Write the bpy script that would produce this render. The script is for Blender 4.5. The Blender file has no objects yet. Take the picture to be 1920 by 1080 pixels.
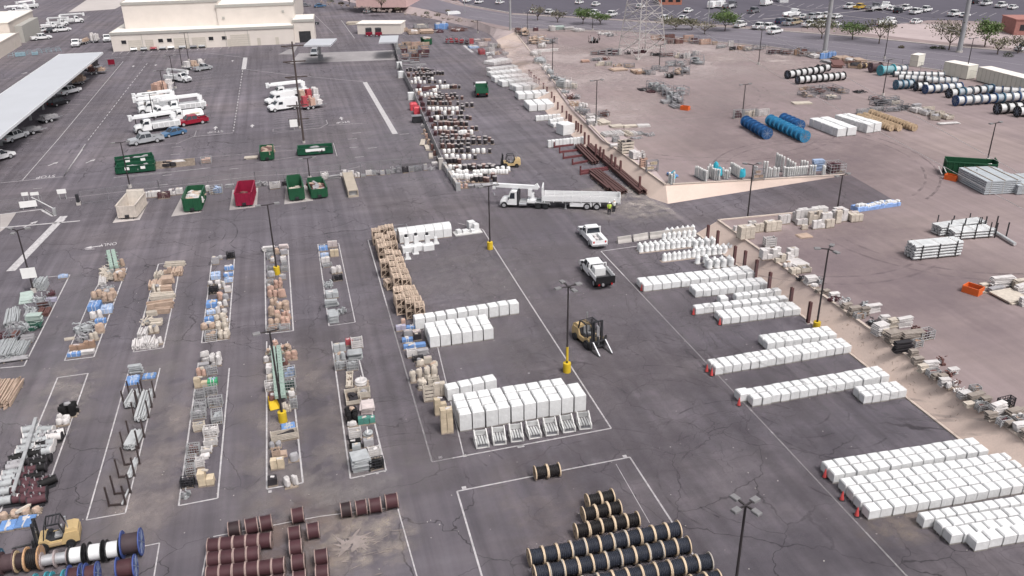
import bpy, math, random
from mathutils import Vector, Matrix
random.seed(7)
SC = bpy.context.scene
COL = SC.collection
R = math.radians
# ---------------------------------------------------------------- camera
F, PITCH, ROLL, YAW, H = 1598.06, .435678, .0154462, .2512347, 40.0
cs, sn = math.cos, math.sin
_fw = Vector((sn(YAW)*cs(PITCH), cs(YAW)*cs(PITCH), -sn(PITCH)))
_rt = Vector((cs(YAW), -sn(YAW), 0))
_dn = _fw.cross(_rt)
_r2 = _rt*cs(ROLL) + _dn*sn(ROLL)
_d2 = -_rt*sn(ROLL) + _dn*cs(ROLL)
cam_d = bpy.data.cameras.new('camera')
cam = bpy.data.objects.new('camera', cam_d)
COL.objects.link(cam)
m = Matrix((_r2, -_d2, -_fw)).transposed().to_4x4()
m.translation = (0, 0, H)
cam.matrix_world = m
cam_d.sensor_width = 36
cam_d.lens = 36*F/1920
cam_d.clip_start = 1
cam_d.clip_end = 3000
SC.camera = cam
# ---------------------------------------------------------------- sky, sun, exposure
SUN_EL, SUN_AZ = R(58), R(150)
W = bpy.data.worlds.new('World'); SC.world = W; W.use_nodes = True
nt = W.node_tree
sky = nt.nodes.new('ShaderNodeTexSky'); sky.sky_type = 'NISHITA'; sky.sun_disc = False
sky.sun_elevation = SUN_EL; sky.sun_rotation = SUN_AZ
sky.air_density = 1.0; sky.dust_density = 6.0; sky.ozone_density = 1.0
hs = nt.nodes.new('ShaderNodeHueSaturation'); hs.inputs['Saturation'].default_value = .28
nt.links.new(sky.outputs[0], hs.inputs['Color'])
bg = nt.nodes['Background']; bg.inputs[1].default_value = .10
nt.links.new(hs.outputs[0], bg.inputs[0])
sun_d = bpy.data.lights.new('sun', 'SUN'); sun_d.energy = 1.3; sun_d.angle = R(16); sun_d.color = (1, .965, .93)
sun = bpy.data.objects.new('sun', sun_d); COL.objects.link(sun)
sdir = Vector((sn(SUN_AZ)*cs(SUN_EL), cs(SUN_AZ)*cs(SUN_EL), sn(SUN_EL)))
sun.rotation_euler = sdir.to_track_quat('Z', 'Y').to_euler()
SC.view_settings.view_transform = 'Standard'
SC.view_settings.look = 'None'
SC.view_settings.exposure = 0.66
SC.view_settings.gamma = 1
SC.cycles.max_bounces = 5
SC.cycles.diffuse_bounces = 2
SC.cycles.glossy_bounces = 2
SC.cycles.transparent_max_bounces = 24
# ---------------------------------------------------------------- pixel of the photograph -> place on the ground
UP = 2.0   # height of the upper dirt yard
def at(x, y, z=0.0):
    d = _r2*(x-960) + _d2*(y-540) + _fw*F
    t = (z-H)/d.z
    return Vector((d.x*t, d.y*t, z))
# ---------------------------------------------------------------- mesh builder
class MB:
    def __init__(s): s.v = []; s.f = []; s.m = []; s.sm = []
    def add(s, vs, fs, mi=0, sm=False):
        o = len(s.v); s.v += [tuple(v) for v in vs]
        for f in fs: s.f.append(tuple(i+o for i in f)); s.m.append(mi); s.sm.append(sm)
    def box(s, x0, y0, z0, x1, y1, z1, mi=0, ch=0, M=None, tp=0):
        if ch:
            c = ch
            vs = [(x0,y0,z0),(x1,y0,z0),(x1,y1,z0),(x0,y1,z0),(x0,y0,z1-c),(x1,y0,z1-c),(x1,y1,z1-c),(x0,y1,z1-c),
                  (x0+c,y0+c,z1),(x1-c,y0+c,z1),(x1-c,y1-c,z1),(x0+c,y1-c,z1)]
            fs = [(3,2,1,0),(0,1,5,4),(1,2,6,5),(2,3,7,6),(3,0,4,7),(4,5,9,8),(5,6,10,9),(6,7,11,10),(7,4,8,11),(8,9,10,11)]
        else:
            t = tp
            vs = [(x0,y0,z0),(x1,y0,z0),(x1,y1,z0),(x0,y1,z0),(x0+t,y0+t,z1),(x1-t,y0+t,z1),(x1-t,y1-t,z1),(x0+t,y1-t,z1)]
            fs = [(3,2,1,0),(4,5,6,7),(0,1,5,4),(1,2,6,5),(2,3,7,6),(3,0,4,7)]
        if M is not None: vs = [M @ Vector(v) for v in vs]
        s.add(vs, fs, mi); return s
    def cbox(s, cx, cy, z0, w, d, h, mi=0, rz=0, ch=0, tp=0):
        M = Matrix.Translation((cx, cy, z0)) @ Matrix.Rotation(rz, 4, 'Z')
        return s.box(-w/2, -d/2, 0, w/2, d/2, h, mi, ch, M, tp)
    def bar(s, p, q, t=.1, mi=0, t2=None):
        p = Vector(p); q = Vector(q); a = (q-p)
        if a.length < 1e-6: return s
        a.normalize()
        u = a.cross(Vector((0,0,1)))
        if u.length < 1e-3: u = Vector((1,0,0))
        u.normalize(); w = a.cross(u); t2 = t if t2 is None else t2
        h, k = t/2, t2/2
        vs = [p+u*h+w*k, p-u*h+w*k, p-u*h-w*k, p+u*h-w*k, q+u*h+w*k, q-u*h+w*k, q-u*h-w*k, q+u*h-w*k]
        s.add(vs, [(0,1,2,3),(7,6,5,4),(0,4,5,1),(1,5,6,2),(2,6,7,3),(3,7,4,0)], mi); return s
    def cyl(s, p, q, r, n=12, mi=0, r2=None, cap=True, sm=True):
        p = Vector(p); q = Vector(q); a = (q-p).normalized()
        u = a.cross(Vector((0,0,1)))
        if u.length < 1e-3: u = Vector((1,0,0))
        u.normalize(); w = a.cross(u); r2 = r if r2 is None else r2
        vs = []
        for i in range(n):
            t = 2*math.pi*i/n; d = u*math.cos(t)+w*math.sin(t)
            vs += [p+d*r, q+d*r2]
        s.add(vs, [(2*i, (2*i+2) % (2*n), (2*i+3) % (2*n), 2*i+1) for i in range(n)], mi, sm)
        if cap:
            s.add([vs[2*i] for i in range(n)], [tuple(range(n))], mi)
            s.add([vs[2*i+1] for i in range(n)], [tuple(range(n))[::-1]], mi)
        return s
    def prism(s, pts, y0, y1, mi=0, tp=0):           # side profile (x,z) pulled along y
        n = len(pts)
        zs = [p[1] for p in pts]; z0, z1 = min(zs), max(zs)
        def k(z): return tp*(z-z0)/(z1-z0) if tp else 0
        vs = [(x, y0+k(z), z) for x, z in pts] + [(x, y1-k(z), z) for x, z in pts]
        s.add(vs, [tuple(range(n)), tuple(range(2*n-1, n-1, -1))] + [(i, n+i, n+(i+1) % n, (i+1) % n) for i in range(n)], mi); return s
    def poly(s, pts, mi=0): s.add(pts, [tuple(range(len(pts)))], mi); return s
    def lathe(s, prof, cx=0, cy=0, z=0, n=12, mi=0):
        vs = []
        for r, h in prof:
            for i in range(n):
                t = 2*math.pi*i/n; vs.append((cx+r*math.cos(t), cy+r*math.sin(t), z+h))
        fs = [(j*n+i, j*n+(i+1) % n, (j+1)*n+(i+1) % n, (j+1)*n+i) for j in range(len(prof)-1) for i in range(n)]
        fs.append(tuple((len(prof)-1)*n+i for i in range(n)))
        s.add(vs, fs, mi, True); return s
    def blob(s, cx, cy, z0, w, d, h, mi=0, rz=0, j=.18):  # soft sagging bag
        M = Matrix.Translation((cx, cy, z0)) @ Matrix.Rotation(rz, 4, 'Z')
        prof = [(.93,0),(1,.16),(.97,.72),(.80,.96),(.35,1.0)]; n = 8; vs = []
        for r, z in prof:
            for i in range(n):
                t = 2*math.pi*(i+.5)/n; c, q = math.cos(t), math.sin(t)
                k = r/max(abs(c), abs(q))**.95*(1+random.uniform(-j, j)*.55)
                vs.append(M @ Vector((c*k*w/2, q*k*d/2, z*h*(1+random.uniform(-j, j)*.6))))
        fs = [(a*n+i, a*n+(i+1) % n, (a+1)*n+(i+1) % n, (a+1)*n+i) for a in range(len(prof)-1) for i in range(n)]
        fs.append(tuple(4*n+i for i in range(n)))
        s.add(vs, fs, mi, False); return s
    def build(s, name, mats, parent=None, loc=None, rz=0):
        me = bpy.data.meshes.new(name)
        me.from_pydata(s.v, [], s.f)
        if not isinstance(mats, (list, tuple)): mats = [mats]
        for q in mats: me.materials.append(q)
        me.polygons.foreach_set('material_index', s.m)
        me.polygons.foreach_set('use_smooth', s.sm)
        me.update()
        o = bpy.data.objects.new(name, me); COL.objects.link(o)
        if parent is not None: o.parent = parent
        if loc is not None: o.location = loc
        if rz: o.rotation_euler.z = rz
        return o
# ---------------------------------------------------------------- naming
def tag(o, label=None, cat=None, group=None, kind=None):
    if label: o['label'] = label
    if cat: o['category'] = cat
    if group: o['group'] = group
    if kind: o['kind'] = kind
    return o
def T(name, label, cat, loc=(0,0,0), rz=0, group=None):
    o = bpy.data.objects.new(name, None); COL.objects.link(o)
    o.location = loc; o.rotation_euler.z = rz; o.empty_display_size = .3
    return tag(o, label, cat, group)
KIDS = {}
def tree_of(o):
    if o.name not in KIDS: KIDS[o.name] = list(o.children)
    return KIDS[o.name]
def dup(root, loc, rz=0, label=None, group=None, sc=None):
    def cp(o, par):
        c = o.copy(); COL.objects.link(c)
        if par is not None: c.parent = par
        for ch in tree_of(o): cp(ch, c)
        return c
    c = cp(root, None)
    c.location = loc; c.rotation_euler.z = rz
    if sc is not None: c.scale = sc if isinstance(sc, tuple) else (sc, sc, sc)
    if label: c['label'] = label
    if group: c['group'] = group
    return c
class Proto:                       # first placement moves the built thing, later ones copy it
    def __init__(s, root): s.r = root; s.first = True
    def put(s, loc, rz=0, label=None, group=None, sc=None):
        if s.first:
            s.first = False; o = s.r; o.location = loc; o.rotation_euler.z = rz
            o.scale = (1, 1, 1) if sc is None else (sc if isinstance(sc, tuple) else (sc, sc, sc))
            tag(o, label, None, group); return o
        return dup(s.r, loc, rz, label, group, sc if sc is not None else 1.0)
_ONES = ['','first','second','third','fourth','fifth','sixth','seventh','eighth','ninth']
ORD = ['zeroth','first','second','third','fourth','fifth','sixth','seventh','eighth','ninth','tenth','eleventh','twelfth','thirteenth','fourteenth','fifteenth',
       'sixteenth','seventeenth','eighteenth','nineteenth','twentieth','twenty-first','twenty-second','twenty-third','twenty-fourth','twenty-fifth','twenty-sixth','twenty-seventh','twenty-eighth','twenty-ninth','thirtieth']
for _t,_w in (('thirty','thirtieth'),('forty','fortieth'),('fifty','fiftieth'),('sixty','sixtieth')):
    if _t != 'thirty': ORD.append(_w)
    ORD += [_t+'-'+o for o in _ONES[1:]]
# ---------------------------------------------------------------- materials
MATS = {}
def srgb(h):
    if isinstance(h, str):
        h = [int(h[i:i+2], 16)/255 for i in (0, 2, 4)]
        return tuple(c/12.92 if c <= .04045 else ((c+.055)/1.055)**2.4 for c in h)
    return h
def M(name, col, rough=.7, metal=0., var=.18, sc=1.5, alpha=1., spec=.3):
    if name in MATS: return MATS[name]
    col = srgb(col)
    m = bpy.data.materials.new(name); m.use_nodes = True
    t = m.node_tree; b = t.nodes['Principled BSDF']
    b.inputs['Roughness'].default_value = rough; b.inputs['Metallic'].default_value = metal
    b.inputs['Specular IOR Level'].default_value = spec
    tc = t.nodes.new('ShaderNodeTexCoord'); nz = t.nodes.new('ShaderNodeTexNoise')
    nz.inputs['Scale'].default_value = sc; nz.inputs['Detail'].default_value = 5; nz.inputs['Roughness'].default_value = .65
    oi = t.nodes.new('ShaderNodeObjectInfo')
    ad = t.nodes.new('ShaderNodeVectorMath'); ad.operation = 'ADD'
    cm = t.nodes.new('ShaderNodeCombineXYZ'); mu = t.nodes.new('ShaderNodeMath'); mu.operation = 'MULTIPLY'; mu.inputs[1].default_value = 57.
    t.links.new(oi.outputs['Random'], mu.inputs[0]); t.links.new(mu.outputs[0], cm.inputs[0]); t.links.new(mu.outputs[0], cm.inputs[1])
    t.links.new(tc.outputs['Object'], ad.inputs[0]); t.links.new(cm.outputs[0], ad.inputs[1])
    t.links.new(ad.outputs[0], nz.inputs['Vector'])
    rp = t.nodes.new('ShaderNodeMapRange')
    rp.inputs[1].default_value = .3; rp.inputs[2].default_value = .7
    rp.inputs[3].default_value = 1-var; rp.inputs[4].default_value = 1+var*.6
    t.links.new(nz.outputs[0], rp.inputs[0])
    m2 = t.nodes.new('ShaderNodeMapRange'); m2.inputs[3].default_value = 1-var*.5; m2.inputs[4].default_value = 1+var*.35
    t.links.new(oi.outputs['Random'], m2.inputs[0])
    mm = t.nodes.new('ShaderNodeMath'); mm.operation = 'MULTIPLY'
    t.links.new(rp.outputs[0], mm.inputs[0]); t.links.new(m2.outputs[0], mm.inputs[1])
    vm = t.nodes.new('ShaderNodeVectorMath'); vm.operation = 'SCALE'; vm.inputs[0].default_value = col
    t.links.new(mm.outputs[0], vm.inputs['Scale'])
    t.links.new(vm.outputs[0], b.inputs['Base Color'])
    if alpha < 1: b.inputs['Alpha'].default_value = alpha
    MATS[name] = m; return m
def wrapm():
    if 'white_wrap' in MATS: return MATS['white_wrap']
    m = M('white_wrap', (.665,.665,.67), .5, var=.12, sc=2.6); t = m.node_tree; nz = t.nodes.new('ShaderNodeTexNoise'); nz.inputs['Scale'].default_value = 5; nz.inputs['Detail'].default_value = 4
    tc = t.nodes.new('ShaderNodeTexCoord'); bp = t.nodes.new('ShaderNodeBump'); bp.inputs['Strength'].default_value = .45; bp.inputs['Distance'].default_value = .06
    t.links.new(tc.outputs['Object'], nz.inputs['Vector']); t.links.new(nz.outputs[0], bp.inputs['Height']); t.links.new(bp.outputs[0], t.nodes['Principled BSDF'].inputs['Normal']); return m
W_ = lambda: M('white_paint', (.80,.79,.78), .45, var=.05)
CABW = lambda: wrapm()
CREAM = lambda: M('cream_paint', (.66,.60,.555), .6, var=.06, sc=.3)
GALV = lambda: M('galvanised_steel', (.42,.42,.43), .5, .25, var=.25)
STEEL = lambda: M('grey_steel', (.27,.27,.29), .5, .3, var=.25)
DARK = lambda: M('dark_steel', (.035,.035,.04), .5, var=.3)
RUBBER = lambda: M('rubber', (.022,.022,.024), .8, var=.2)
GLASS = lambda: M('dark_glass', (.03,.035,.045), .08, var=.1, spec=.6)
WOOD = lambda: M('raw_wood', (.57,.445,.355), .8, var=.3, sc=3)
WOODG = lambda: M('weathered_wood', (.30,.245,.20), .85, var=.35, sc=3)
CONC = lambda: M('concrete', (.46,.43,.41), .85, var=.15, sc=.8)
RUST = lambda: M('rusted_steel', (.105,.052,.045), .75, var=.35, sc=2)
YEL = lambda: M('yellow_paint', (.62,.43,.03), .55, var=.15)
RED = lambda: M('red_paint', (.19,.006,.024), .5, var=.15)
GREEN = lambda: M('green_paint', (.010,.085,.035), .55, var=.25)
BLUE = lambda: M('blue_tarp', (.085,.20,.50), .5, var=.2)
ORANGE = lambda: M('orange_plastic', (.68,.13,.03), .5, var=.1)
TAIL = lambda: M('tail_lamp', (.45,.01,.01), .3, var=.05)
HEADL = lambda: M('headlamp', (.55,.56,.58), .15, var=.05)
CHROME = lambda: M('bright_metal', (.6,.6,.62), .25, .7, var=.1)

def ground_mat(name, base, mott, crack=0., streak=0., fine=.06, warm=None, cs_=.16, y_tone=None):
    m = bpy.data.materials.new(name); m.use_nodes = True
    t = m.node_tree; b = t.nodes['Principled BSDF']; b.inputs['Roughness'].default_value = .92; b.inputs['Specular IOR Level'].default_value = .15
    N = t.nodes.new; L = t.links.new
    tc = N('ShaderNodeTexCoord')
    def noise(sc, det=4, vec=None, rough=.55):
        n = N('ShaderNodeTexNoise'); n.inputs['Scale'].default_value = sc; n.inputs['Detail'].default_value = det; n.inputs['Roughness'].default_value = rough
        L(vec if vec is not None else tc.outputs['Object'], n.inputs['Vector']); return n
    def rng(src, a, b_, c, d, cl=True):
        r = N('ShaderNodeMapRange'); r.clamp = cl
        for i, v in enumerate((a, b_, c, d)): r.inputs[i+1].default_value = v
        L(src, r.inputs[0]); return r.outputs[0]
    def mul(a, b_):
        q = N('ShaderNodeMath'); q.operation = 'MULTIPLY'; L(a, q.inputs[0])
        if isinstance(b_, float): q.inputs[1].default_value = b_
        else: L(b_, q.inputs[1])
        return q.outputs[0]
    k = rng(noise(.035, 5).outputs[0], .3, .7, 1-mott, 1+mott)
    k = mul(k, rng(noise(.35, 5, rough=.7).outputs[0], .3, .7, 1-mott*.6, 1+mott*.6))
    k = mul(k, rng(noise(9, 3, rough=.8).outputs[0], .25, .75, 1-fine, 1+fine))
    if streak:   # tyre sweeps along the lanes
        mp = N('ShaderNodeMapping'); mp.inputs['Scale'].default_value = (.85, .022, 1); L(tc.outputs['Object'], mp.inputs[0])
        k = mul(k, rng(noise(1.0, 4, mp.outputs[0]).outputs[0], .35, .7, 1-streak, 1+streak))
        mp2 = N('ShaderNodeMapping'); mp2.inputs['Scale'].default_value = (.02, .4, 1); mp2.inputs['Rotation'].default_value = (0,0,.1); L(tc.outputs['Object'], mp2.inputs[0])
        k = mul(k, rng(noise(1.0, 3, mp2.outputs[0]).outputs[0], .4, .7, 1-streak*.5, 1+streak*.5))
    if y_tone:      # base colour scaled paler farther up the yard
        sp = N('ShaderNodeSeparateXYZ'); L(tc.outputs['Object'], sp.inputs[0]); k = mul(k, rng(sp.outputs[1], *y_tone))
    if crack:
        wn = noise(.22, 4)
        sub = N('ShaderNodeVectorMath'); sub.operation = 'MULTIPLY_ADD'; L(wn.outputs['Color'], sub.inputs[0]); sub.inputs[1].default_value = (4.5,4.5,0)
        L(tc.outputs['Object'], sub.inputs[2])
        for sc_, wd, amt in ((cs_, .0075, crack), (cs_*2.4, .0095, crack*.8), (cs_*5.5, .012, crack*.5)):
            vo = N('ShaderNodeTexVoronoi'); vo.feature = 'DISTANCE_TO_EDGE'; vo.inputs['Scale'].default_value = sc_
            L(sub.outputs[0], vo.inputs['Vector'])
            line = rng(vo.outputs['Distance'], wd*.35, wd, 1., 0.)
            msk = rng(noise(.06 if sc_ == cs_ else .045, 2).outputs[0], .36 if sc_ == cs_ else .46, .50 if sc_ == cs_ else .60, 0., amt)
            inv = N('ShaderNodeMath'); inv.operation = 'SUBTRACT'; inv.inputs[0].default_value = 1.; L(mul(line, msk), inv.inputs[1])
            k = mul(k, inv.outputs[0])
    mx = N('ShaderNodeMix'); mx.data_type = 'RGBA'
    mx.inputs[6].default_value = (*base, 1); mx.inputs[7].default_value = (*(warm or base), 1)
    L(rng(noise(.05, 5, rough=.6).outputs[0], .42, .68, 0., 1.), mx.inputs[0])
    vm = N('ShaderNodeVectorMath'); vm.operation = 'SCALE'; L(mx.outputs[2], vm.inputs[0]); L(k, vm.inputs['Scale'])
    L(vm.outputs[0], b.inputs['Base Color']); return m
def stain_mat(name, col, amt, sc=.35, star=False):
    m = bpy.data.materials.new(name); m.use_nodes = True
    t = m.node_tree; b = t.nodes['Principled BSDF']; b.inputs['Base Color'].default_value = (*col, 1); b.inputs['Roughness'].default_value = .95
    N = t.nodes.new; L = t.links.new
    tc = N('ShaderNodeTexCoord'); g = N('ShaderNodeTexGradient'); g.gradient_type = 'SPHERICAL'
    nz = N('ShaderNodeTexNoise'); nz.inputs['Scale'].default_value = sc; nz.inputs['Detail'].default_value = 6; nz.inputs['Roughness'].default_value = .7
    mp = N('ShaderNodeMapping'); mp.inputs['Location'].default_value = (-1,-1,0); mp.inputs['Scale'].default_value = (2,2,0)
    L(tc.outputs['Generated'], mp.inputs[0]); L(mp.outputs[0], g.inputs[0]); L(tc.outputs['Object'], nz.inputs['Vector'])
    mu = N('ShaderNodeMath'); mu.operation = 'MULTIPLY'
    r = N('ShaderNodeMapRange'); r.inputs[1].default_value = .4; r.inputs[2].default_value = .75; r.inputs[4].default_value = amt
    L(nz.outputs[0], r.inputs[0]); L(r.outputs[0], mu.inputs[0])
    r2 = N('ShaderNodeMapRange'); r2.inputs[2].default_value = .55; L(g.outputs[1], r2.inputs[0]); L(r2.outputs[0], mu.inputs[1])
    L(mu.outputs[0], b.inputs['Alpha']); return m
# ================================================================= terrain, roads, markings
ASPH = ground_mat('asphalt', (.119,.1065,.1225), .13, crack=.56, streak=.20, warm=(.134,.1165,.126), y_tone=(55,150,1.,1.24))
ASPH2 = ground_mat('asphalt_far', (.100,.092,.114), .06, streak=.06)
ROADM = ground_mat('road_asphalt', (.165,.150,.175), .06, streak=.05)
DIRT = ground_mat('dirt', (.252,.200,.203), .09, streak=.09, fine=.08, warm=(.278,.222,.213))
BANKM = ground_mat('bank_concrete', (.575,.46,.405), .09, fine=.10, warm=(.61,.49,.425))
SANDM = ground_mat('pale_sand', (.40,.33,.33), .12, fine=.1)
MARK = M('road_paint', (.54,.515,.525), .8, var=.38, sc=2.5)
def S(o): o['kind'] = 'structure'; return o
B = 900
mb = MB(); mb.poly([(-B,-100,-.06),(B,-100,-.06),(B,B,-.06),(-B,B,-.06)]); S(mb.build('ground', DIRT))
# lower asphalt yard
FOOT = [(48.3,-60),(48.3,92.6)]
FOOT2 = [(48.0,107.2),(47.9,135),(48.8,159),(50.7,176.6),(55.9,214.3),(61.3,253.4)]
TOP1 = [(50.4,-60),(50.4,91.2)]
TOP2 = [(50.0,106.4),(50.0,130),(52.6,154),(58.5,194.5),(67.1,253.4)]
edge = [at(915,62), at(880,50), at(800,33), at(705,14), at(610,-6)]
edge = [(p.x, p.y) for p in edge]
pts = [(-330,-60),(48.3,-60)] + FOOT[1:] + FOOT2 + edge + [(-5,640),(-330,640)]
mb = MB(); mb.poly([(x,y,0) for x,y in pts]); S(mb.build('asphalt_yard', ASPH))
# upper dirt yard and the far town side, 2 m higher
RA, RB = (49.4,104.0,.02), (50.4,92.8,.02)
RC, RD = (76.0,90.2,UP+.004), (77.3,102.8,UP+.004)
TOPE = [at(928,52,UP), at(893,39,UP), at(815,21,UP), at(722,3,UP), at(632,-16,UP)]
TOPE = [(p.x, p.y) for p in TOPE]
up = [(600,-60)] + [(50.4,-60),(50.4,91.2),(76,90.2),(77.3,102.8)] + TOP2 + TOPE + [(0,640),(600,640)]
mb = MB(); mb.poly([(x,y,UP) for x,y in up]); S(mb.build('dirt_yard', DIRT))
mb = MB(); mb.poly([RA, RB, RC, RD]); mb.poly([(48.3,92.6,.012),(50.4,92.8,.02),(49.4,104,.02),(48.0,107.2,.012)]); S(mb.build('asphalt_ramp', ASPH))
# banks
def strip(name, a, b, za, zb, mat):
    mb = MB(); n = min(len(a), len(b)); 
    for i in range(n-1):
        mb.poly([(*a[i][:2],za if len(a[i])<3 else a[i][2]),(*a[i+1][:2],za if len(a[i+1])<3 else a[i+1][2]),(*b[i+1][:2],zb),(*b[i][:2],zb)])
    return mb.build(name, mat)
def resamp(P, n):
    P = [Vector((*p[:2],0)) for p in P]; L = [0]
    for a, b in zip(P, P[1:]): L.append(L[-1]+(b-a).length)
    out = []
    for i in range(n):
        s = L[-1]*i/(n-1)
        for k in range(len(P)-1):
            if s <= L[k+1]+1e-6: break
        u = (s-L[k])/max(1e-6, L[k+1]-L[k]); q = P[k].lerp(P[k+1], min(1,max(0,u))); out.append((q.x,q.y))
    return out
S(strip('near_bank', resamp(FOOT,30), resamp(TOP1,30), 0, UP, BANKM))
S(strip('far_bank', resamp(FOOT2,40), resamp(TOP2,40), 0, UP, BANKM))
S(strip('verge_bank', resamp([FOOT2[-1]]+edge,30), resamp([TOP2[-1]]+TOPE,30), 0, UP, SANDM))
mb = MB(); n = 14
for i in range(n):     # ramp flanks
    u, v = i/n, (i+1)/n
    a = Vector(RB).lerp(Vector(RC),u); b = Vector(RB).lerp(Vector(RC),v); c = Vector((50.4,91.2,UP)).lerp(Vector((76,90.2,UP)),u); d = Vector((50.4,91.2,UP)).lerp(Vector((76,90.2,UP)),v)
    mb.poly([a,b,d,c])
    a = Vector(RA).lerp(Vector(RD),u); b = Vector(RA).lerp(Vector(RD),v); c = Vector((50.0,106.4,UP)).lerp(Vector((77.3,102.8,UP)),u); d = Vector((50.0,106.4,UP)).lerp(Vector((77.3,102.8,UP)),v)
    mb.poly([a,b,d,c])
mb.poly([(48.3,92.6,0),RB,(50.4,91.2,UP)]); mb.poly([(48.0,107.2,0),RA,(50.0,106.4,UP)])
S(mb.build('ramp_bank', BANKM))
# kerbs on the bank edges
KERB = M('kerb_concrete', (.50,.42,.37), .85, var=.15)
mb = MB()
for P in ([(50.4,-60,UP+.05),(50.4,91.2,UP+.05),(62,90.75,UP+.05)], [(77,102.9,UP+.05),(50.0,106.4,UP+.05),(50.0,130,UP+.05),(52.6,154,UP+.05),(58.5,194.5,UP+.05),(67.1,253,UP+.05)]):
    for a, b in zip(P, P[1:]): mb.bar(a, b, .30, 0, .14)
for P in ([(48.2,-60,.05),(48.2,92.4,.05)],):
    for a, b in zip(P, P[1:]): mb.bar(a, b, .24, 0, .12)
S(mb.build('kerb', KERB))
# flat sheets given by photo corners
def sheet(name, pxs, mat, z=.004, base=0):
    mb = MB(); mb.poly([at(x, y, base+z) for x, y in pxs]); return S(mb.build(name, mat))
# --- town side: street, car park, verges
sheet('street', [(640,-14),(700,-1),(800,18),(890,38),(960,52),(1180,58),(1330,76),(1440,86),(1600,108),(1760,130),(1920,160),(2150,205),(2150,130),(1920,98),(1780,86),(1600,68),(1440,56),(1280,46),(1100,34),(960,27),(860,10),(770,-14)], ROADM, .004, UP)
mb = MB()
cp = [(800,-40),(870,8),(955,24),(1100,32),(1290,43),(1450,52),(1600,52),(1680,46),(1740,38),(1800,38),(1920,46),(2150,60),(2150,-60)]
mb.poly([at(x,y,UP+.008) for x,y in cp]); S(mb.build('car_park', ASPH2))
sheet('sand_lot', [(1600,60),(1690,44),(1800,46),(1920,52),(2200,80),(2200,110),(1920,92),(1780,80)], SANDM, .012, UP)
sheet('sand_margin', [(985,76),(1000,80),(1013,108),(1045,140),(1110,215),(1180,262),(1250,345),(1235,335),(1128,262),(1072,205),(1016,130)], SANDM, .004, UP)
mb = MB()   # far kerbs and lane lines on the upper side
def uline(P, w, z=.016, base=UP):
    Q = [at(x,y,base+z) for x,y in P]
    for a, b in zip(Q, Q[1:]):
        d = (b-a); d.z = 0
        if d.length < .01: continue
        d.normalize(); n = Vector((-d.y, d.x, 0))*w*.43
        LINES.poly([a+n, b+n, b-n, a-n])
LINES = MB()
uline([(960,45),(1180,52),(1330,69),(1440,79),(1600,101),(1760,122),(1920,150)], .16)
uline([(960,40),(1180,47),(1330,62),(1440,72),(1600,92),(1760,112),(1920,138)], .12)
uline([(960,33),(1180,42),(1330,54),(1440,65),(1600,83),(1760,100),(1920,122)], .12)
for i in range(22):     # bay lines of the car park across the street
    x = 1035+i*16.5; uline([(x,27+i*.55),(x+13,22+i*.55)], .18)
for i in range(17):
    x = 1150+i*17; uline([(x,23+i*.6),(x+11,16+i*.6)], .18)
for i in range(8):
    x = 760+i*17; uline([(x,-8+i*2.6),(x+12,-13+i*2.6)], .2)
for i in range(24):
    x = 1440+i*18; uline([(x,10+i*.9),(x+14,4+i*.9)], .15)
uline([(1440,30),(1560,12),(1640,2)], .14); uline([(1440,20),(1700,8)], .12); uline([(1480,42),(1700,32),(1790,36)], .14); uline([(790,-14),(880,12),(955,22)], .25)
S(LINES.build('car_park_lines', MARK))
KERB2 = M('street_kerb', (.42,.38,.36), .85, var=.12)
mb = MB()
for P, w in (([(960,27),(1100,34),(1280,46),(1440,56),(1600,68),(1780,86),(1920,98),(2150,130)], .8), ([(958,53),(1180,59),(1330,77),(1440,87),(1600,109),(1760,131),(1920,161)], .45), ([(870,8),(955,24)], .6)):
    Q = [at(x,y,UP+.07) for x,y in P]
    for a, b in zip(Q, Q[1:]): mb.bar(a, b, w, 0, .14)
S(mb.build('street_kerb', KERB2))
# --- concrete pads and aprons in the yard
PAD = ground_mat('pale_concrete', (.46,.42,.405), .08, fine=.05)
PADG = ground_mat('grey_concrete', (.34,.32,.325), .08, fine=.05)
for P in ([(211,418),(262,412),(279,378),(240,372)], [(321,406),(377,398),(385,365),(345,360)], [(430,394),(482,388),(484,352),(436,356)], [(533,383),(587,376),(584,346),(536,350)]):
    sheet('concrete_pad', P, PAD, .006)
sheet('fuel_apron', [(543,119),(742,112),(740,94),(560,100)], PADG, .006)
sheet('concrete_walk', [(0,415),(0,402),(31,398),(14,424),(0,435)], PAD, .006)
sheet('pale_slab', [(128,23),(215,17),(245,2),(235,-12),(168,-4)], PAD, .006)
sheet('lot_apron', [(522,102),(560,83),(550,102)], PADG, .007)
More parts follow.
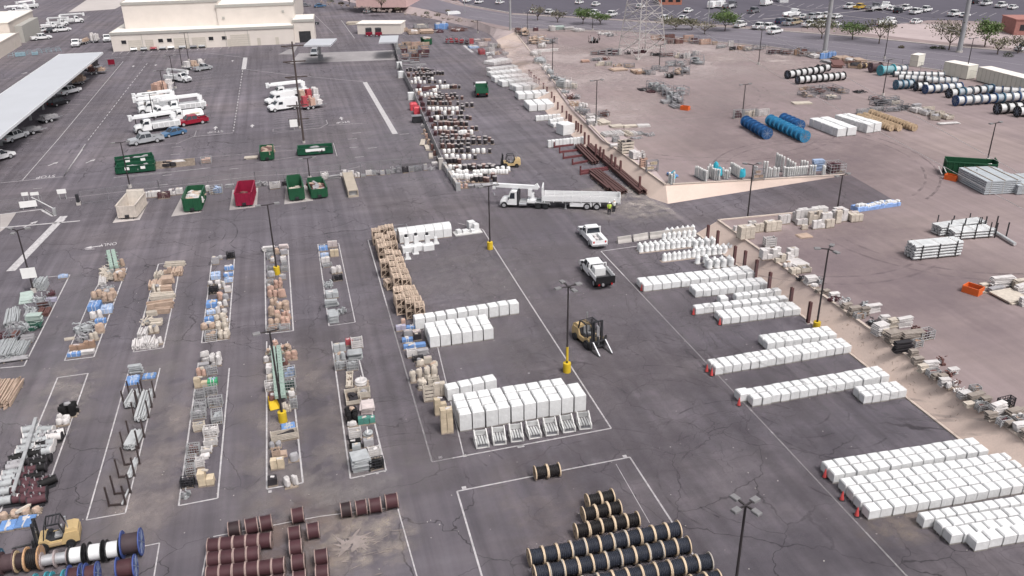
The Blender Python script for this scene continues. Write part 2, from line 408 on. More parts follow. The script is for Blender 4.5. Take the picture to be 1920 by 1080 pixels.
# --- stains: dust, spilled material, oil
for nm, P, c, amt, sc in (
    ('dust_stain', [(-100,120),(900,60),(1050,430),(250,470)], (.170,.154,.172), .5, .03), ('dust_stain', [(760,440),(1010,430),(1150,800),(850,830)], (.185,.160,.172), .75, .12), ('dust_stain', [(1000,380),(1250,400),(1420,640),(1050,560)], (.165,.146,.162), .5, .1),
    ('dust_stain', [(250,760),(330,740),(345,900),(290,990),(215,990)], (.33,.28,.265), .85, .25),
    ('dust_stain', [(480,700),(640,690),(650,930),(490,950)], (.31,.265,.25), .85, .3),
    ('dust_stain', [(270,600),(330,560),(280,980),(180,990)], (.25,.225,.225), .5, .3),
    ('dust_stain', [(480,880),(760,840),(760,930),(480,960)], (.26,.235,.235), .7, .3),
    ('dust_stain', [(600,975),(740,950),(760,1040),(620,1070)], (.46,.39,.33), .75, .7),
    ('dust_stain', [(1640,970),(1720,955),(1730,1005),(1650,1010)], (.42,.34,.28), .8, .6),
    ('dust_stain', [(1120,355),(1250,345),(1270,395),(1130,400)], (.52,.46,.42), .75, .5),
    ('dust_stain', [(980,880),(1120,960),(1050,1040),(960,1000)], (.30,.24,.22), .35, .5),
    ('dust_stain', [(780,490),(960,480),(960,560),(790,570)], (.30,.28,.28), .3, .7),
    ('dust_stain', [(830,650),(1010,610),(1030,680),(850,705)], (.26,.24,.24), .3, .7),
    ('dust_stain', [(470,960),(620,950),(600,1080),(480,1080)], (.24,.17,.14), .6, .5),
    ('dust_stain', [(40,560),(150,530),(100,760),(0,780)], (.25,.24,.25), .35, .25),
    ('dust_stain', [(100,690),(185,690),(140,820),(80,830)], (.30,.265,.255), .9, .4),
    ('dust_stain', [(640,250),(900,230),(900,330),(640,340)], (.24,.23,.24), .3, .2),
    ('dust_stain', [(540,620),(640,640),(620,860),(520,860)], (.095,.083,.093), .5, .2),
    ('dust_stain', [(700,540),(830,700),(800,860),(740,700)], (.095,.083,.093), .45, .2),
    ('dust_stain', [(1120,640),(1500,690),(1750,1180),(1150,1180)], (.075,.066,.08), .45, .15),
    ('gravel_patch', [(1060,155),(1110,138),(1330,140),(1370,110),(1250,78),(1090,105)], (.44,.37,.365), 1.5, .06), ('gravel_patch', [(1350,108),(1420,94),(1490,108),(1420,126)], (.42,.35,.34), 1.4, .1), ('gravel_patch', [(980,80),(1040,90),(1180,235),(1120,230)], (.42,.35,.345), 1.2, .07),
    ('gravel_patch', [(1240,150),(1440,140),(1560,230),(1300,200)], (.33,.27,.275), .8, .05), ('gravel_patch', [(1400,420),(1700,420),(1800,620),(1560,560)], (.20,.155,.17), .7, .06), ('gravel_patch', [(1250,230),(1400,210),(1800,330),(1500,300)], (.20,.155,.17), .7, .05),
    ('dust_stain', [(1740,680),(1800,730),(1870,790),(1830,800)], (.3,.25,.2), .4, .5)):
    zb = UP if nm == 'gravel_patch' else 0
    mb = MB(); mb.poly([at(x,y,zb) for x,y in P])
    v = [Vector(q) for q in mb.v]; c0 = sum(v, Vector())/len(v)
    mb = MB(); rr = [(math.atan2((q-c0).y,(q-c0).x), (q-c0).length) for q in v]
    x0 = min(q.x for q in v); x1 = max(q.x for q in v); y0 = min(q.y for q in v); y1 = max(q.y for q in v)
    ex, ey = (x1-x0)*.35, (y1-y0)*.35
    S_STAIN = globals().setdefault('STAINZ', [0.0]); S_STAIN[0] += .0009
    mb.poly([(x0-ex,y0-ey,.008+zb+S_STAIN[0]),(x1+ex,y0-ey,.008+zb+S_STAIN[0]),(x1+ex,y1+ey,.008+zb+S_STAIN[0]),(x0-ex,y1+ey,.008+zb+S_STAIN[0])])
    S(mb.build(nm, stain_mat('dust_'+str(len(bpy.data.materials)), c, amt, sc)))
# --- painted lines of the lower yard
LINES = MB()
def line(P, w=.13, close=False): uline(P + ([P[0]] if close else []), w, .026, 0)
line([(905,430),(975,540),(1146,803),(810,866),(690,450),(705,448)], .15)
line([(818,640),(869,852)], .10); line([(858,418),(905,430)], .1)
line([(1705,1085),(1447,810),(1192,540),(1127,471),(1198,461)], .15)
line([(905,1085),(857,921),(1181,857),(1300,1040)], .15); line([(1155,870),(1218,980)], .06)
line([(0,690),(45,686),(131,515),(85,520)], .15)
line([(121,676),(176,669),(238,502)], .15); line([(121,676),(172,555),(200,505)], .12)
line([(250,660),(306,652),(330,540),(336,505)], .14); line([(250,660),(297,495),(345,488)], .14)
line([(378,643),(428,636),(440,478),(400,482)], .15); line([(378,643),(398,482)], .14)
line([(499,626),(550,620),(540,468)], .15); line([(499,626),(496,465),(542,459)], .14)
line([(617,611),(666,604),(635,456)], .11); line([(617,611),(596,458),(635,456)], .14)
line([(-5,775),(28,712),(0,716)], .13)
line([(10,980),(70,968),(165,700),(108,708),(70,800),(0,960)], .14)
line([(162,975),(235,962),(300,690)], .12); line([(162,975),(243,690)], .12)
line([(335,948),(408,934),(430,690)], .14); line([(335,948),(372,680)], .14)
line([(500,917),(568,905),(545,690)], .15); line([(500,917),(500,640)], .14)
line([(657,897),(724,882),(665,640)], .14); line([(657,897),(622,640)], .14)
line([(400,1006),(600,968),(745,950),(783,1085)], .10); line([(299,1018),(288,1085)], .10); line([(270,1024),(299,1018)], .1)
line([(378,1085),(392,1008)], .1)
# traffic yard top left
line([(0,343),(119,331),(160,270)], .15); line([(42,338),(110,260),(231,115)], .14); line([(119,331),(155,280)], .14)
for i in range(26):
    t = i/26; a = (165+ (278-165)*t, 263-(263-116)*t); b = (165+(278-165)*(t+.022), 263-(263-116)*(t+.022)); line([a,b], .16)
line([(195,110),(300,101),(385,99),(460,108)], .16); line([(462,130),(540,140),(682,153)], .15); line([(460,108),(457,130)], 1.3)
line([(684,154),(741,251)], 1.15)
for i in range(22):
    t = i/22; a = (455-(455-437)*t, 132+(249-132)*t); b = (455-(455-437)*(t+.02), 132+(249-132)*(t+.02)); line([a,b], .2)
line([(362,256),(437,249)], .14); line([(615,235),(680,231)], .14); line([(512,247),(600,240),(614,232),(612,225)], .1)
line([(512,247),(512,242),(560,236),(612,226)], .07)
for i in range(10): line([(513,213+i*3.2+i*i*.1),(606,204+i*3.0+i*i*.1)], .07)
for i in range(11): line([(330,190-i*5.2),(400,181-i*5.2)], .07)
line([(330,270),(365,255),(368,245)], .08); line([(240,279),(330,268)],.08)
for i in range(14):
    t = i/13; line([(40+138*t,268-118*t),(20+155*t+35,272-118*t-3)], .09)
line([(0,402),(82,392),(104,405)], .3); line([(82,392),(80,394),(100,405)], .6); line([(0,427),(70,421),(150,414)], .4)
line([(120,405),(20,508)], 1.2)
line([(120,372),(480,330),(640,320),(680,311)], .1); line([(240,332),(480,305),(560,293)], .1); line([(213,333),(295,324),(400,314),(480,305)], .12); line([(290,302),(480,287),(555,281)], .08)
line([(625,268),(632,293)], .1); line([(0,150),(100,135)], .12); line([(870,85),(886,98)], .9); line([(0,120),(90,113)], .14)
for i in range(16): line([(210+i*14.5,102-i*.75),(216+i*14.5,96-i*.75)], .12)
line([(640,38),(665,72)], .15); line([(700,38),(760,66),(830,72)], .12); line([(590,28),(625,62)], .1)
for i in range(7): line([(118+i*5,44-i*.1),(150+i*3,30)], .07)
# small painted dashes and bay tick marks
for x, y, q in ((822,858,9),(868,855,8),(970,838,16),(866,915,10),(1168,856,9),(503,922,8),(680,893,6),(705,888,6),(720,884,4),(1360,712,5),(1612,972,6),(870,640,5),(1022,745,5),(1060,752,4),(1095,763,4),(990,700,4)):
    line([(x,y),(x+q*.8,y-q*.15)], .35 if q > 6 else .2)
for x, y in ((160,468),(322,276),(320,290),(305,329),(298,347),(62,354),(430,317),(655,277),(652,261),(665,295),(750,252),(510,275),(690,278),(660,250)):
    line([(x,y),(x+17,y-1.5)], .18)
S(LINES.build('yard_lines', MARK))
# painted words and arrows on the asphalt
def words(txt, px, py, size, rz, sx=1.):
    c = bpy.data.curves.new('words', 'FONT'); c.body = txt; c.size = size; c.align_x = 'CENTER'; c.align_y = 'CENTER'
    o = bpy.data.objects.new('painted_word', c); COL.objects.link(o)
    me = bpy.data.meshes.new_from_object(o); bpy.data.objects.remove(o)
    o = bpy.data.objects.new('painted_word', me); COL.objects.link(o); me.materials.append(MARK)
    o.location = at(px, py, .028); o.rotation_euler.z = rz; o.scale = (sx, 1.7, 1); S(o)
words('STOP', 86, 331, 1.15, R(184)); words('STOP', 643, 229, 1.1, R(184)); words('STOP', 404, 247, 1.2, R(184)); words('ONLY', 203, 458, .85, R(184), .9)
def arrow(px, py, ln, rz, head=.9):
    mb = MB(); mb.poly([(-ln/2,-.12,0),(ln/2-head,-.12,0),(ln/2-head,.12,0),(-ln/2,.12,0)]); mb.poly([(ln/2-head,-.45,0),(ln/2,0,0),(ln/2-head,.45,0)])
    S(mb.build('painted_arrow', MARK, None, at(px,py,.029), rz))
for a in ((175,463,2.2,R(190),.9),(58,420,2.6,R(60),1.),(110,417,2.6,R(60),1.),(100,307,2.4,R(60),1.),(170,302,2.4,R(60),1.),(404,240,3,R(90),1.6),(640,222,3,R(90),1.6),
          (473,236,2.4,R(90),1.4),(46,137,2,R(60),1.),(250,124,2,R(90),1),(292,122,2,R(90),1),(436,114,2,R(90),1),(905,345,4,R(178),1)):
    arrow(*a)

# spilled pale powder thrown out in streaks beside the brown reels
c0 = at(668,1017,.03); mb = MB()
def spike(a, l, w0, off=(0,0)):
    d = Vector((cs(a),sn(a),0)); n = Vector((-d.y,d.x,0)); p = c0+Vector((*off,.0011*len(mb.f))); k = random.uniform(.35,.6)
    mb.poly([p-n*w0, p+d*l*k-n*w0*random.uniform(.5,.9), p+d*l, p+d*l*k+n*w0*random.uniform(.5,.9), p+n*w0])
for i in range(17): spike(R(-85+i*10+random.uniform(-5,5)), random.uniform(.6,1.5), random.uniform(.06,.14), (random.uniform(-.2,.4),random.uniform(-.7,.7)))
for i in range(12): spike(R(100+i*15+random.uniform(-8,8)), random.uniform(.5,1.6), random.uniform(.08,.22), (random.uniform(-.9,.1),random.uniform(-.5,.5)))
mb.poly([c0+Vector((cs(i*.63)*.42*random.uniform(.4,1.2),sn(i*.63)*.6*random.uniform(.4,1.2),.05)) for i in range(10)])
for i in range(14):
    p = c0+Vector((random.uniform(-1.5,3.5),random.uniform(-3.5,.5),.052+.001*i)); a = R(random.uniform(-20,30)); d = Vector((cs(a),sn(a),0)); n = Vector((-d.y,d.x,0)); l = random.uniform(.2,.8); mb.poly([p-d*l,p+n*.05,p+d*l,p-n*.04])
S(mb.build('powder_stain', M('powder', (.27,.228,.215), .95, var=.30, sc=1.6)))

# tyre sweeps left by turning lorries and forklifts
mb = MB()
def sweep(px, py, r_, a0, a1, w=.16, gap=1.5, base=0.):
    c = at(px,py,base)
    for rr in (r_, r_+gap):
        n = 16; z = base+.024+.0003*(len(mb.f) % 9)
        for i in range(n):
            a, b = R(a0+(a1-a0)*i/n), R(a0+(a1-a0)*(i+1)/n)
            mb.poly([(c.x+cs(a)*rr,c.y+sn(a)*rr,z),(c.x+cs(b)*rr,c.y+sn(b)*rr,z),(c.x+cs(b)*(rr+w),c.y+sn(b)*(rr+w),z),(c.x+cs(a)*(rr+w),c.y+sn(a)*(rr+w),z)])
for q in ((1480,760,3.2,150,330),(1560,780,4.5,170,300),(1330,560,5,200,320),(960,500,4,30,160),(1010,470,6,80,200),(1250,770,6,20,120),(1180,700,7,-20,70),(1300,620,4,180,300),(1050,760,6,0,90),(1400,900,5,100,220),(1150,930,7,30,110),(700,420,8,-60,60),(560,430,9,200,300),(860,400,7,20,140),(1250,420,6,150,280),(640,300,10,-80,20),(1420,850,6,40,150),(300,450,8,-40,60),(760,940,7,20,110),(930,680,4,150,260),(980,300,9,60,150),(1600,860,4,200,320)): sweep(*q)
tm = bpy.data.materials.new('tyre_black'); tm.use_nodes = True; t_ = tm.node_tree; b_ = t_.nodes['Principled BSDF']; b_.inputs['Base Color'].default_value = (.045,.04,.045,1); b_.inputs['Roughness'].default_value = .9
n_ = t_.nodes.new('ShaderNodeTexNoise'); n_.inputs['Scale'].default_value = .6; n_.inputs['Detail'].default_value = 4; c_ = t_.nodes.new('ShaderNodeTexCoord'); r_ = t_.nodes.new('ShaderNodeMapRange')
for i, v in enumerate((.42,.7,0.,.38)): r_.inputs[i+1].default_value = v
t_.links.new(c_.outputs['Object'], n_.inputs['Vector']); t_.links.new(n_.outputs[0], r_.inputs[0]); t_.links.new(r_.outputs[0], b_.inputs['Alpha'])
for q in ((1500,430,14,200,300),(1700,560,20,150,250),(1600,330,18,60,160),(1300,230,22,210,320),(1650,640,16,100,200),(1400,300,25,300,380),(1780,420,15,180,280),(1550,500,30,240,330),(1200,170,24,250,350),(1850,640,18,120,220)): sweep(*q, w=.35, gap=1.9, base=UP)
S(mb.build('tyre_marks', tm))
# ================================================================= white wrapped cabinets in ranks
def make_cabinet(h, mat_side=None, pallet=True):
    r = T('tall_wrapped_box' if h >= .95 else 'wrapped_cabinet', 'white wrapped cabinet', 'box' if h >= .95 else 'cabinet')
    mb = MB(); mb.box(-.5,-.5,.13,.5,.5,h,0,.075); mb.build('body', mat_side or CABW(), r)
    mb = MB(); mb.cbox(0,0,h-.012,.80,.80,.02,0,0,.012); mb.build('lid', M('white_lid',(.72,.72,.725),.45,var=.10), r)
    mb = MB()
    for y in (-.42,0,.42): mb.cbox(0,y,0,1.02,.12,.11)
    for x in (-.44,-.15,.15,.44): mb.cbox(x,0,.10,.14,.98,.025)
    mb.build('pallet', M('grey_pallet', (.30,.28,.26), .85, var=.3), r)
    return Proto(r)
def _proj(X,Y,Z):
    v = Vector((X,Y,Z-H)); d = v.dot(_fw); return 960+F*v.dot(_r2)/d, 540+F*v.dot(_d2)/d
CAB = {}
def cabinet(h):
    k = round(h, 1)
    if k not in CAB: CAB[k] = make_cabinet(h)
    return CAB[k]
def grid(p0, p1, n, rows, h, where, z=0., dp=None, group='white wrapped cabinets in ranks', skip=(), desc='white wrapped cabinet', endname='left', rev=1):
    """front bottom edge from photo point p0 to p1; rows step away from the camera"""
    a, b = at(*p0, z), at(*p1, z); d = (b-a); L = d.length; u = d/L; ang = math.atan2(u.y, u.x)
    nrm = Vector((-u.y, u.x, 0))*rev
    w = L/n; dp = dp or w
    for r in range(rows):
        for i in range(n):
            if (r, i) in skip: continue
            if h >= .95: desc = 'tall white box'
            c = a + u*(w*(i+.5)) + nrm*(dp*(r+.5))
            if _proj(c.x-.5,c.y,c.z+h)[0] > 1925: continue
            c = c + Vector((random.uniform(-.03,.03), random.uniform(-.04,.04), 0))
            rw = '' if rows == 1 else (', front row' if r == 0 else ', back row' if r == rows-1 else ', %s row' % ORD[r+1])
            cabinet(h).put(c, ang+random.uniform(-.02,.02), '%s, %s from %s%s, %s' % (desc, ORD[i+1], endname, rw, where), group, (w*.905, dp*.86, random.uniform(.985,1.015)))
G = grid
# centre yard
G((779,621),(975,589),10,1,1.35,'long single rank beside wooden crates',dp=1.15)
G((807,655),(927,637),6,3,1.35,'three-deep block below the crates')
G((840,755),(934,734),4,1,1.3,'short rank behind the largest block')
G((862,812),(1100,772),10,3,1.7,'largest block behind open frames',dp=1.12,skip=((2,9),))
# right block ranks
G((1206,549),(1417,524),12,2,.88,'rank ending by tall white barrel insulators')
G((1303,560),(1441,545),9,2,.86,'second rank from the far cones')
G((1380,569),(1465,557),6,1,.84,'short rank behind the paired cones'); G((1350,573),(1366,571),1,1,.84,'lone spot behind the paired cones')
G((1303,592),(1478,573),10,1,.84,'single rank at the upper cone')
G((1354,611),(1502,592),9,2,.84,'rank at the lower of paired cones')
G((1437,659),(1569,641),8,2,.86,'short rank behind the yellow post base')
G((1341,706),(1596,663),16,2,.88,'long rank with two cones at its end')
G((1411,765),(1667,719),15,2,.90,'rank with one cone behind the loose block'); G((1387,757),(1409,753),1,1,.9,'stub beside the single cone')
G((1619,760),(1700,747),5,2,.88,'small ten-box block against the bank')
G((1562,909),(1851,861),14,2,.92,'fourteen-wide rank nearest the camera cone')
G((1627,978),(1960,920),15,4,.92,'four-deep block beside two cones',group='white wrapped cabinets in ranks')
G((1826,1037),(2010,1003),7,1,.92,'nearest rank in the corner block'); G((1781,1025),(1990,988),9,1,.92,'second rank in the corner block')
G((1762,1007),(1970,973),10,1,.92,'third rank in the corner block'); G((1730,994),(1950,955),11,1,.92,'farthest rank in the corner block')
# far column along the bank
FW = 'stacked white boxes along the far bank'
G((992,210),(1040,207),3,3,1.35,'tall stack beside bank posts',group=FW); G((972,188),(1031,184),4,2,1.25,'stack above the tall nine',group=FW)
G((968,174),(1012,169),3,2,1.3,'third stack up the far bank',group=FW); G((942,164),(1002,158),5,2,1.25,'fourth stack up the far bank',group=FW)
G((928,156),(992,150),6,2,1.2,'fifth stack up the far bank',group=FW); G((920,146),(980,140),6,2,1.1,'sixth stack up the far bank',group=FW)
G((920,137),(972,131),6,2,1.0,'seventh stack up the far bank',group=FW); G((927,124),(962,117),5,3,.9,'topmost stack up the far bank',group=FW)
G((1005,228),(1052,224),6,1,1.0,'low rank below the tall stack',group=FW); G((1032,236),(1058,231),4,1,1.1,'four-wide rank by the bank',group=FW)
G((1038,240),(1066,236),2,1,.7,'low pair by the bank',group=FW); G((1056,256),(1080,252),1,1,2.0,'single large box by the bank',group=FW); G((1028,278),(1096,271),10,1,1.3,'rank next to the steel beams',group=FW)
G((912,105),(928,104),3,1,.9,'three boxes under the red pile',group=FW)
# ranks on the dirt yard
UB = 'white boxes lined up on the dirt'
G((1515,237),(1568,258),7,2,1.5,'first white double rank by wooden reels',UP,dp=2.0,group=UB,endname='far end')
G((1562,232),(1624,251),8,2,1.6,'second white double rank by wooden reels',UP,dp=1.7,group=UB,endname='far end')
# six large rounded white hoods at the head of the centre yard
hood = T('domed_hood','','hood')
mb = MB(); mb.prism([(-.86,0),(.86,0),(.86,1.15),(.70,1.5),(.35,1.68),(-.35,1.68),(-.70,1.5),(-.86,1.15)],-.62,.62); o = mb.build('shell', CABW(), hood, None, R(90)); 
mb = MB(); mb.cbox(0,0,0,1.32,1.80,.08); mb.build('skid', WOODG(), hood)
HP = Proto(hood)
a, b = at(749,457), at(847,444)
for i in range(6):
    HP.put(a.lerp(b, (i+.5)/6)+Vector((0,.85,0)), math.atan2((b-a).y,(b-a).x), 'domed white hood, %s from the wooden crates' % ORD[i+1], 'row of domed white hoods', ((b-a).length/6/1.30,1,1))
# pedestals in front of the hoods
ped = T('pedestal_unit','','pedestal')
mb = MB(); mb.cbox(0,0,0,1.35,1.15,.75,0,0,.05); mb.build('base', CABW(), ped)
mb = MB(); mb.cbox(0,.2,.75,.55,.5,1.1,0,0,.05); mb.build('column', CABW(), ped)
mb = MB(); mb.cyl((0,.2,1.85),(0,.2,2.12),.2,10); mb.build('cap', DARK(), ped)
PP = Proto(ped)
for i, (x,y) in enumerate(((765,474),(783,471),(804,470))): PP.put(at(x,y)+Vector((0,.5,0)), R(4), 'white pedestal with black cap, %s from the wooden crates' % ORD[i+1], 'capped white pedestals')
cone_w = T('white_stub','','stub'); mb = MB(); mb.cbox(0,0,0,.75,.75,.1); mb.build('foot', CABW(), cone_w); mb = MB(); mb.cbox(0,0,.1,.5,.5,.75,0,0,0,.08); mb.build('column', CABW(), cone_w)
CP = Proto(cone_w)
for x,y,l in ((818,458,'small white stub base before the last two domed hoods'),(765,487,'small white stub base in front of the leftmost pedestal'),(780,477,'low white stub base between two pedestals')): CP.put(at(x,y)+Vector((0,.3,0)), 0, l, 'white stub bases')
# open angle frames in front of the largest block
fr = T('angle_frame','','frame')
mb = MB()
mb.cbox(0,0,0,1.0,.9,.06)
for x in (-.45,.45):
    mb.bar((x,-.45,.06),(x,-.45,.55),.09); mb.bar((x,.45,.06),(x,.45,1.25),.09); mb.bar((x,-.45,.55),(x,.45,.75),.09); mb.bar((x,.45,1.25),(x,-.1,.75),.08)
mb.build('frame', M('white_frame', (.62,.61,.60), .6, var=.15), fr)
mb = MB()
for i in range(4): mb.cbox(-.3+i*.2,-.05,.5,.13,.85,.10)
mb.cbox(.0,.42,.65,.9,.10,.5); mb.build('grille', M('grey_grille', (.45,.45,.45), .6, var=.3), fr)
mb = MB(); mb.cbox(0,0,.07,.8,.75,.22); mb.build('tray', STEEL(), fr)
FP = Proto(fr); a, b = at(905,838), at(1098,803)
for i in range(7): FP.put(a.lerp(b,i/6)+Vector((0,.4,0)), R(-4+random.uniform(-4,4)), 'white open angle frame before the tall block, %s from its left end' % ORD[i+1], 'open white frames before the block', (1.08,1.3,.82))
# pallet of white fittings at the head of the yard
t = T('fitting_skid','long white skid with mixed fittings by the yellow post','skid',at(879,440)+Vector((0,.7,0)),R(4))
mb = MB(); mb.cbox(0,0,0,3.6,1.5,.12); mb.build('deck', M('white_frame'.replace('x','x'), (.62,.61,.60)), t)
for x,y,w,d,h in ((-1.2,0,.6,.6,.5),(-.3,.1,.8,.5,.35),(.6,-.2,.5,.5,.4),(1.2,.3,.7,.6,.9)): MB().cbox(x,y,.12,w,d,h,0,.2,.04).build('fitting', CABW(), t)
MB().cbox(.9,1.4,0,.9,.9,1.0,0,.1,.03).build('panel', CABW(), t)
t = T('wire_basket','grey wire basket behind the domed hoods by crates','basket',at(752,440)+Vector((0,.5,0)),R(4))
mb = MB()
for x in (-.9,.9):
    for y in (-.5,.5): mb.bar((x,y,0),(x,y,1.0),.07)
for z in (.1,.55,1.0):
    for s in (-1,1): mb.bar((-.9,s*.5,z),(.9,s*.5,z),.05); mb.bar((s*.9,-.5,z),(s*.9,.5,z),.05)
mb.build('frame', STEEL(), t); MB().cbox(0,0,.1,1.6,.9,.5,0,0,.05).build('load', GALV(), t)
# traffic cones
cone = T('traffic_cone','','cone')
MB().cbox(0,0,0,.42,.42,.05).build('base', RUBBER(), cone)
MB().lathe([(.17,0),(.04,.72),(.035,.74)],0,0,.05,10).build('body', M('cone_red', (.52,.075,.075), .5, var=.08), cone)
MB().lathe([(.122,0),(.095,.13)],0,0,.30,10).build('band', M('cone_band', (.75,.35,.30), .4, var=.05), cone)
KP = Proto(cone)
for x,y,l in ((1203,545,'at the rank by tall white barrel insulators'),(1300,590,'at the single rank with ten boxes'),(1342,595,'upper of the pair at staggered ranks'),(1349,609,'lower of the pair at staggered ranks'),(1325,697,'upper of two at the longest rank'),(1334,704,'lower of two at the longest rank'),(1385,760,'at the sixteen-box rank above the small block'),(1546,895,'at the fourteen-wide rank'),(1578,937,'upper of two at the four-deep block'),(1606,967,'lower of two at the four-deep block')):
    KP.put(at(x,y), random.random()*3, 'red traffic cone '+l, 'red traffic cones at rank ends', .95)
# barrel insulators (white arresters) on skids
ins = T('barrel_insulator','','insulator')
MB().lathe([(.30,0),(.30,.08),(.25,.12),(.27,.6),(.23,.72)],0,0,.08,12).build('barrel', CABW(), ins)
MB().lathe([(.27,0),(.27,.10),(.12,.20),(.1,.34)],0,0,.80,12).build('cap', M('white_lid',(.72,.72,.725)), ins)
MB().cbox(0,0,0,.62,.62,.08).build('foot', M('grey_pallet',(.3,.28,.26)), ins)
IP = Proto(ins)
def rank(p0, p1, n, rows, where, sc=1., dy=.62):
    a, b = at(*p0), at(*p1)
    for r in range(rows):
        for i in range(n):
            IP.put(a.lerp(b,i/max(1,n-1))+Vector((random.uniform(-.04,.04), r*dy+.3,0)), random.random(), 'white barrel insulator, %s from left%s, %s' % (ORD[i+1], '' if rows == 1 else (' in front row' if r == 0 else ' in back row'), where), 'white barrel insulators on skids', (sc*.92,sc*.92,sc*.78))
rank((1204,474),(1303,463),11,2,'longest skid by the pole',1.15); rank((1246,452),(1303,445),7,1,'rank behind the longest skid',1.1); rank((1252,442),(1300,436),6,1,'rearmost rank by pale barriers',1.1)
rank((1247,491),(1302,484),7,1,'single rank on the second skid',1.15); rank((1310,496),(1324,494),2,1,'pair ahead of the second skid',1.2); rank((1310,482),(1372,476),7,2,'cluster by second bank post',1.2)
rank((1332,505),(1373,501),4,2,'nearest cluster by bank post',1.3); rank((1306,466),(1340,462),4,2,'end of the longest skid',1.15)
def skid(p0,p1,d,lab):
    a,b = at(*p0),at(*p1); u = b-a; t = T('timber_skid',lab,'skid',(a+b)/2+Vector((0,d/2,0)),math.atan2(u.y,u.x)); L = u.length
    mb = MB()
    for y in (-d/2+.08,0,d/2-.08): mb.cbox(0,y,.0,L,.14,.07)
    mb.build('runner', M('pale_timber',(.46,.38,.33),.85,var=.25), t)
skid((1199,476),(1306,464),1.3,'long pale timber skid under eleven white barrel insulators'); skid((1241,493),(1306,485),.7,'short pale timber skid under seven white barrel insulators'); skid((1330,508),(1376,503),1.2,'dark timber skid under the nearest four barrel insulators')
# concrete barriers
bar = T('concrete_barrier','','barrier')
MB().prism([(-.3,0),(.3,0),(.26,.2),(.12,.45),(.1,.8),(-.1,.8),(-.12,.45),(-.26,.2)],-1.75,1.75).build('body', CONC(), bar, None, 0)
BP = Proto(bar)
for i,(p,q) in enumerate((((1157,456),(1183,452)),((1186,452),(1214,447)),((1217,447),(1256,442)),((1259,441),(1300,436)))):
    a,b = at(*p),at(*q); u = b-a; BP.put((a+b)/2, math.atan2(u.y,u.x)+R(90), 'pale concrete barrier, %s from the parked pickups' % ORD[i+1], 'pale concrete barriers in line', (1,u.length/3.6,1))
# wooden crates wall
cr = T('slatted_crate','','crate')
mb = MB()
w, d, h = .95, 1.15, .95
for x in (-w/2,w/2):
    for y in (-d/2,d/2): mb.bar((x,y,.0),(x,y,h),.09)
for z in (.10,h-.05):
    for s in (-1,1): mb.bar((-w/2,s*d/2,z),(w/2,s*d/2,z),.10,0,.08); mb.bar((s*w/2,-d/2,z),(s*w/2,d/2,z),.10,0,.08)
for s in (-1,1):
    mb.bar((-w/2,s*d/2,.1),(w/2,s*d/2,h-.05),.07); mb.bar((s*w/2,-d/2,.1),(s*w/2,d/2,h-.05),.07); mb.bar((0,s*d/2,.1),(0,s*d/2,h),.08)
mb.build('frame', WOOD(), cr)
mb = MB()
for y in (-d*.28,0,d*.28): mb.cbox(0,y,h-.02,w,.12,.04)
for x in (-w*.45,0,w*.45): mb.cbox(x,0,h+.02,.10,d,.035)
mb.build('top_slats', WOOD(), cr)
MB().cbox(0,0,.08,w*.78,d*.78,.55).build('content', M('crate_content',(.10,.07,.055),.8), cr)
CRP = Proto(cr)
def zc(x,y,ox=680,oy=410,s=4.908): return ox+x/s, oy+y/s
cols = (('left column',[(120,100,2),(150,150,2),(165,200,2),(178,245,2),(200,385,2),(325,645,2),(345,715,2)]),
        ('middle column',[(185,78,2),(210,165,2),(228,225,2),(242,300,2),(262,355,2),(285,410,2),(300,465,2),(318,520,2),(385,635,2),(408,690,2),(435,750,2)]),
        ('right column',[(243,65,2),(262,130,2),(280,215,1),(310,310,2),(335,370,2),(352,430,2),(375,480,2),(395,535,2),(440,635,2),(465,685,2),(495,735,2),(520,785,2)]))
for nm, cl in cols:
    for i,(x,y,n) in enumerate(cl):
        for k in range(n):
            c = at(*zc(x,y), .95*n); c.z = .955*k
            CRP.put(c, R(random.uniform(-4,4)), 'slatted crate, %s, %s from the far end, %s' % (nm, ORD[i+1], 'upper' if k else 'lower' if n == 2 else 'alone'), 'slatted wooden crates')
c = at(*zc(245,565), .95); c.z = 0; CRP.put(c, R(12), 'single low slatted crate pulled out left of the crate wall', 'slatted wooden crates')
# ================================================================= loads lying in the painted bays
PAL = {'tan':('tan_wrap','C6AA96'),'white':('off_white_wrap','DFD9D8'),'cream':('cream_timber','D6C9BA'),'blue':('blue_tarp_load','6A98D6'),'pale_blue':('pale_blue_wrap','A9BFE2'),
 'grey':('grey_load','A9A6AA'),'dark':('dark_load','39353A'),'silver':('silver_parts','BDC0C3'),'brown':('brown_carton','A98872'),'rust':('rusty_parts','7C5550'),
 'maroon':('maroon_steel','5F3A42'),'green':('green_steel','A4BBAF'),'teal':('teal_parts','4F9487'),'emerald':('emerald_sheet','3FA873'),'yellow':('yellow_parts','D6B03F'),
 'red':('red_parts','C04A55'),'salmon':('salmon_sack','D0A896'),'black':('black_parts','1B191B'),'lavender':('lavender_sheet','B9B4CC'),'palegreen':('pale_green_plate','BECFC8'),'pink':('pink_white','D6C6C4'),
 'stone':('stone_grey_parts','A0948B'),'dgreen':('dark_green_parts','2F5F50'),'carton':('tan_carton','D8C4A6')}
def C(k):
    n, h = PAL[k]; h = srgb(h); g = sum(h)/3; h = tuple((c*.86+g*.14)*.80 for c in h)
    return M(n, h, .7, 0 if k != 'silver' else .2, .22, 2.0)
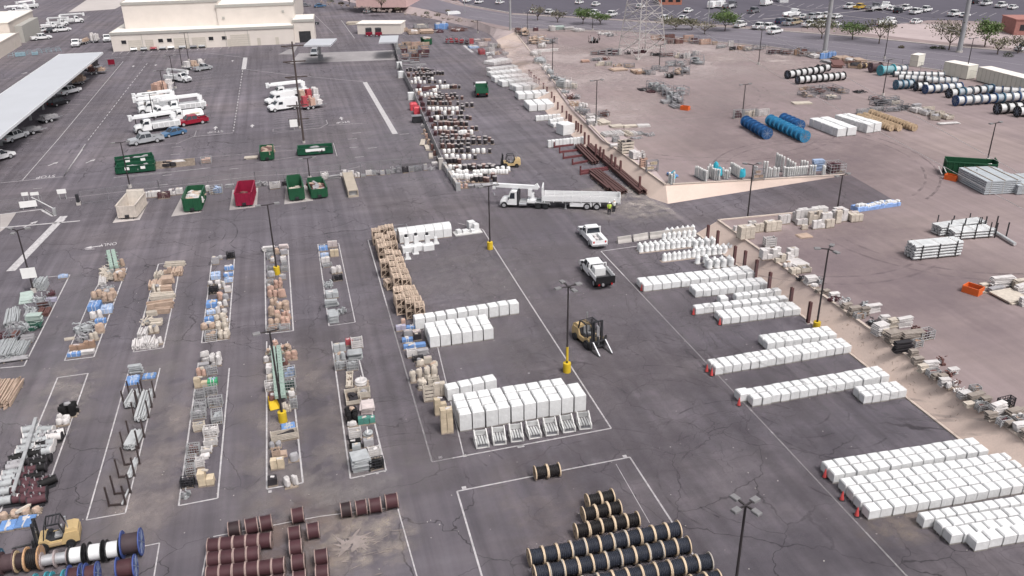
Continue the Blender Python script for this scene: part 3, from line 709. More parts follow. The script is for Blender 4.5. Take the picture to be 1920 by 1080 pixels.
WORDS = {'tan':'tan','white':'off-white','cream':'cream','blue':'blue','pale_blue':'pale blue','grey':'grey','dark':'dark grey','silver':'silver grey','brown':'brown','rust':'rusty brown','maroon':'maroon',
 'green':'green','teal':'teal','emerald':'emerald green','yellow':'yellow','red':'red','salmon':'salmon','black':'black','lavender':'lavender','palegreen':'pale green','pink':'pinkish white','stone':'brownish grey','dgreen':'dark green','carton':'tan'}
KINDN = {'sack':('sack_load','bagged load','pallet load'),'tarp':('tarped_load','tarp-covered load','pallet load'),'beams':('beam_bundle','bundle of bars','bundle'),'pipes':('pipe_bundle','bundle of tubes','bundle'),
 'tangle':('parts_heap','heap of steel parts','heap'),'plates':('plate_stack','flat plate stack','stack'),'boxes':('carton_stack','stack of boxes','boxes'),'bin':('wire_bin','wire parts bin','bin'),
 'crate':('open_crate','open slatted crate','crate'),'coil':('coil_stack','cable coil stack','coil'),'rack':('steel_rack','open steel rack','rack')}
def pallet_mb(w, d, h=.12):
    mb = MB()
    for y in (-d*.42,0,d*.42): mb.cbox(0,y,0,w,min(.14,d*.2),h*.7)
    n = max(3,int(w/.28))
    for i in range(n): mb.cbox(-w/2+w*(i+.5)/n,0,h*.7,w/n*.62,d,h*.3)
    return mb
def J(a): return random.uniform(-a,a)
def load(kind, w, d, h, col, name, label, cat, loc, rz, group=None):
    r = T(name, label, cat, loc, rz, group)
    c = C(col)
    if kind in ('sack','tarp','boxes','bin','coil','crate'):
        pallet_mb(w, d).build('pallet', WOODG(), r); z = .125; hh = max(.12, h-z)
    else: z = 0; hh = h
    if kind == 'sack':
        mb = MB(); nx = max(1,round(w/.62)); ny = max(1,round(d/.62))
        for i in range(nx):
            for j in range(ny):
                for k in range(2 if hh > .7 else 1):
                    mb.blob(-w/2+w*(i+.5)/nx+J(.06), -d/2+d*(j+.5)/ny+J(.06), z+k*hh*.5, w/nx*random.uniform(.75,1.02), d/ny*random.uniform(.75,1.02), hh*(.55 if hh > .7 else 1)*(1+J(.25)), 0, J(.5))
        mb.build('sacks', c, r)
        if random.random() < .5:
            mb = MB(); mb.blob(J(w*.2),J(d*.2),z+hh*.85,w*.4,d*.35,.25,0,J(1)); mb.build('loose_sack', C(random.choice(['white','cream','tan','grey'])), r)
    elif kind == 'tarp':
        mb = MB(); mb.cbox(0,0,z,w*.96,d*.96,hh*.8,0,0,.07); mb.build('tarp', c, r)
        mb = MB()
        for i in range(random.randint(2,4)): mb.cbox(J(w*.3),J(d*.3),z+hh*.8,w*random.uniform(.15,.35),d*random.uniform(.15,.35),hh*random.uniform(.1,.3),0,J(.6),.02)
        mb.build('loose_parts', C(random.choice(['white','pale_blue','pale_blue','cream','silver'])), r)
        mb = MB(); k = J(w*.3); mb.cbox(k,0,z+.01,.05,d*.975,hh*.8+.004); mb.cbox(-k*.7,0,z+.01,.05,d*.975,hh*.8+.003); mb.build('strap', C('white'), r)
    elif kind == 'beams':
        al = 1 if w >= d else 0; L, B = (w,d) if al else (d,w)
        n = max(3,int(B/.16)); lay = max(1,int(h/.17))
        mb = MB()
        for k in range(lay):
            for i in range(n):
                if k == lay-1 and random.random() < .3: continue
                y = -B/2+B*(i+.5)/n+J(.02); l = L*(1+J(.06)); z0 = .10+k*(h-.08)/lay; a = J(.02)*L; x0 = J(.05)*L
                p, q = ((-l/2+x0,y-a,z0),(l/2+x0,y+a,z0)) if al else ((y-a,-l/2+x0,z0),(y+a,l/2+x0,z0))
                mb.bar(p,q,.75*B/n,0,.8*(h-.08)/lay)
        mb.build('bars', c, r)
        mb = MB()
        for s in (-.32,.32):
            if al: mb.cbox(s*L,0,0,.12,B*1.02,.10)
            else: mb.cbox(0,s*L,0,B*1.02,.12,.10)
        mb.build('bearer', WOODG(), r)
    elif kind == 'pipes':
        al = 1 if w >= d else 0; L, B = (w,d) if al else (d,w); rr = min(.12,B/6); n = max(3,int(B/(rr*2.05))); mb = MB(); lay = max(1,int((h-.08)/(rr*1.8)))
        for k in range(lay):
            for i in range(n-k % 2):
                y = -B/2+B*(i+.5+(k % 2)*.5)/n; x0 = J(.04)*L; z0 = .08+rr+k*rr*1.75
                p, q = ((-L/2+x0,y,z0),(L/2+x0,y,z0)) if al else ((y,-L/2+x0,z0),(y,L/2+x0,z0))
                mb.cyl(p,q,rr,7)
        mb.build('tubes', c, r)
        mb = MB()
        for s in (-.3,.3):
            if al: mb.cbox(s*L,0,0,.12,B,.08)
            else: mb.cbox(0,s*L,0,B,.12,.08)
        mb.build('bearer', WOODG(), r)
    elif kind == 'tangle':
        mb = MB(); n = int(14+w*d*8)
        for i in range(min(n,46)):
            p = Vector((J(w*.48),J(d*.48),random.uniform(.05,h*.9))); a = random.random()*6.3; l = random.uniform(.3,.9)*min(w,d)*.7
            q = p+Vector((cs(a)*l,sn(a)*l,J(h*.45))); q.x = max(-w/2,min(w/2,q.x)); q.y = max(-d/2,min(d/2,q.y)); q.z = max(.05,min(h,q.z))
            mb.bar(p,q,random.uniform(.05,.14),0,random.uniform(.04,.10))
        for i in range(6): mb.cbox(J(w*.35),J(d*.35),0,w*random.uniform(.15,.35),d*random.uniform(.15,.35),h*random.uniform(.25,.7),0,J(1.5),.02)
        mb.build('steel_parts', c, r)
        fc = C(random.choice(['silver','grey','white','silver']))
        for i in range(4): MB().cbox(J(w*.35),J(d*.35),h*.3,w*.12,d*.2,h*random.uniform(.1,.5),0,J(1.5)).build('fitting', fc, r)
    elif kind == 'plates':
        mb = MB(); n = max(2,int(h/.13))
        for k in range(n): mb.cbox(J(.08),J(.08),.03+k*h/n,w*(1+J(.10)),d*(1+J(.10)),h/n*.66,0,J(.11))
        mb.build('plates', c, r)
        mb = MB()
        for k in range(n): mb.cbox(0,0,k*h/n,w*.8,.1,h/n*.4); mb.cbox(0,d*.3,k*h/n,w*.8,.1,h/n*.4)
        mb.build('spacer', WOODG(), r)
    elif kind == 'boxes':
        mb = MB(); nx = max(1,round(w/.6)); ny = max(1,round(d/.6)); nz = max(1,round(hh/.45))
        for i in range(nx):
            for j in range(ny):
                for k in range(nz):
                    if k == nz-1 and nz > 1 and random.random() < .2: continue
                    mb.cbox(-w/2+w*(i+.5)/nx,-d/2+d*(j+.5)/ny,z+k*hh/nz,w/nx*.93,d/ny*.93,hh/nz*.97,0,J(.05),.015)
        mb.build('boxes', c, r)
        MB().cbox(J(w*.2),J(d*.2),z+hh*.98,w*.4,d*.3,.06,0,J(.5)).build('lid_sheet', C(random.choice(['white','cream','pink'])), r)
    elif kind == 'bin':
        mb = MB()
        for x in (-w/2,w/2):
            for y in (-d/2,d/2): mb.bar((x,y,0),(x,y,h),.07)
        for q in (z,z+hh*.35,z+hh*.7,h):
            for s in (-1,1): mb.bar((-w/2,s*d/2,q),(w/2,s*d/2,q),.045); mb.bar((s*w/2,-d/2,q),(s*w/2,d/2,q),.045)
        for i in range(1,5):
            for s in (-1,1): mb.bar((-w/2+w*i/5,s*d/2,z),(-w/2+w*i/5,s*d/2,h),.03); mb.bar((s*w/2,-d/2+d*i/5,z),(s*w/2,-d/2+d*i/5,h),.03)
        mb.build('cage', (DARK() if col in ('dark','black') else M('cage_wire',(.40,.40,.41),.5,.2,var=.25)) if col not in ('white',) else C('white'), r)
        mb = MB()
        for i in range(9): mb.cbox(J(w*.32),J(d*.32),z,w*random.uniform(.2,.4),d*random.uniform(.2,.4),hh*random.uniform(.45,.9),0,J(1),.02)
        mb.build('content', c, r)
    elif kind == 'crate':
        mb = MB(); n = 4
        for k in range(n):
            q = z+hh*k/n+.04
            for s in (-1,1): mb.cbox(0,s*(d/2-.03),q,w,.05,hh/n*.68); mb.cbox(s*(w/2-.03),0,q,.05,d-.12,hh/n*.68)
        for x in (-w/2,w/2):
            for y in (-d/2,d/2): mb.bar((x*.97,y*.97,z),(x*.97,y*.97,h+.03),.09)
        mb.build('slats', c, r)
        mb = MB()
        for i in range(6): mb.cbox(J(w*.28),J(d*.28),z,w*random.uniform(.2,.4),d*random.uniform(.2,.4),hh*random.uniform(.4,1.0),0,J(1),.02)
        mb.build('content', C(random.choice(['white','grey','cream','dark'])), r)
    elif kind == 'coil':
        mb = MB(); n = 14; ro = min(w,d)*.5; 
        for k in range(max(1,int(hh/.2))):
            mb.lathe([(ro*.55,0),(ro*.95,.0),(ro,.06),(ro*.95,.17),(ro*.55,.17),(ro*.5,.08)],J(.08),J(.08),z+k*.2,n)
        mb.build('coil', c, r)
        mb = MB(); mb.bar((0,-ro,z+.1),(0,ro,z+hh+.02),.06); mb.build('tie', C('white'), r)
    elif kind == 'rack':
        mb = MB()
        for x in (-w/2,w/2):
            for y in (-d/2,d/2): mb.bar((x,y,0),(x,y,h),.09)
        for q in (h*.2,h*.6,h):
            for s in (-1,1): mb.bar((-w/2,s*d/2,q),(w/2,s*d/2,q),.07); mb.bar((s*w/2,-d/2,q),(s*w/2,d/2,q),.07)
        mb.build('frame', STEEL(), r)
        mb = MB()
        for i in range(8): mb.cbox(J(w*.3),J(d*.3),random.choice((h*.22,h*.62)),w*random.uniform(.2,.5),d*.3,h*.22,0,J(.4),.02)
        mb.build('stored_parts', c, r)
    return r
SEEN = {}
def items(ox, oy, s, bay, lst, z=0., group=None, far='from far end'):
    cnt = {}
    for it in lst: cnt[(it[5],it[6])] = cnt.get((it[5],it[6]),0)+1
    num = {}
    lst = sorted(lst, key=lambda q: q[1]+q[3])
    for x0,y0,x1,y1,h,kind,col in lst:
        X0,X1,Y0,Y1 = ox+x0/s, ox+x1/s, oy+y0/s, oy+y1/s
        cx = (X0+X1)/2
        f = at(cx,Y1,z); b = at(cx,Y0,z+h); b.z = z
        w = (at(X1,Y1,z)-at(X0,Y1,z)).length*1.0; d = max(.5,(b-f).length); d = min(d, 14)
        if b.y < f.y: d = .5
        c = (f+b)/2 if b.y > f.y+.5 else f+Vector((.06,.25,0))
        nm, ph, cat = KINDN[kind]; k = (kind,col); num[k] = num.get(k,0)+1
        ph = WORDS[col]+' '+ph
        lab = '%s in the %s' % (ph, bay) if cnt[k] == 1 else '%s %s %s, %s' % (ORD[num[k]], ph, far, bay)
        if lab in SEEN: lab = lab+', second group'
        SEEN[lab] = 1
        rz = -math.atan2(b.x-f.x, b.y-f.y) if (d > 2.0*w and b.y > f.y+.5) else R(J(5))
        load(kind, w, d, h, col, nm, lab, cat, c, rz, group)
P = lambda s: [tuple(float(q) if i < 5 else q for i,q in enumerate(l.split())) for l in s.strip().split('\n')]
items(0,440,4.32,'leftmost far bay of steel parts',P('''285 335 375 460 1.2 beams silver
165 455 265 555 .3 plates palegreen
470 315 545 360 .5 tarp pale_blue
370 450 440 500 .6 tangle maroon
365 515 450 550 .4 plates lavender
305 525 400 600 .8 rack rust
225 470 360 560 1. tangle silver
200 550 300 640 1.0 tangle silver
45 580 150 750 .8 beams silver
315 580 400 665 .5 beams rust
210 600 290 700 .8 beams silver
225 630 330 735 1.1 plates palegreen
225 700 335 785 .6 tangle dgreen
70 690 160 800 1. tangle grey
150 690 230 820 1. tangle silver
175 800 270 880 .6 beams grey
-40 780 60 860 .7 tangle maroon
-80 840 100 1030 .9 beams silver
85 850 210 1000 .7 beams silver
-60 930 110 1035 .8 tangle silver
0 980 215 1035 .35 pipes grey
60 760 150 900 1.2 rack rust'''))
items(0,440,4.32,'far bay of mixed blue loads',P('''815 210 925 390 1.1 tangle cream
925 208 1005 265 .8 sack tan
930 265 1005 380 .9 sack tan
800 310 860 420 .6 beams white
810 395 925 450 .5 tangle grey
745 455 830 520 .8 sack tan
830 435 930 550 .9 sack tan
720 520 815 630 .9 tarp blue
820 550 910 650 .8 tarp pale_blue
730 615 830 690 .8 sack white
770 665 855 730 .7 tarp blue
595 695 765 805 .9 tangle silver
770 725 840 805 .8 sack tan
525 815 600 858 .3 beams cream
620 790 720 875 .7 tangle grey
720 800 795 865 .8 sack cream
565 885 685 945 .6 boxes brown
685 855 765 928 .8 boxes brown
550 935 650 1000 .6 tarp blue
658 925 755 975 .4 plates white'''))
items(230,470,5.4,'far bay of cream timber',P('''430 95 620 170 .6 beams cream
500 150 605 262 .7 beams tan
410 175 495 240 .8 boxes tan
320 190 410 285 .7 beams cream
400 240 510 345 .7 plates tan
270 280 395 395 .7 beams tan
300 335 390 445 .8 sack cream
390 335 492 430 .8 beams tan
290 410 515 508 .7 beams cream
260 490 500 605 .9 beams tan
245 580 345 668 .6 beams cream
340 560 475 645 .7 beams tan
195 650 300 765 .6 tangle cream
290 675 395 765 .6 beams cream
160 765 250 885 .6 beams white
260 760 360 845 .8 sack cream
100 870 225 1005 .7 beams white
215 850 315 995 .8 beams white
310 870 365 985 .6 beams white
360 885 402 955 .7 sack white'''))
items(230,470,5.4,'far bay of blue and white bags',P('''905 45 975 145 .9 boxes grey
960 40 1005 95 .6 sack grey
1055 20 1130 88 .9 bin dark
1030 145 1120 208 .7 tarp blue
895 195 990 305 .8 tarp pale_blue
1020 220 1115 272 .6 tarp blue
1030 270 1110 332 .7 tarp pale_blue
855 310 985 358 .5 sack white
880 340 960 445 .8 bin dark
955 335 1040 392 .7 sack white
1030 375 1095 428 .7 boxes white
955 400 1025 512 .8 sack salmon
1010 430 1075 512 .7 sack grey
850 480 955 592 .8 tarp blue
950 515 1060 575 .7 sack white
850 580 940 655 .6 tarp pale_blue
940 570 1050 645 .7 sack white
830 660 920 742 .8 tarp blue
910 640 1045 712 .7 sack cream
795 735 930 805 .7 sack tan
930 690 1065 805 .8 sack cream
840 805 950 915 .7 bin tan
960 780 1080 905 .8 sack cream
1035 700 1075 738 .5 sack white'''))
items(470,440,5.4,'far bay of tan sacks',P('''120 115 235 172 .6 plates white
290 95 380 150 .6 plates pink
165 145 235 198 .6 bin grey
240 130 295 202 .8 sack tan
300 160 370 212 .7 boxes grey
165 195 240 252 .7 bin grey
190 240 255 288 .6 sack white
300 215 360 282 .7 boxes white
315 270 365 322 .6 bin grey
170 325 235 382 .7 bin grey
310 330 370 378 .6 bin grey
165 385 240 442 .7 sack grey
290 410 355 462 .6 boxes grey
235 445 320 555 .9 sack salmon
165 475 225 517 .6 bin brown
165 525 235 582 .7 sack salmon
175 570 280 642 .8 sack salmon
280 560 360 642 .8 sack salmon
190 650 280 722 .8 sack tan
250 680 320 768 .8 sack tan
320 660 390 782 .9 sack tan
175 730 245 832 .9 sack tan
250 770 360 862 .9 sack salmon
350 800 415 862 .8 sack salmon
250 830 320 892 .8 sack tan
185 870 290 952 .9 sack tan
300 860 400 932 .9 sack salmon
160 920 290 985 .6 bin brown
300 920 390 968 .5 bin rust'''))
items(470,440,5.4,'far bay with wide empty patch',P('''690 95 780 172 .7 tarp blue
780 75 875 132 .8 boxes pink
705 170 790 240 .7 tarp pale_blue
805 145 890 228 .9 boxes carton
715 225 800 292 .7 boxes white
730 280 820 332 .4 bin grey
815 310 925 402 .8 sack white
830 400 925 472 .7 bin dark
740 450 830 552 .7 tangle silver
760 550 885 652 .7 boxes silver
755 670 885 738 .8 plates silver
870 725 970 812 .7 tangle silver
790 750 885 898 .8 plates silver'''))
items(470,620,3.6,'near bay with green rack',P('''140 80 190 120 .8 coil salmon
205 75 300 155 1.0 coil tan
95 115 160 162 .7 coil tan
180 100 240 152 .8 coil salmon
230 140 315 205 .9 sack salmon
85 160 165 218 .7 sack white
105 215 165 300 .8 boxes white
200 195 260 248 .7 sack rust
110 300 165 350 .7 sack cream
212 250 300 320 1.0 bin pale_blue
215 320 300 412 1.0 bin dgreen
240 420 300 455 .6 sack white
100 345 165 412 .9 bin white
115 410 180 500 .7 sack rust
205 475 270 552 .6 beams cream
270 455 312 530 1.0 bin grey
205 615 300 672 .25 tarp blue
140 665 320 748 .7 crate cream
125 745 205 802 .5 sack grey
145 795 195 862 .7 crate tan
195 805 245 862 .3 plates tan
250 820 325 892 .7 sack grey
135 850 225 942 .9 boxes carton
115 970 180 1055 .7 boxes dark
225 960 315 1068 .8 sack white'''))
items(470,620,3.6,'near bay ending in black bins',P('''640 50 690 105 .7 boxes red
680 40 755 125 .9 crate white
560 85 640 152 .9 boxes silver
660 120 750 205 .8 plates silver
565 150 640 212 .8 sack silver
570 200 645 268 .9 bin silver
650 195 725 272 .9 bin silver
645 275 690 392 .3 crate cream
695 305 800 388 .6 coil white
725 380 805 462 .7 crate cream
640 390 740 508 .5 crate cream
745 465 828 568 .7 plates pink
640 505 720 642 .9 sack black
725 580 800 642 .7 boxes teal
800 590 840 632 .6 boxes teal
650 610 720 655 .5 sack white
665 650 745 742 .9 crate white
755 650 825 732 .7 coil silver
665 735 745 805 .8 boxes black
760 720 830 792 .7 boxes grey
680 800 800 960 1.2 plates silver
690 790 750 880 1.4 boxes silver
795 780 875 868 .9 crate white
800 865 895 942 .9 bin black'''))
items(320,640,3.484,'near bay of grey bins',P('''195 75 258 142 1.1 sack white
257 65 330 168 1.0 sack white
190 140 250 182 .5 plates grey
165 185 235 237 .8 sack salmon
237 170 300 222 .8 bin grey
155 225 238 308 1.0 boxes carton
240 225 305 298 .7 tarp emerald
165 330 220 382 .8 bin grey
220 295 300 358 .9 bin grey
160 380 230 452 .8 bin grey
250 360 335 432 .9 bin grey
140 445 225 512 .8 bin grey
270 435 335 548 .8 bin silver
150 530 220 592 .7 crate cream
220 545 305 628 .8 bin white
220 630 300 692 .6 crate white
200 690 265 737 .4 crate white
195 725 250 772 .3 plates white
165 770 215 832 .8 crate white
180 825 280 952 1.2 boxes carton
110 670 185 742 .8 bin rust
105 755 165 817 .8 bin rust
100 810 155 882 .8 bin rust
70 880 150 962 .8 bin dark
65 945 130 1035 .8 tangle silver'''))
items(740,590,4.5,'narrow bay left of the white blocks',P('''10 90 95 142 .6 boxes lavender
55 65 90 97 .7 boxes salmon
95 85 190 132 .5 tarp blue
75 135 150 192 .7 boxes grey
150 135 220 177 .5 boxes pink
60 190 155 242 .6 tarp blue
160 175 225 222 .7 boxes dark
70 230 265 292 .6 tarp blue
105 285 185 367 .8 crate white
190 290 280 347 .6 plates grey
155 360 240 397 .4 bin dark
175 390 255 442 .7 sack cream
245 370 315 422 .7 boxes cream
130 470 185 582 1.2 sack cream
185 450 240 552 1.0 sack cream
243 430 300 562 1.1 sack cream
303 380 360 552 1.0 sack cream
190 530 272 642 1.0 sack cream
285 530 375 617 .9 crate cream
245 620 338 738 1.5 crate cream
335 605 430 692 1.3 boxes cream
335 700 440 852 1.6 boxes carton
385 770 490 1008 2.3 boxes carton'''))
items(0,690,3.374,'near bay of transformers',P('''380 210 485 318 1.1 sack black
355 285 440 372 .6 sack white
10 880 250 950 .5 sack tan
0 955 95 1038 .3 tarp blue
105 925 215 1018 .3 tarp blue
-160 70 95 262 .8 beams tan'''))
# pipe racks with dark uprights in one near bay
def pipe_rack(x0,y0,x1,y1,h,lab,ox=190,oy=670,s=3.484,posts=2,fill=1.):
    X0,X1,Y0,Y1 = ox+x0/s,ox+x1/s,oy+y0/s,oy+y1/s
    f = at((ox+x0/s)+(X1-X0)*.35,Y1); b = at(X0+(X1-X0)*.7,Y0,h); b.z = 0; L = (b-f).length; ang = math.atan2(b.y-f.y,b.x-f.x)
    t = T('pipe_rack',lab,'pipe rack',(f+b)/2,ang,'pipe racks with dark uprights'); w = 1.15
    mb = MB()
    for i in range(posts):
        x = -L*.36+L*.72*i/(posts-1)
        for sy in (-1,1): mb.bar((x,sy*w/2,0),(x,sy*w/2,1.75),.11)
        mb.bar((x,-w/2,.12),(x,w/2,.12),.12)
    mb.build('uprights', M('rack_steel',(.06,.045,.045),.6,var=.2), t)
    mb = MB(); n = int(8*fill)
    for k in range(max(1,int(4*fill))):
        for i in range(n):
            if k and random.random() < .25: continue
            y = (-.45+.9*(i+.5)/8); l = L*(.96+J(.05)); mb.bar((-l/2+J(.15),y+J(.02),.24+k*.13),(l/2+J(.15),y+J(.02),.24+k*.13),.10,0,.11)
    mb.build('pipes', M('pale_tube',(.50,.51,.52),.5,.1,var=.15), t)
pipe_rack(155,200,260,340,.8,'pipe rack of silver bars just below the blue tarps, left side')
pipe_rack(215,195,340,430,.8,'longest rack of silver bars, right of the upper rack',posts=3)
pipe_rack(150,460,265,615,.8,'silver bar rack in the middle of the rack bay')
pipe_rack(125,640,230,800,.7,'half full bar rack second from near end',fill=.5)
pipe_rack(60,850,175,985,.4,'nearly empty bar rack holding one tube at near end',fill=.14)
items(190,670,3.484,'near bay of pipe racks',P('''185 45 262 112 .9 plates silver
165 110 247 190 .5 tarp blue
272 95 355 150 .4 tarp blue'''))
# green column rack lying over its bay, yellow basin, green posts of another bay
def column_rack(p, q, h, lab, cols=2):
    a, b = at(*p), at(*q); u = b-a; t = T('column_rack',lab,'rack',(a+b)/2,math.atan2(u.y,u.x)); L = u.length
    mb = MB()
    for s in (-.26,.26):
        mb.box(-L/2,s-.2,.7,L/2,s+.2,1.0)
        for i in range(int(L/.6)): mb.cbox(-L/2+.3+i*.6,s,1.0,.16,.12,.05)
    for x in (-L*.4,0,L*.4):
        for s in (-.45,.45): mb.bar((x,s,0),(x,s,1.1),.1)
    mb.build('columns', C('green'), t)
    mb = MB()
    for i in range(5): mb.bar((-L*.4+L*.2*i,-.7,.7),(-L*.4+L*.2*i,.7,.7),.07)
    mb.build('arms', C('green'), t)
column_rack((528,760),(519,665),1,'long green drilled steel columns standing in the near bay')
column_rack((217,514),(210,482),1,'pair of tall green steel columns at head of far bay')
t = T('yellow_chute','yellow folded chute beside the yellow post base','chute',at(513,772)+Vector((0,.9,0)),R(100))
mb = MB(); mb.poly([(-1,-.5,.1),(1,-.25,.7),(1,.25,.7),(-1,.5,.1)]); mb.poly([(-1,-.5,.1),(1,-.25,.7),(1,-.35,1.0),(-1,-.6,.5)]); mb.poly([(-1,.5,.1),(1,.25,.7),(1,.35,1.0),(-1,.6,.5)]); mb.build('trough', YEL(), t); t.scale = (.75,.75,.75)
MB().cbox(.6,0,0,.5,.5,.5).build('stand', DARK(), t)
# horizontal transformers hung on a spine rack
tr = {}
def drum_unit(col):
    if col not in tr:
        r = T('horizontal_transformer','','transformer')
        MB().cyl((-.62,0,.55),(.62,0,.55),.33,12).build('tank', C(col), r)
        for s in (-1,1): MB().cyl((s*.62,0,.55),(s*.70,0,.55),.36,12).build('end_plate', C('dark' if col != 'silver' else 'white'), r)
        for x in (-.3,.3): MB().cyl((x,0,.85),(x,0,1.05),.05,6).build('bushing', C('grey'), r)
        mb = MB(); mb.cbox(0,0,0,.9,.6,.2); mb.build('cradle', DARK(), r)
        tr[col] = Proto(r)
    return tr[col]
cn = {}
for x,y,c,rz in ((205,400,'silver',10),(215,440,'silver',10),(205,475,'silver',10),(180,520,'silver',10),(170,545,'silver',0),(125,580,'black',20),(115,620,'grey',10),(105,640,'grey',10),(90,680,'silver',5),(80,712,'silver',5),(65,745,'silver',5),(45,795,'silver',0),(25,800,'silver',0),(70,850,'silver',0),
                 (300,405,'silver',-10),(265,440,'silver',0),(310,445,'grey',0),(260,475,'silver',0),(305,490,'silver',-5),(245,505,'black',0),(295,525,'silver',-10),(215,560,'black',0),(250,545,'black',0),(280,545,'silver',0),(210,605,'dark',0),(255,610,'black',0),(245,650,'black',0),(190,660,'maroon',0),(175,700,'maroon',0),(225,705,'black',0),(155,740,'maroon',0),(210,745,'maroon',0),(265,740,'maroon',20),(310,735,'black',25),(140,790,'maroon',0),(200,790,'maroon',0),(250,800,'maroon',0),(150,840,'maroon',0),(205,840,'maroon',0),(245,850,'maroon',10),(280,590,'black',0),(350,450,'white',0),(365,430,'white',15)):
    cn[c] = cn.get(c,0)+1
    drum_unit(c).put(at(x/3.374, 690+(y+18)/3.374), R(rz), '%s horizontal transformer, %s of its colour from the far end' % (WORDS[c], ORD[cn[c]]) , 'horizontal transformers on the spine rack', .95)
t = T('spine_rack','long grey spine rack between two rows of transformers','rack',at(112/3.374,690+865/3.374)); e = at(250/3.374,690+395/3.374)-t.location
mb = MB(); n = 7; mb.bar((0,0,1.25),(e.x,e.y,1.25),.25,0,.12)
for i in range(n):
    q = e*(i/(n-1)); mb.bar((q.x,q.y,0),(q.x,q.y,1.25),.12)
mb.build('frame', GALV(), t)
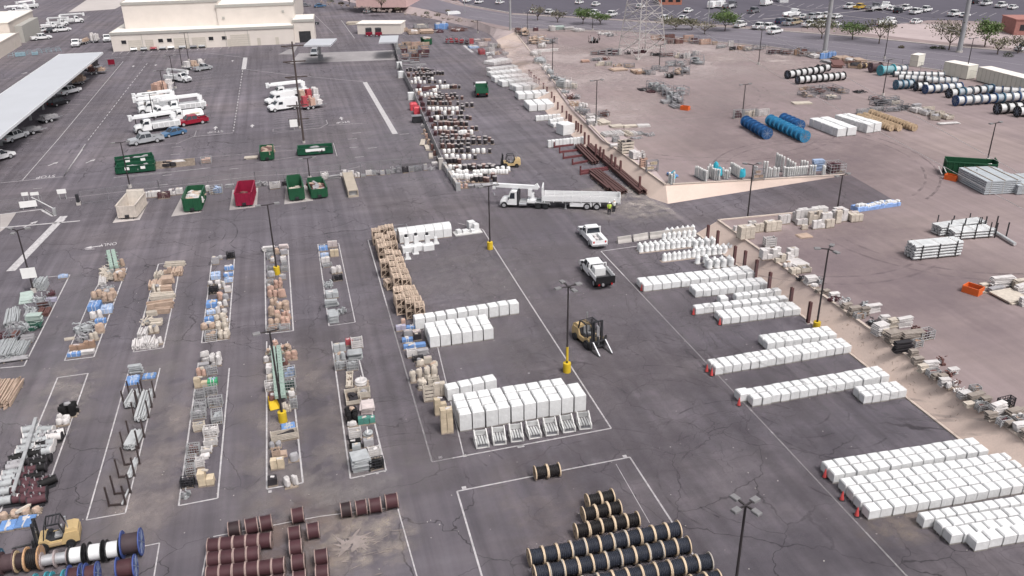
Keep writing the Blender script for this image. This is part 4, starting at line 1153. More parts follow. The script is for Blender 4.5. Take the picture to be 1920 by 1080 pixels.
# ================================================================= cable reels
def cable_mat(name, col, dk):
    if name in MATS: return MATS[name]
    m = M(name, col, .45, var=.25, sc=3); t = m.node_tree; N = t.nodes.new; L = t.links.new
    tc = N('ShaderNodeTexCoord'); wv = N('ShaderNodeTexWave'); wv.inputs['Scale'].default_value = 2.6; wv.inputs['Distortion'].default_value = 1.2; wv.inputs['Detail'].default_value = 2
    L(tc.outputs['Object'], wv.inputs['Vector']); bp = N('ShaderNodeBump'); bp.inputs['Strength'].default_value = .8; bp.inputs['Distance'].default_value = .06
    L(wv.outputs[0], bp.inputs['Height']); L(bp.outputs[0], t.nodes['Principled BSDF'].inputs['Normal']); return m
REEL = {}
def reel(kind):
    if kind in REEL: return REEL[kind]
    fl, wd, D, Wd, rd, name, hubc = {
     'black':  (M('new_flange',(.58,.45,.32),.7,var=.2,sc=3), cable_mat('blue_black_cable',(.030,.034,.048),.5), 1.2, .92, .47, 'cable_reel', None),
     'black2': (M('grey_flange',(.40,.36,.32),.8,var=.2,sc=3), cable_mat('blue_black_cable',(.030,.034,.048),.5), 1.2, .92, .47, 'cable_reel', None),
     'ink':    (M('new_flange',(.5,.4,.3)), cable_mat('black_cable',(.018,.016,.017),.5), 1.1, .85, .44, 'cable_reel', None),
     'brown':  (M('worn_flange',(.33,.24,.22),.8,var=.3,sc=3), M('brown_wrap',(.062,.025,.030),.6,var=.25,sc=1.2), 1.14, .93, .455, 'cable_reel', None),
     'dkbrown':(M('worn_flange',(.33,.24,.22)), M('dark_brown_wrap',(.030,.018,.020),.6,var=.25), 1.12, .93, .46, 'cable_reel', None),
     'bigblue':(M('blue_flange',(.055,.085,.26),.5,var=.15), M('grey_brown_wrap',(.060,.042,.048),.6,var=.15), 2.2, 1.7, .78, 'steel_cable_reel', None),
     'blue':   (M('blue_flange',(.055,.085,.26)), M('brown_wrap',(.062,.025,.03)), 1.9, 1.35, .78, 'steel_cable_reel', None),
     'teal':   (M('teal_flange',(.06,.30,.36),.5,var=.15), M('dark_wind',(.07,.08,.09),.6), 1.9, 1.0, .72, 'steel_cable_reel', None),
     'white':  (M('black_flange',(.018,.018,.02),.5,var=.2), M('white_plastic',(.74,.74,.75),.35,var=.1), 1.6, 1.15, .72, 'wrapped_cable_reel', None),
     'silver': (M('thin_flange',(.36,.30,.30),.6,var=.2), M('bare_wire',(.50,.50,.52),.35,.5,var=.15), 1.25, 1.15, .74, 'wire_reel', None),
     'wood':   (M('orange_ply',(.46,.27,.15),.75,var=.25,sc=3), cable_mat('black_cable',(.018,.016,.017),.5), 1.7, .95, .45, 'plywood_reel', None),
     'tan':    (M('tan_ply',(.48,.36,.23),.75,var=.2,sc=3), M('dark_brown_wrap',(.03,.018,.02)), 1.3, .7, .42, 'plywood_reel', None),
     'far':    (M('black_flange',(.018,.018,.02)), M('bare_wire_pale',(.56,.56,.565),.45,.1,var=.12), 1.95, 1.05, .86, 'wire_reel', None),
     'farblue':(M('navy_flange',(.025,.06,.16),.5,var=.25), M('bare_wire_pale',(.66,.65,.63)), 1.9, 1.2, .78, 'wire_reel', None),
     'fargrey':(M('slate_flange',(.14,.17,.21),.5,var=.3), M('bare_wire_pale',(.66,.65,.63)), 1.85, 1.2, .8, 'wire_reel', None),
     'farteal':(M('slate_blue_flange',(.045,.13,.20),.5,var=.2), M('slate_wire',(.34,.38,.42),.5,.2), 2.0, 1.2, .8, 'wire_reel', None),
     'fullnavy':(M('navy_blue',(.022,.085,.22),.5,var=.15), M('blue_wind',(.03,.12,.30),.5,var=.2), 2.1, 1.0, .93, 'blue_reel', None),
     'fullteal':(M('teal_blue',(.035,.20,.37),.5,var=.15), M('teal_wind',(.03,.17,.33),.5,var=.2), 2.1, .95, .93, 'blue_reel', None),
     'rustreel':(M('rust_flange',(.10,.06,.065),.7,var=.3), M('rust_wind',(.08,.05,.055),.7), 2.0, 1.1, .85, 'steel_cable_reel', None),
     'tealdrum':(M('teal_flange',(.06,.30,.36)), M('pale_teal_wind',(.20,.36,.40),.5), 2.4, 1.5, .92, 'steel_cable_reel', None),
     'woodsm': (M('sun_ply',(.50,.37,.25),.75,var=.3,sc=3), M('empty_core',(.16,.10,.075),.8), 1.15, .62, .30, 'plywood_reel', None),
    }[kind]
    r = T(name,'','reel')
    th = .07 if D < 1.7 else .10
    for s in (-1,1):
        mb = MB(); x = s*(Wd/2-th/2); mb.cyl((x-th/2,0,D/2),(x+th/2,0,D/2),D/2,24,0,None,True,False)
        f = mb.build('flange', fl, r)
        mb = MB(); xx = s*(Wd/2+.008)
        if kind in ('bigblue','blue','farblue','fullnavy','fullteal','farteal','fargrey','far','teal','white'):
            for i in range(4 if D > 1.8 else 3):
                a = i*math.pi/(4 if D > 1.8 else 3); mb.bar((xx,cs(a)*D*.42,D/2+sn(a)*D*.42),(xx,-cs(a)*D*.42,D/2-sn(a)*D*.42),.05,0,.07)
        else:
            for i in range(5): y = (-.4+.2*i)*D; hh = math.sqrt(max(.01,(D*.49)**2-y*y)); mb.bar((xx,y,D/2-hh),(xx,y,D/2+hh),.014,0,.012)
        mb.cyl((xx-.01,0,D/2),(xx+s*.02,0,D/2),D*.07,10)
        mb.build('hub', DARK() if D < 1.7 else M('spoke_steel',(.22,.26,.34),.4,.2) , f)
    mb = MB(); mb.cyl((-Wd/2+th,0,D/2),(Wd/2-th,0,D/2),D*rd,24,0,None,False)
    if kind == 'white':
        mb = MB(); mb.cyl((-Wd/2+th,0,D/2),(Wd/2-th,0,D/2),D*.29,20,0,None,False)
        for i in range(9):
            a = i*.7; k = D*(.27+.05*(i % 3)); mb.bar((-Wd*.40,cs(a)*k,D/2+sn(a)*k),(Wd*.40,cs(a+.25)*k,D/2+sn(a+.25)*k),.26,0,.05)
    if kind == 'wood' or kind == 'bigblue' or kind == 'blue':
        mb = MB(); mb.cyl((-Wd/2+th,0,D/2),(Wd/2-th,0,D/2),D*.40,24,0,None,False)
    if D*rd > D*.5:
        mb = MB(); mb.cyl((-Wd/2+th,0,D/2),(Wd/2-th,0,D/2),D*(.37 if kind[:4] != 'full' else .35),24,0,None,False)
    if kind in ('black','black2','ink'):
        for i in range(16): x = -Wd/2+th+(Wd-2*th)*(i+.5)/16; mb.cyl((x-.02,0,D/2),(x+.02,0,D/2),D*.415,18,0,None,False)
        mb.v = [(x,y*.86,D/2+(z-D/2)*.86) for x,y,z in mb.v]
    if kind in ('silver','woodsm','tan'):
        k = {'silver':.85,'woodsm':.62,'tan':.9}[kind]; mb.v = [(x,y*k,D/2+(z-D/2)*k) for x,y,z in mb.v]
    mb.build('winding', wd, r)
    if kind == 'silver':
        MB().cyl((-Wd*.5,0,D/2),(Wd*.5,0,D/2),.05,8).build('axle', DARK(), r)
    REEL[kind] = (Proto(r), D, Wd); return REEL[kind]
def reelrow(p0, p1, n, kinds, where, z=0., group=None, endname='left end', D=None, word=None, back=.0, tight=1.):
    a, b = at(*p0, z), at(*p1, z); u = b-a; L = u.length; ang = math.atan2(u.y,u.x); nrm = Vector((-u.y,u.x,0))/L
    for i in range(n):
        k = kinds if isinstance(kinds,str) else kinds[i % len(kinds)]
        pr, d0, w0 = reel(k); sD = (D or d0)/d0; sx = L/n/w0*tight
        c = a.lerp(b,(i+.5)/n)+nrm*(.30*d0*sD+back); c.z = z
        w = {'black':'blue-black cable reel','black2':'blue-black cable reel with greyed flanges','ink':'black cable reel','brown':'brown wrapped cable reel','dkbrown':'dark brown wrapped cable reel'}.get(k) or word or 'wire reel'
        pr.put(c, ang+J(.03), '%s, %s from %s, %s' % (w, ORD[i+1], endname.replace('left end','left'), where) if n > 1 else w+' '+where, group, (sx,sD,sD))
KB = 'cable reels with wooden flanges'
reelrow((1004,903),(1051,896),2,'ink','lone pair on the painted line',0,KB); reelrow((1103,957),(1152,946),2,'ink','topmost of the short rows',0,KB)
reelrow((1095,982),(1165,967),3,'ink','second short row',0,KB); reelrow((1081,1014),(1199,990),5,'ink','third short row',0,KB)
KK = ['black','black','black','black2','black','black','black2','black','black','black','black']
reelrow((994,1066),(1276,1011),11,KK,'first long row',0,KB); reelrow((1004,1098),(1294,1041),11,['black','black2']+KK[:9],'second long row',0,KB)
reelrow((1014,1135),(1335,1072),12,KK[3:]+KK,'third long row',0,KB); reelrow((1025,1172),(1352,1106),12,KK,'fourth long row at the frame edge',0,KB)
BB = 'brown wrapped cable reels'
reelrow((430,1012),(453,1008),1,'dkbrown','leftmost above the main block',0,BB); reelrow((463,1007),(487,1001),1,'brown','middle one above the main block',0,BB); reelrow((490,1001),(513,996),1,'brown','rightmost above the main block',0,BB)
reelrow((391,1044),(511,1031),5,'brown','back row of the brown block',0,BB); reelrow((391,1070),(489,1057),4,'brown','second row of the brown block',0,BB)
reelrow((389,1098),(536,1080),6,'brown','third row of the brown block',0,BB); reelrow((385,1130),(536,1112),6,'brown','front row of the brown block',0,BB)
for i,(x0,y0,x1,l) in enumerate(((549,986,572,'standing alone near the painted corner'),(543,1022,566,'top of the middle column'),(545,1048,569,'second of the middle column'),(549,1076,574,'third of the middle column'),(552,1108,577,'lowest of the middle column'),(578,1015,601,'off to the right of the middle column'),(592,1066,617,'upper of the right column'),(594,1096,619,'lower of the right column'))):
    reelrow((x0,y0),(x1,y0-4),1,'brown',l,0,BB)
for x0,y0,x1,k,l in ((641,975,661,'dkbrown','first of four at the dust splash'),(669,971,690,'brown','second of four at the dust splash'),(694,967,717,'brown','third of four at the dust splash'),(724,959,748,'brown','last of four at the dust splash')):
    reelrow((x0,y0),(x1,y0-4),1,k,l,0,BB)
CG = 'mixed reels behind the loading forklift'
for x0,y0,x1,k,D,w in ((232,1052,268,'bigblue',1.85,'largest reel, blue flanges and grey-brown winding'),(203,1056,228,'white',1.45,'white wrapped reel next to the largest blue reel'),(170,1061,196,'white',1.45,'white wrapped reel, middle of three'),(134,1066,160,'white',1.4,'white wrapped reel nearest the silver spool'),
    (106,1067,130,'silver',1.15,'silver bare spool, right one, thin flanges'),(80,1071,106,'silver',1.15,'silver bare spool beside the plywood reel'),(52,1076,80,'wood',1.6,'orange plywood reel with thick black winding'),(33,1078,52,'tan',1.45,'tan flanged reel with black winding'),(5,1082,32,'rustreel',1.5,'dark rusted reel at far left'),
    (222,1094,257,'blue',1.55,'maroon wound reel with spoked blue flanges'),(163,1104,186,'blue',1.5,'navy flanged reel at frame bottom, right of two'),(132,1108,155,'blue',1.5,'navy flanged reel at frame bottom, left of two'),(100,1124,124,'teal',1.6,'teal flanged reel at frame bottom, right of two'),(68,1128,92,'teal',1.6,'teal flanged reel at frame bottom, left of two'),(-18,1085,4,'farteal',1.7,'blue-grey reel cut by the left edge')):
    reelrow((x0,y0),(x1,y0-(x1-x0)*.17),1,k,'',0,CG,'left end',D,w)
# dirt-yard reels
FG = 'bare wire reels on the dirt yard'
reelrow((1479,149),(1544,139),6,'far','behind row of the white wire reels',UP,FG,word='white wire reel with black flanges',D=1.9); reelrow((1497,159),(1584,151),8,'far','front row of the white wire reels',UP,FG,word='white wire reel with black flanges',D=1.85)
reelrow((1535,136),(1556,134),2,'far','short third row',UP,FG,word='white wire reel with black flanges',D=1.7)
reelrow((1683,154),(1793,160),9,['far','far','fargrey'],'upper field row',UP,FG,word='silver wire reel',D=1.7); reelrow((1675,145),(1770,147),8,['far','fargrey'],'rearmost field row',UP,FG,word='silver wire reel',D=1.4)
reelrow((1681,169),(1712,167),3,'farteal','left of the second field row',UP,FG,word='teal-grey wire reel'); reelrow((1718,172),(1740,171),2,'far','middle of the second field row',UP,FG,word='black flanged wire reel'); reelrow((1736,177),(1803,172),5,['farblue','fargrey'],'right of the second field row',UP,FG,word='blue flanged wire reel',D=1.9)
reelrow((1735,158),(1795,161),5,'fargrey','behind the second field row',UP,FG,word='slate wire reel',D=1.6)
reelrow((1781,185),(1862,176),6,['far','farteal','fargrey','far','fargrey','farteal'],'third field row',UP,FG,word='mixed wire reel',D=1.9); reelrow((1862,178),(1925,182),4,['farblue','far','fargrey'],'end of the third field row',UP,FG,word='mixed wire reel',D=1.8)
reelrow((1793,200),(1925,191),9,['farblue','fargrey','fargrey','farblue','farblue','farteal','fargrey'],'front blue field row',UP,FG,word='blue flanged wire reel',D=2.0)
reelrow((1872,216),(1932,211),4,'far','black row at the right edge',UP,FG,word='black flanged wire reel',D=2.1); reelrow((1909,221),(1935,219),2,'far','nearest pair at the right edge',UP,FG,word='black flanged wire reel',D=2.0)
reelrow((1634,137),(1653,136),1,'rustreel','beside the teal drum',UP,FG,D=2.2,word='rust brown reel'); reelrow((1652,143),(1677,141),1,'tealdrum','at the foot of a lamp pole',UP,FG,D=2.3,word='bright teal reel'); reelrow((1677,138),(1700,136),2,'fargrey','just right of the teal drum',UP,FG,D=1.7,word='slate wire reel')
reelrow((1613,130),(1633,127),2,'tan','left of the rust brown reel',UP,FG,word='small tan plywood reel',D=1.2)
BG = 'large blue reels on the dirt yard'
reelrow((1391,238),(1431,262),6,'fullnavy','lower dark blue row',UP,BG,'far end',2.0,'dark blue reel'); reelrow((1437,236),(1502,268),8,'fullteal','bright blue row',UP,BG,'far end',2.0,'bright teal blue reel'); reelrow((1462,233),(1493,247),4,'fullnavy','short row behind the bright one',UP,BG,'far end',2.0,'dark blue reel')
WG = 'empty plywood reels on the dirt yard'
reelrow((1605,224),(1668,247),14,'woodsm','nearest row of plywood reels',UP,WG,'far end',1.15,'small plywood reel',tight=.8); reelrow((1616,222),(1683,247),14,'woodsm','middle row of plywood reels',UP,WG,'far end',1.15,'small plywood reel',tight=.8); reelrow((1628,217),(1711,247),15,'woodsm','longest row of plywood reels',UP,WG,'far end',1.25,'small plywood reel',tight=.8)
# ================================================================= canister rows along the yard wall
def canister(w):
    r = T('canister','','canister')
    if w == 2:
        MB().lathe([(.34,0),(.36,.06),(.36,.74),(.3,.8)],0,0,.1,10).build('body', M('rust_can',(.085,.045,.043),.7,var=.35), r)
        MB().lathe([(.38,0),(.38,.06),(.2,.1)],0,0,.88,10).build('cover', M('pink_cover',(.40,.31,.29),.7,var=.3), r)
        MB().cbox(0,0,0,.75,.75,.10).build('pallet', WOODG(), r)
    elif w:
        MB().lathe([(.36,0),(.40,.1),(.40,.75),(.34,.86)],0,0,.1,10).build('body', M('white_cover',(.76,.75,.74),.5,var=.08), r)
        MB().cbox(0,0,0,.85,.75,.10).build('pallet', WOODG(), r)
    else:
        MB().lathe([(.31,0),(.33,.06),(.33,.78),(.28,.82)],0,0,.1,10).build('body', M('dark_can',(.028,.024,.028),.5,var=.3), r)
        MB().lathe([(.37,0),(.37,.07),(.2,.12)],0,0,.91,10).build('cover', M('grey_cover',(.36,.33,.33),.6,var=.3), r)
        MB().cbox(0,0,0,.7,.7,.10).build('pallet', WOODG(), r)
    return Proto(r)
CW, CK, CR = canister(1), canister(0), canister(2)
rowsZ2 = '''50|300w 355w 410w 462w 515w 560w 605w 655w 730b
100|390b 430b 500w 560b 605w 665b 710b
165|350w 378b 410w 460b 515b 580b 690b 730b 785b 825b
213|570b 640b 710b
245|385b 440b 465b 490b 515b 560b 595b 625b 660b 690b 720b 745b 780b
300|390w 450w 512w 578w 640b 710b 770b 850b 905b
352|450b 500b 545b 600b 690w 715w 755w 785w 840w 640b 800b
405|480b 540b 600b 650b 700b 750b 800b
442|460b 520b 600b 680b 740b 800b 870b 935b 1020b 1065b
475|470b 530b 600b 680b 735b 800b 870b 940b 1020b 1105b
530|480b 560b 600b 640b 680b 720b 800b
585|495w 560w 617w 655b 720b 795b 865w 925w 995w 1065b
662|520w 595w 670w 743w 817w 880b
722|540b 590b 630b 680b
795|570w 630w 690w 752w 810b 865b 930b 990b 1060b 1118b
815|650b 750b 865b 950b 1030b 1110b 1170w 1235w 1303w
862|603w 670w 700w 750w 780w 880w 915w
850|965w 995w 1035w 1070w 1110w 1140w 1180w 1210w 1250w 1285w
912|620w 650w 705w 735w 770w 800w 845w 875w 920w 950w 1020b 1110b
955|850b 900b 950b 1010b 1040b 1130b'''
rowsZ1 = '''530|240b 290b 340b 400b 450b 500b 530b
575|370b 420b 470b 520b 560b 610b 650b 690b 720b
602|260b 330b 390b 440b 480b 510b 550b 580b
650|350w 395w 470b 530b 585w
692|305w 360w 420w 480w 545b 625b 685w 750b
762|650w 713w 755w 800w 830b 870b 900b 950b 870b
805|365w 420w 600w 630w
862|440w 520w 570w 630b 680b
876|480w 625w 720b 770b 835b 885b
910|560b 610b 670b 720b 780b 860b 920b 985b
940|540b 590b 645b 700b 810b
985|540b 590b 630b 690b 730b 770b 820b 930b
1012|985b 1050b 1120b'''
rows = []
for txt, ox, oy, s in ((rowsZ1,730,60,7.2),(rowsZ2,760,200,6.75)):
    for l in txt.split('\n'):
        y, q = l.split('|'); rows.append((oy+float(y)/s, [(ox+float(e[:-1])/s, e[-1]) for e in q.split()]))
rows.sort(key=lambda r: -r[0])
for ri,(y,q) in enumerate(rows):
    q.sort()
    for i,(x,k) in enumerate(q):
        k = 'r' if (k == 'b' and random.random() < .32) else k
        (CW if k == 'w' else CR if k == 'r' else CK).put(at(x,y+1)+Vector((J(.08),J(.15)+.2,0)), J(.3), '%s, %s from the wall, %s row from near end' % ({'w':'white canister','b':'black canister','r':'rusty brown canister'}[k], ORD[i+1], ORD[ri+1]), 'canisters in rows along the yard wall', random.uniform(.72,.95) if k == 'w' else random.uniform(.8,1.1))
CAN = 'pallets in the canister yard'
items(760,200,6.75,'front of the canister yard',P('''640 925 730 975 .5 coil tan
740 925 830 965 .5 coil tan
830 935 960 965 .3 plates tan
670 985 735 1045 .8 coil salmon
740 985 800 1040 .8 coil salmon
800 980 860 1030 .4 plates grey
870 970 960 1025 .35 plates grey
970 965 1080 1020 .35 plates grey
1080 960 1160 990 .3 plates grey'''),0,CAN)
items(730,60,7.2,'racks by the yard wall',P('''440 730 630 780 .7 boxes rust
400 770 530 800 .5 beams maroon
100 150 170 210 1.1 rack tan
170 150 290 190 1.2 crate tan
300 145 420 190 1.2 crate salmon
420 150 540 195 1.2 crate tan
110 205 240 240 1.2 rack tan
250 205 380 245 1.2 crate tan
390 205 540 245 1.2 rack salmon
110 250 240 290 1.2 crate maroon
250 250 380 300 1.2 rack tan
390 250 540 300 1.1 crate maroon
160 300 290 345 1.1 rack salmon
300 300 400 350 1.1 crate rust
410 300 540 350 1.1 rack maroon
160 345 260 395 1.0 rack maroon
270 345 410 400 1.0 rack rust
160 380 270 410 .5 plates grey
280 400 400 425 .5 plates grey
200 430 480 455 .5 beams grey
230 460 460 500 .8 tangle grey
280 500 640 530 .6 tangle dark'''),0,CAN)

items(730,60,7.2,'strip beside the yard screen',P('''375 690 420 790 .9 beams maroon
385 790 430 850 .9 beams salmon
400 850 450 930 .9 beams maroon
425 930 475 1010 .9 beams maroon
440 1010 490 1075 .8 beams maroon'''),0,CAN)
items(760,200,6.75,'near strip beside the yard screen',P('''270 30 320 120 .9 beams maroon
300 120 350 200 .9 beams maroon
335 200 380 280 .9 beams rust
360 290 400 370 .8 beams maroon
465 400 505 520 1.0 rack maroon'''),0,CAN)
# ================================================================= vehicles (nose towards +x, origin on the ground under the middle)
def wheel(par, x, y, r=.38, w=.26, rim=None, name='wheel'):
    s = 1 if y > 0 else -1
    o = MB().cyl((0,-w/2,0),(0,w/2,0),r,16).build('wheel', RUBBER(), par, (x,y,r))
    mb = MB(); mb.cyl((0,s*(w/2-.02),0),(0,s*(w/2+.015),0),r*.62,12); mb.cyl((0,s*(w/2),0),(0,s*(w/2+.04),0),r*.2,8)
    mb.build('rim', rim or M('pale_rim',(.50,.50,.52),.35,.3,var=.1), o); return o
def lights(par, xf, xr, y, zf, zr, sz=.16):
    for s in (-1,1):
        MB().box(xf-.05,s*y-sz,zf-.08,xf+.02,s*y+sz,zf+.09).build('headlight', HEADL(), par)
        MB().box(xr-.02,s*y-sz*.6,zr-.12,xr+.04,s*y+sz*.6,zr+.14).build('tail_light', TAIL(), par)
def carpaint(nm, col): return M('car_paint_'+nm, col, .28, var=.04, spec=.5)
PAINT = {'white':(.78,.78,.79),'red':(.27,.012,.03),'blue':(.06,.14,.26),'silver':(.36,.37,.39),'black':(.02,.02,.024),'grey':(.16,.16,.18),'yellow':(.6,.38,.05),'tan':(.42,.34,.24),'green':(.02,.12,.06),'navy':(.03,.045,.11)}
VP = {}
def sedan(col, suv=0):
    k = ('sedan',col,suv)
    if k in VP: return VP[k]
    r = T('parked_car','','car'); p = carpaint(col,PAINT[col]); L = 4.6; w = .9; h = 1.72 if suv else 1.45; b = .95 if suv else .85
    mb = MB(); mb.prism([(2.3,.32),(2.3,.62),(2.2,.75),(1.0,b),(-1.7 if not suv else -2.2,b+.03),(-2.25,b-.02),(-2.3,.5),(-2.25,.3)],-w,w,0); mb.build('body', p, r)
    g = [(1.05,b-.01),(.3,h-.06),(-.95 if not suv else -1.9,h-.06),(-1.75 if not suv else -2.22,b-.0)]
    MB().prism(g,-w+.04,w-.04,0,.16).build('windows', GLASS(), r)
    mb = MB(); mb.box(-1.0 if not suv else -1.95,-w+.20,h-.08,.36,w-.20,h)
    for s in (-1,1):
        mb.bar((1.0,s*(w-.08),b),(.32,s*(w-.2),h-.04),.07); mb.bar((-.4,s*(w-.07),b),(-.4,s*(w-.2),h-.04),.08); mb.bar((g[3][0],s*(w-.08),b),(g[2][0],s*(w-.2),h-.04),.10)
    mb.build('roof', p, r)
    for x in (1.4,-1.4):
        for y in (-.8,.8): wheel(r,x,y,.33,.22)
    lights(r,2.28,-2.3,.65,.62,.72)
    mb = MB(); mb.box(2.27,-.8,.28,2.34,.8,.5); mb.box(-2.34,-.8,.28,-2.27,.8,.5); mb.build('bumper', DARK(), r)
    VP[k] = Proto(r); return VP[k]
def pickup(col, bed='open', crew=1, L=5.9):
    k = ('pickup',col,bed,crew)
    if k in VP: return VP[k]
    r = T('pickup_truck','','pickup'); p = carpaint(col,PAINT[col]); w = 1.0
    cab0 = 1.15; cab1 = -.95 if crew else -.35; xr = -L/2; xf = L/2
    mb = MB(); mb.prism([(xf,.48),(xf,.85),(xf-.15,1.02),(cab0+.35,1.14),(cab1-.02,1.17),(cab1-.02,.5),(.5,.42)],-w,w,0); mb.build('body', p, r)
    g = [(cab0+.32,1.13),(cab0-.35,1.84),(cab1+.10,1.84),(cab1-.0,1.15)]
    MB().prism(g,-w+.05,w-.05,0,.17).build('windows', GLASS(), r)
    mb = MB(); mb.box(cab1+.06,-w+.21,1.81,cab0-.30,w-.21,1.9,0,.02)
    for s in (-1,1):
        mb.bar((cab0+.28,s*(w-.08),1.14),(cab0-.36,s*(w-.22),1.84),.07)
        for q in ((.15,),(cab1+.07,)): mb.bar((q[0],s*(w-.07),1.14),(q[0],s*(w-.22),1.84),.09)
    mb.build('roof', p, r)
    mb = MB(); x1 = cab1-.06
    if bed == 'open' or bed == 'rack' or bed == 'loaded':
        mb.box(xr,-w,.5,x1,-w+.10,1.17); mb.box(xr,w-.10,.5,x1,w,1.17); mb.box(xr,-w+.1,.5,xr+.08,w-.1,1.15); mb.box(x1-.07,-w+.1,.5,x1,w-.1,1.17)
        mb.build('bed', p, r)
        MB().box(xr+.09,-w+.11,.52,x1-.08,w-.11,.62).build('bed_floor', M('bed_liner',(.05,.05,.055),.8) if bed == 'open' else M('pale_bed',(.5,.5,.5),.6), r)
        if bed in ('rack','loaded'):
            mb = MB()
            for s in (-1,1): mb.cbox((xr+x1)/2,s*.68,.64,(x1-xr)*.9,.42,.55)
            mb.build('tool_box', p, r)
            mb = MB(); mb.bar((x1,-w+.1,1.2),(x1,-w+.1,1.95),.07); mb.bar((x1,w-.1,1.2),(x1,w-.1,1.95),.07); mb.bar((x1,-w+.1,1.95),(x1,w-.1,1.95),.08); mb.bar((x1,-w+.05,2.0),(x1,w+.25,2.05),.06); mb.build('headache_rack', p, r)
            mb = MB()
            for i in range(6): mb.cbox((xr+x1)/2+J(.7),J(.25),.63,.4,.35,.4+J(.15),0,J(1),.03)
            mb.build('cargo', C('white'), r)
    elif bed == 'service':
        for s in (-1,1): mb.cbox((xr+x1)/2,s*.78,.55,x1-xr,.46,.85)
        mb.cbox((xr+x1)/2,0,.5,x1-xr,1.2,.2); mb.build('service_body', p, r)
        mb = MB()
        for s in (-1,1):
            for i in range(3): mb.box(x1-.15-(i+1)*.65,s*1.012-.004,.65,x1-.2-i*.65,s*1.012+.004,1.3)
        mb.build('locker_doors', M('locker_shade',(.6,.6,.61),.4), r)
        mb = MB()
        for x in (xr+.1,x1-.1):
            for s in (-1,1): mb.bar((x,s*.9,1.4),(x,s*.9,1.95),.06)
            mb.bar((x,-.9,1.95),(x,.9,1.95),.06)
        for s in (-1,1): mb.bar((xr,s*.9,1.97),(x1+1.0,s*.9,1.97),.06)
        mb.build('ladder_rack', p, r)
    for x in (xf-1.05,xr+1.25):
        for y in (-.86,.86): wheel(r,x,y,.42,.28)
    lights(r,xf,xr,.75,.88,.95)
    mb = MB(); mb.box(xf-.02,-.95,.42,xf+.12,.95,.68); mb.box(xr-.14,-.9,.45,xr-.01,.9,.66); mb.build('bumper', CHROME(), r)
    MB().box(xf-.015,-.52,.72,xf+.03,.52,.98).build('grille', DARK(), r)
    MB().box(xr+.3,-.75,.30,xf-.3,.75,.5).build('chassis', DARK(), r)
    mb = MB()
    for s in (-1,1): mb.cbox(cab0+.05,s*1.12,1.15,.12,.22,.25)
    mb.build('mirror', DARK(), r)
    VP[k] = Proto(r); return VP[k]
def big_cab(r, x0, p, w=1.15, hood=1, z0=.55, top=2.45):
    """conventional lorry cab whose back wall is at x0; nose towards +x"""
    mb = MB(); xb = x0+1.6
    mb.prism([(x0,z0),(x0,top),(x0+.9,top+.03),(x0+1.15,top-.1),(xb,1.65),(xb,z0)],-w,w,0,.08); mb.build('cab', p, r)
    mb = MB()
    mb.poly([(x0+1.18,-w+.26,top-.16),(xb-.02,-w+.16,1.72),(xb-.02,w-.16,1.72),(x0+1.18,w-.26,top-.16)])
    mb.v = [(x+.03,y,z+.02) for x,y,z in mb.v]
    for s in (-1,1): mb.poly([(x0+.35,s*(w-.055),top-.25),(x0+1.02,s*(w-.055),top-.27),(x0+1.35,s*(w-.035),1.68),(x0+.35,s*(w-.035),1.62)]); 
    mb.build('windows', GLASS(), r)
    MB().prism([(xb-.02,z0),(xb-.02,1.66),(xb+.9,1.52),(xb+1.25,1.25),(xb+1.28,z0)],-w+.22,w-.22,0,.1).build('bonnet', p, r)
    mb = MB()
    for s in (-1,1): mb.prism([(xb-.02,.75),(xb+.1,1.05),(xb+.3,1.26),(xb+.95,1.26),(xb+1.18,1.0),(xb+1.24,.75),(xb+1.16,.75),(xb+1.1,.98),(xb+.9,1.14),(xb+.35,1.14),(xb+.14,.95),(xb+.06,.75)],s*w-.14 if s > 0 else -w-.05,s*w+.05 if s > 0 else -w+.14)
    mb.build('mudguard', p, r)
    MB().box(xb+1.27,-.7,.62,xb+1.31,.7,1.15).build('grille', CHROME(), r)
    MB().box(xb+1.2,-w,.45,xb+1.42,w,.68).build('bumper', CHROME(), r)
    for s in (-1,1): MB().box(xb+1.22,s*.95-.13,.85,xb+1.30,s*.95+.13,1.05).build('headlight', HEADL(), r)
    for s in (-1,1): wheel(r,xb+.62,s*(w-.10),.5,.3)
    mb = MB()
    for s in (-1,1): mb.cbox(x0+1.4,s*(w+.2),1.55,.12,.2,.5); mb.bar((x0+1.35,s*w,1.8),(x0+1.4,s*(w+.2),1.8),.05)
    mb.build('mirror', DARK(), r)
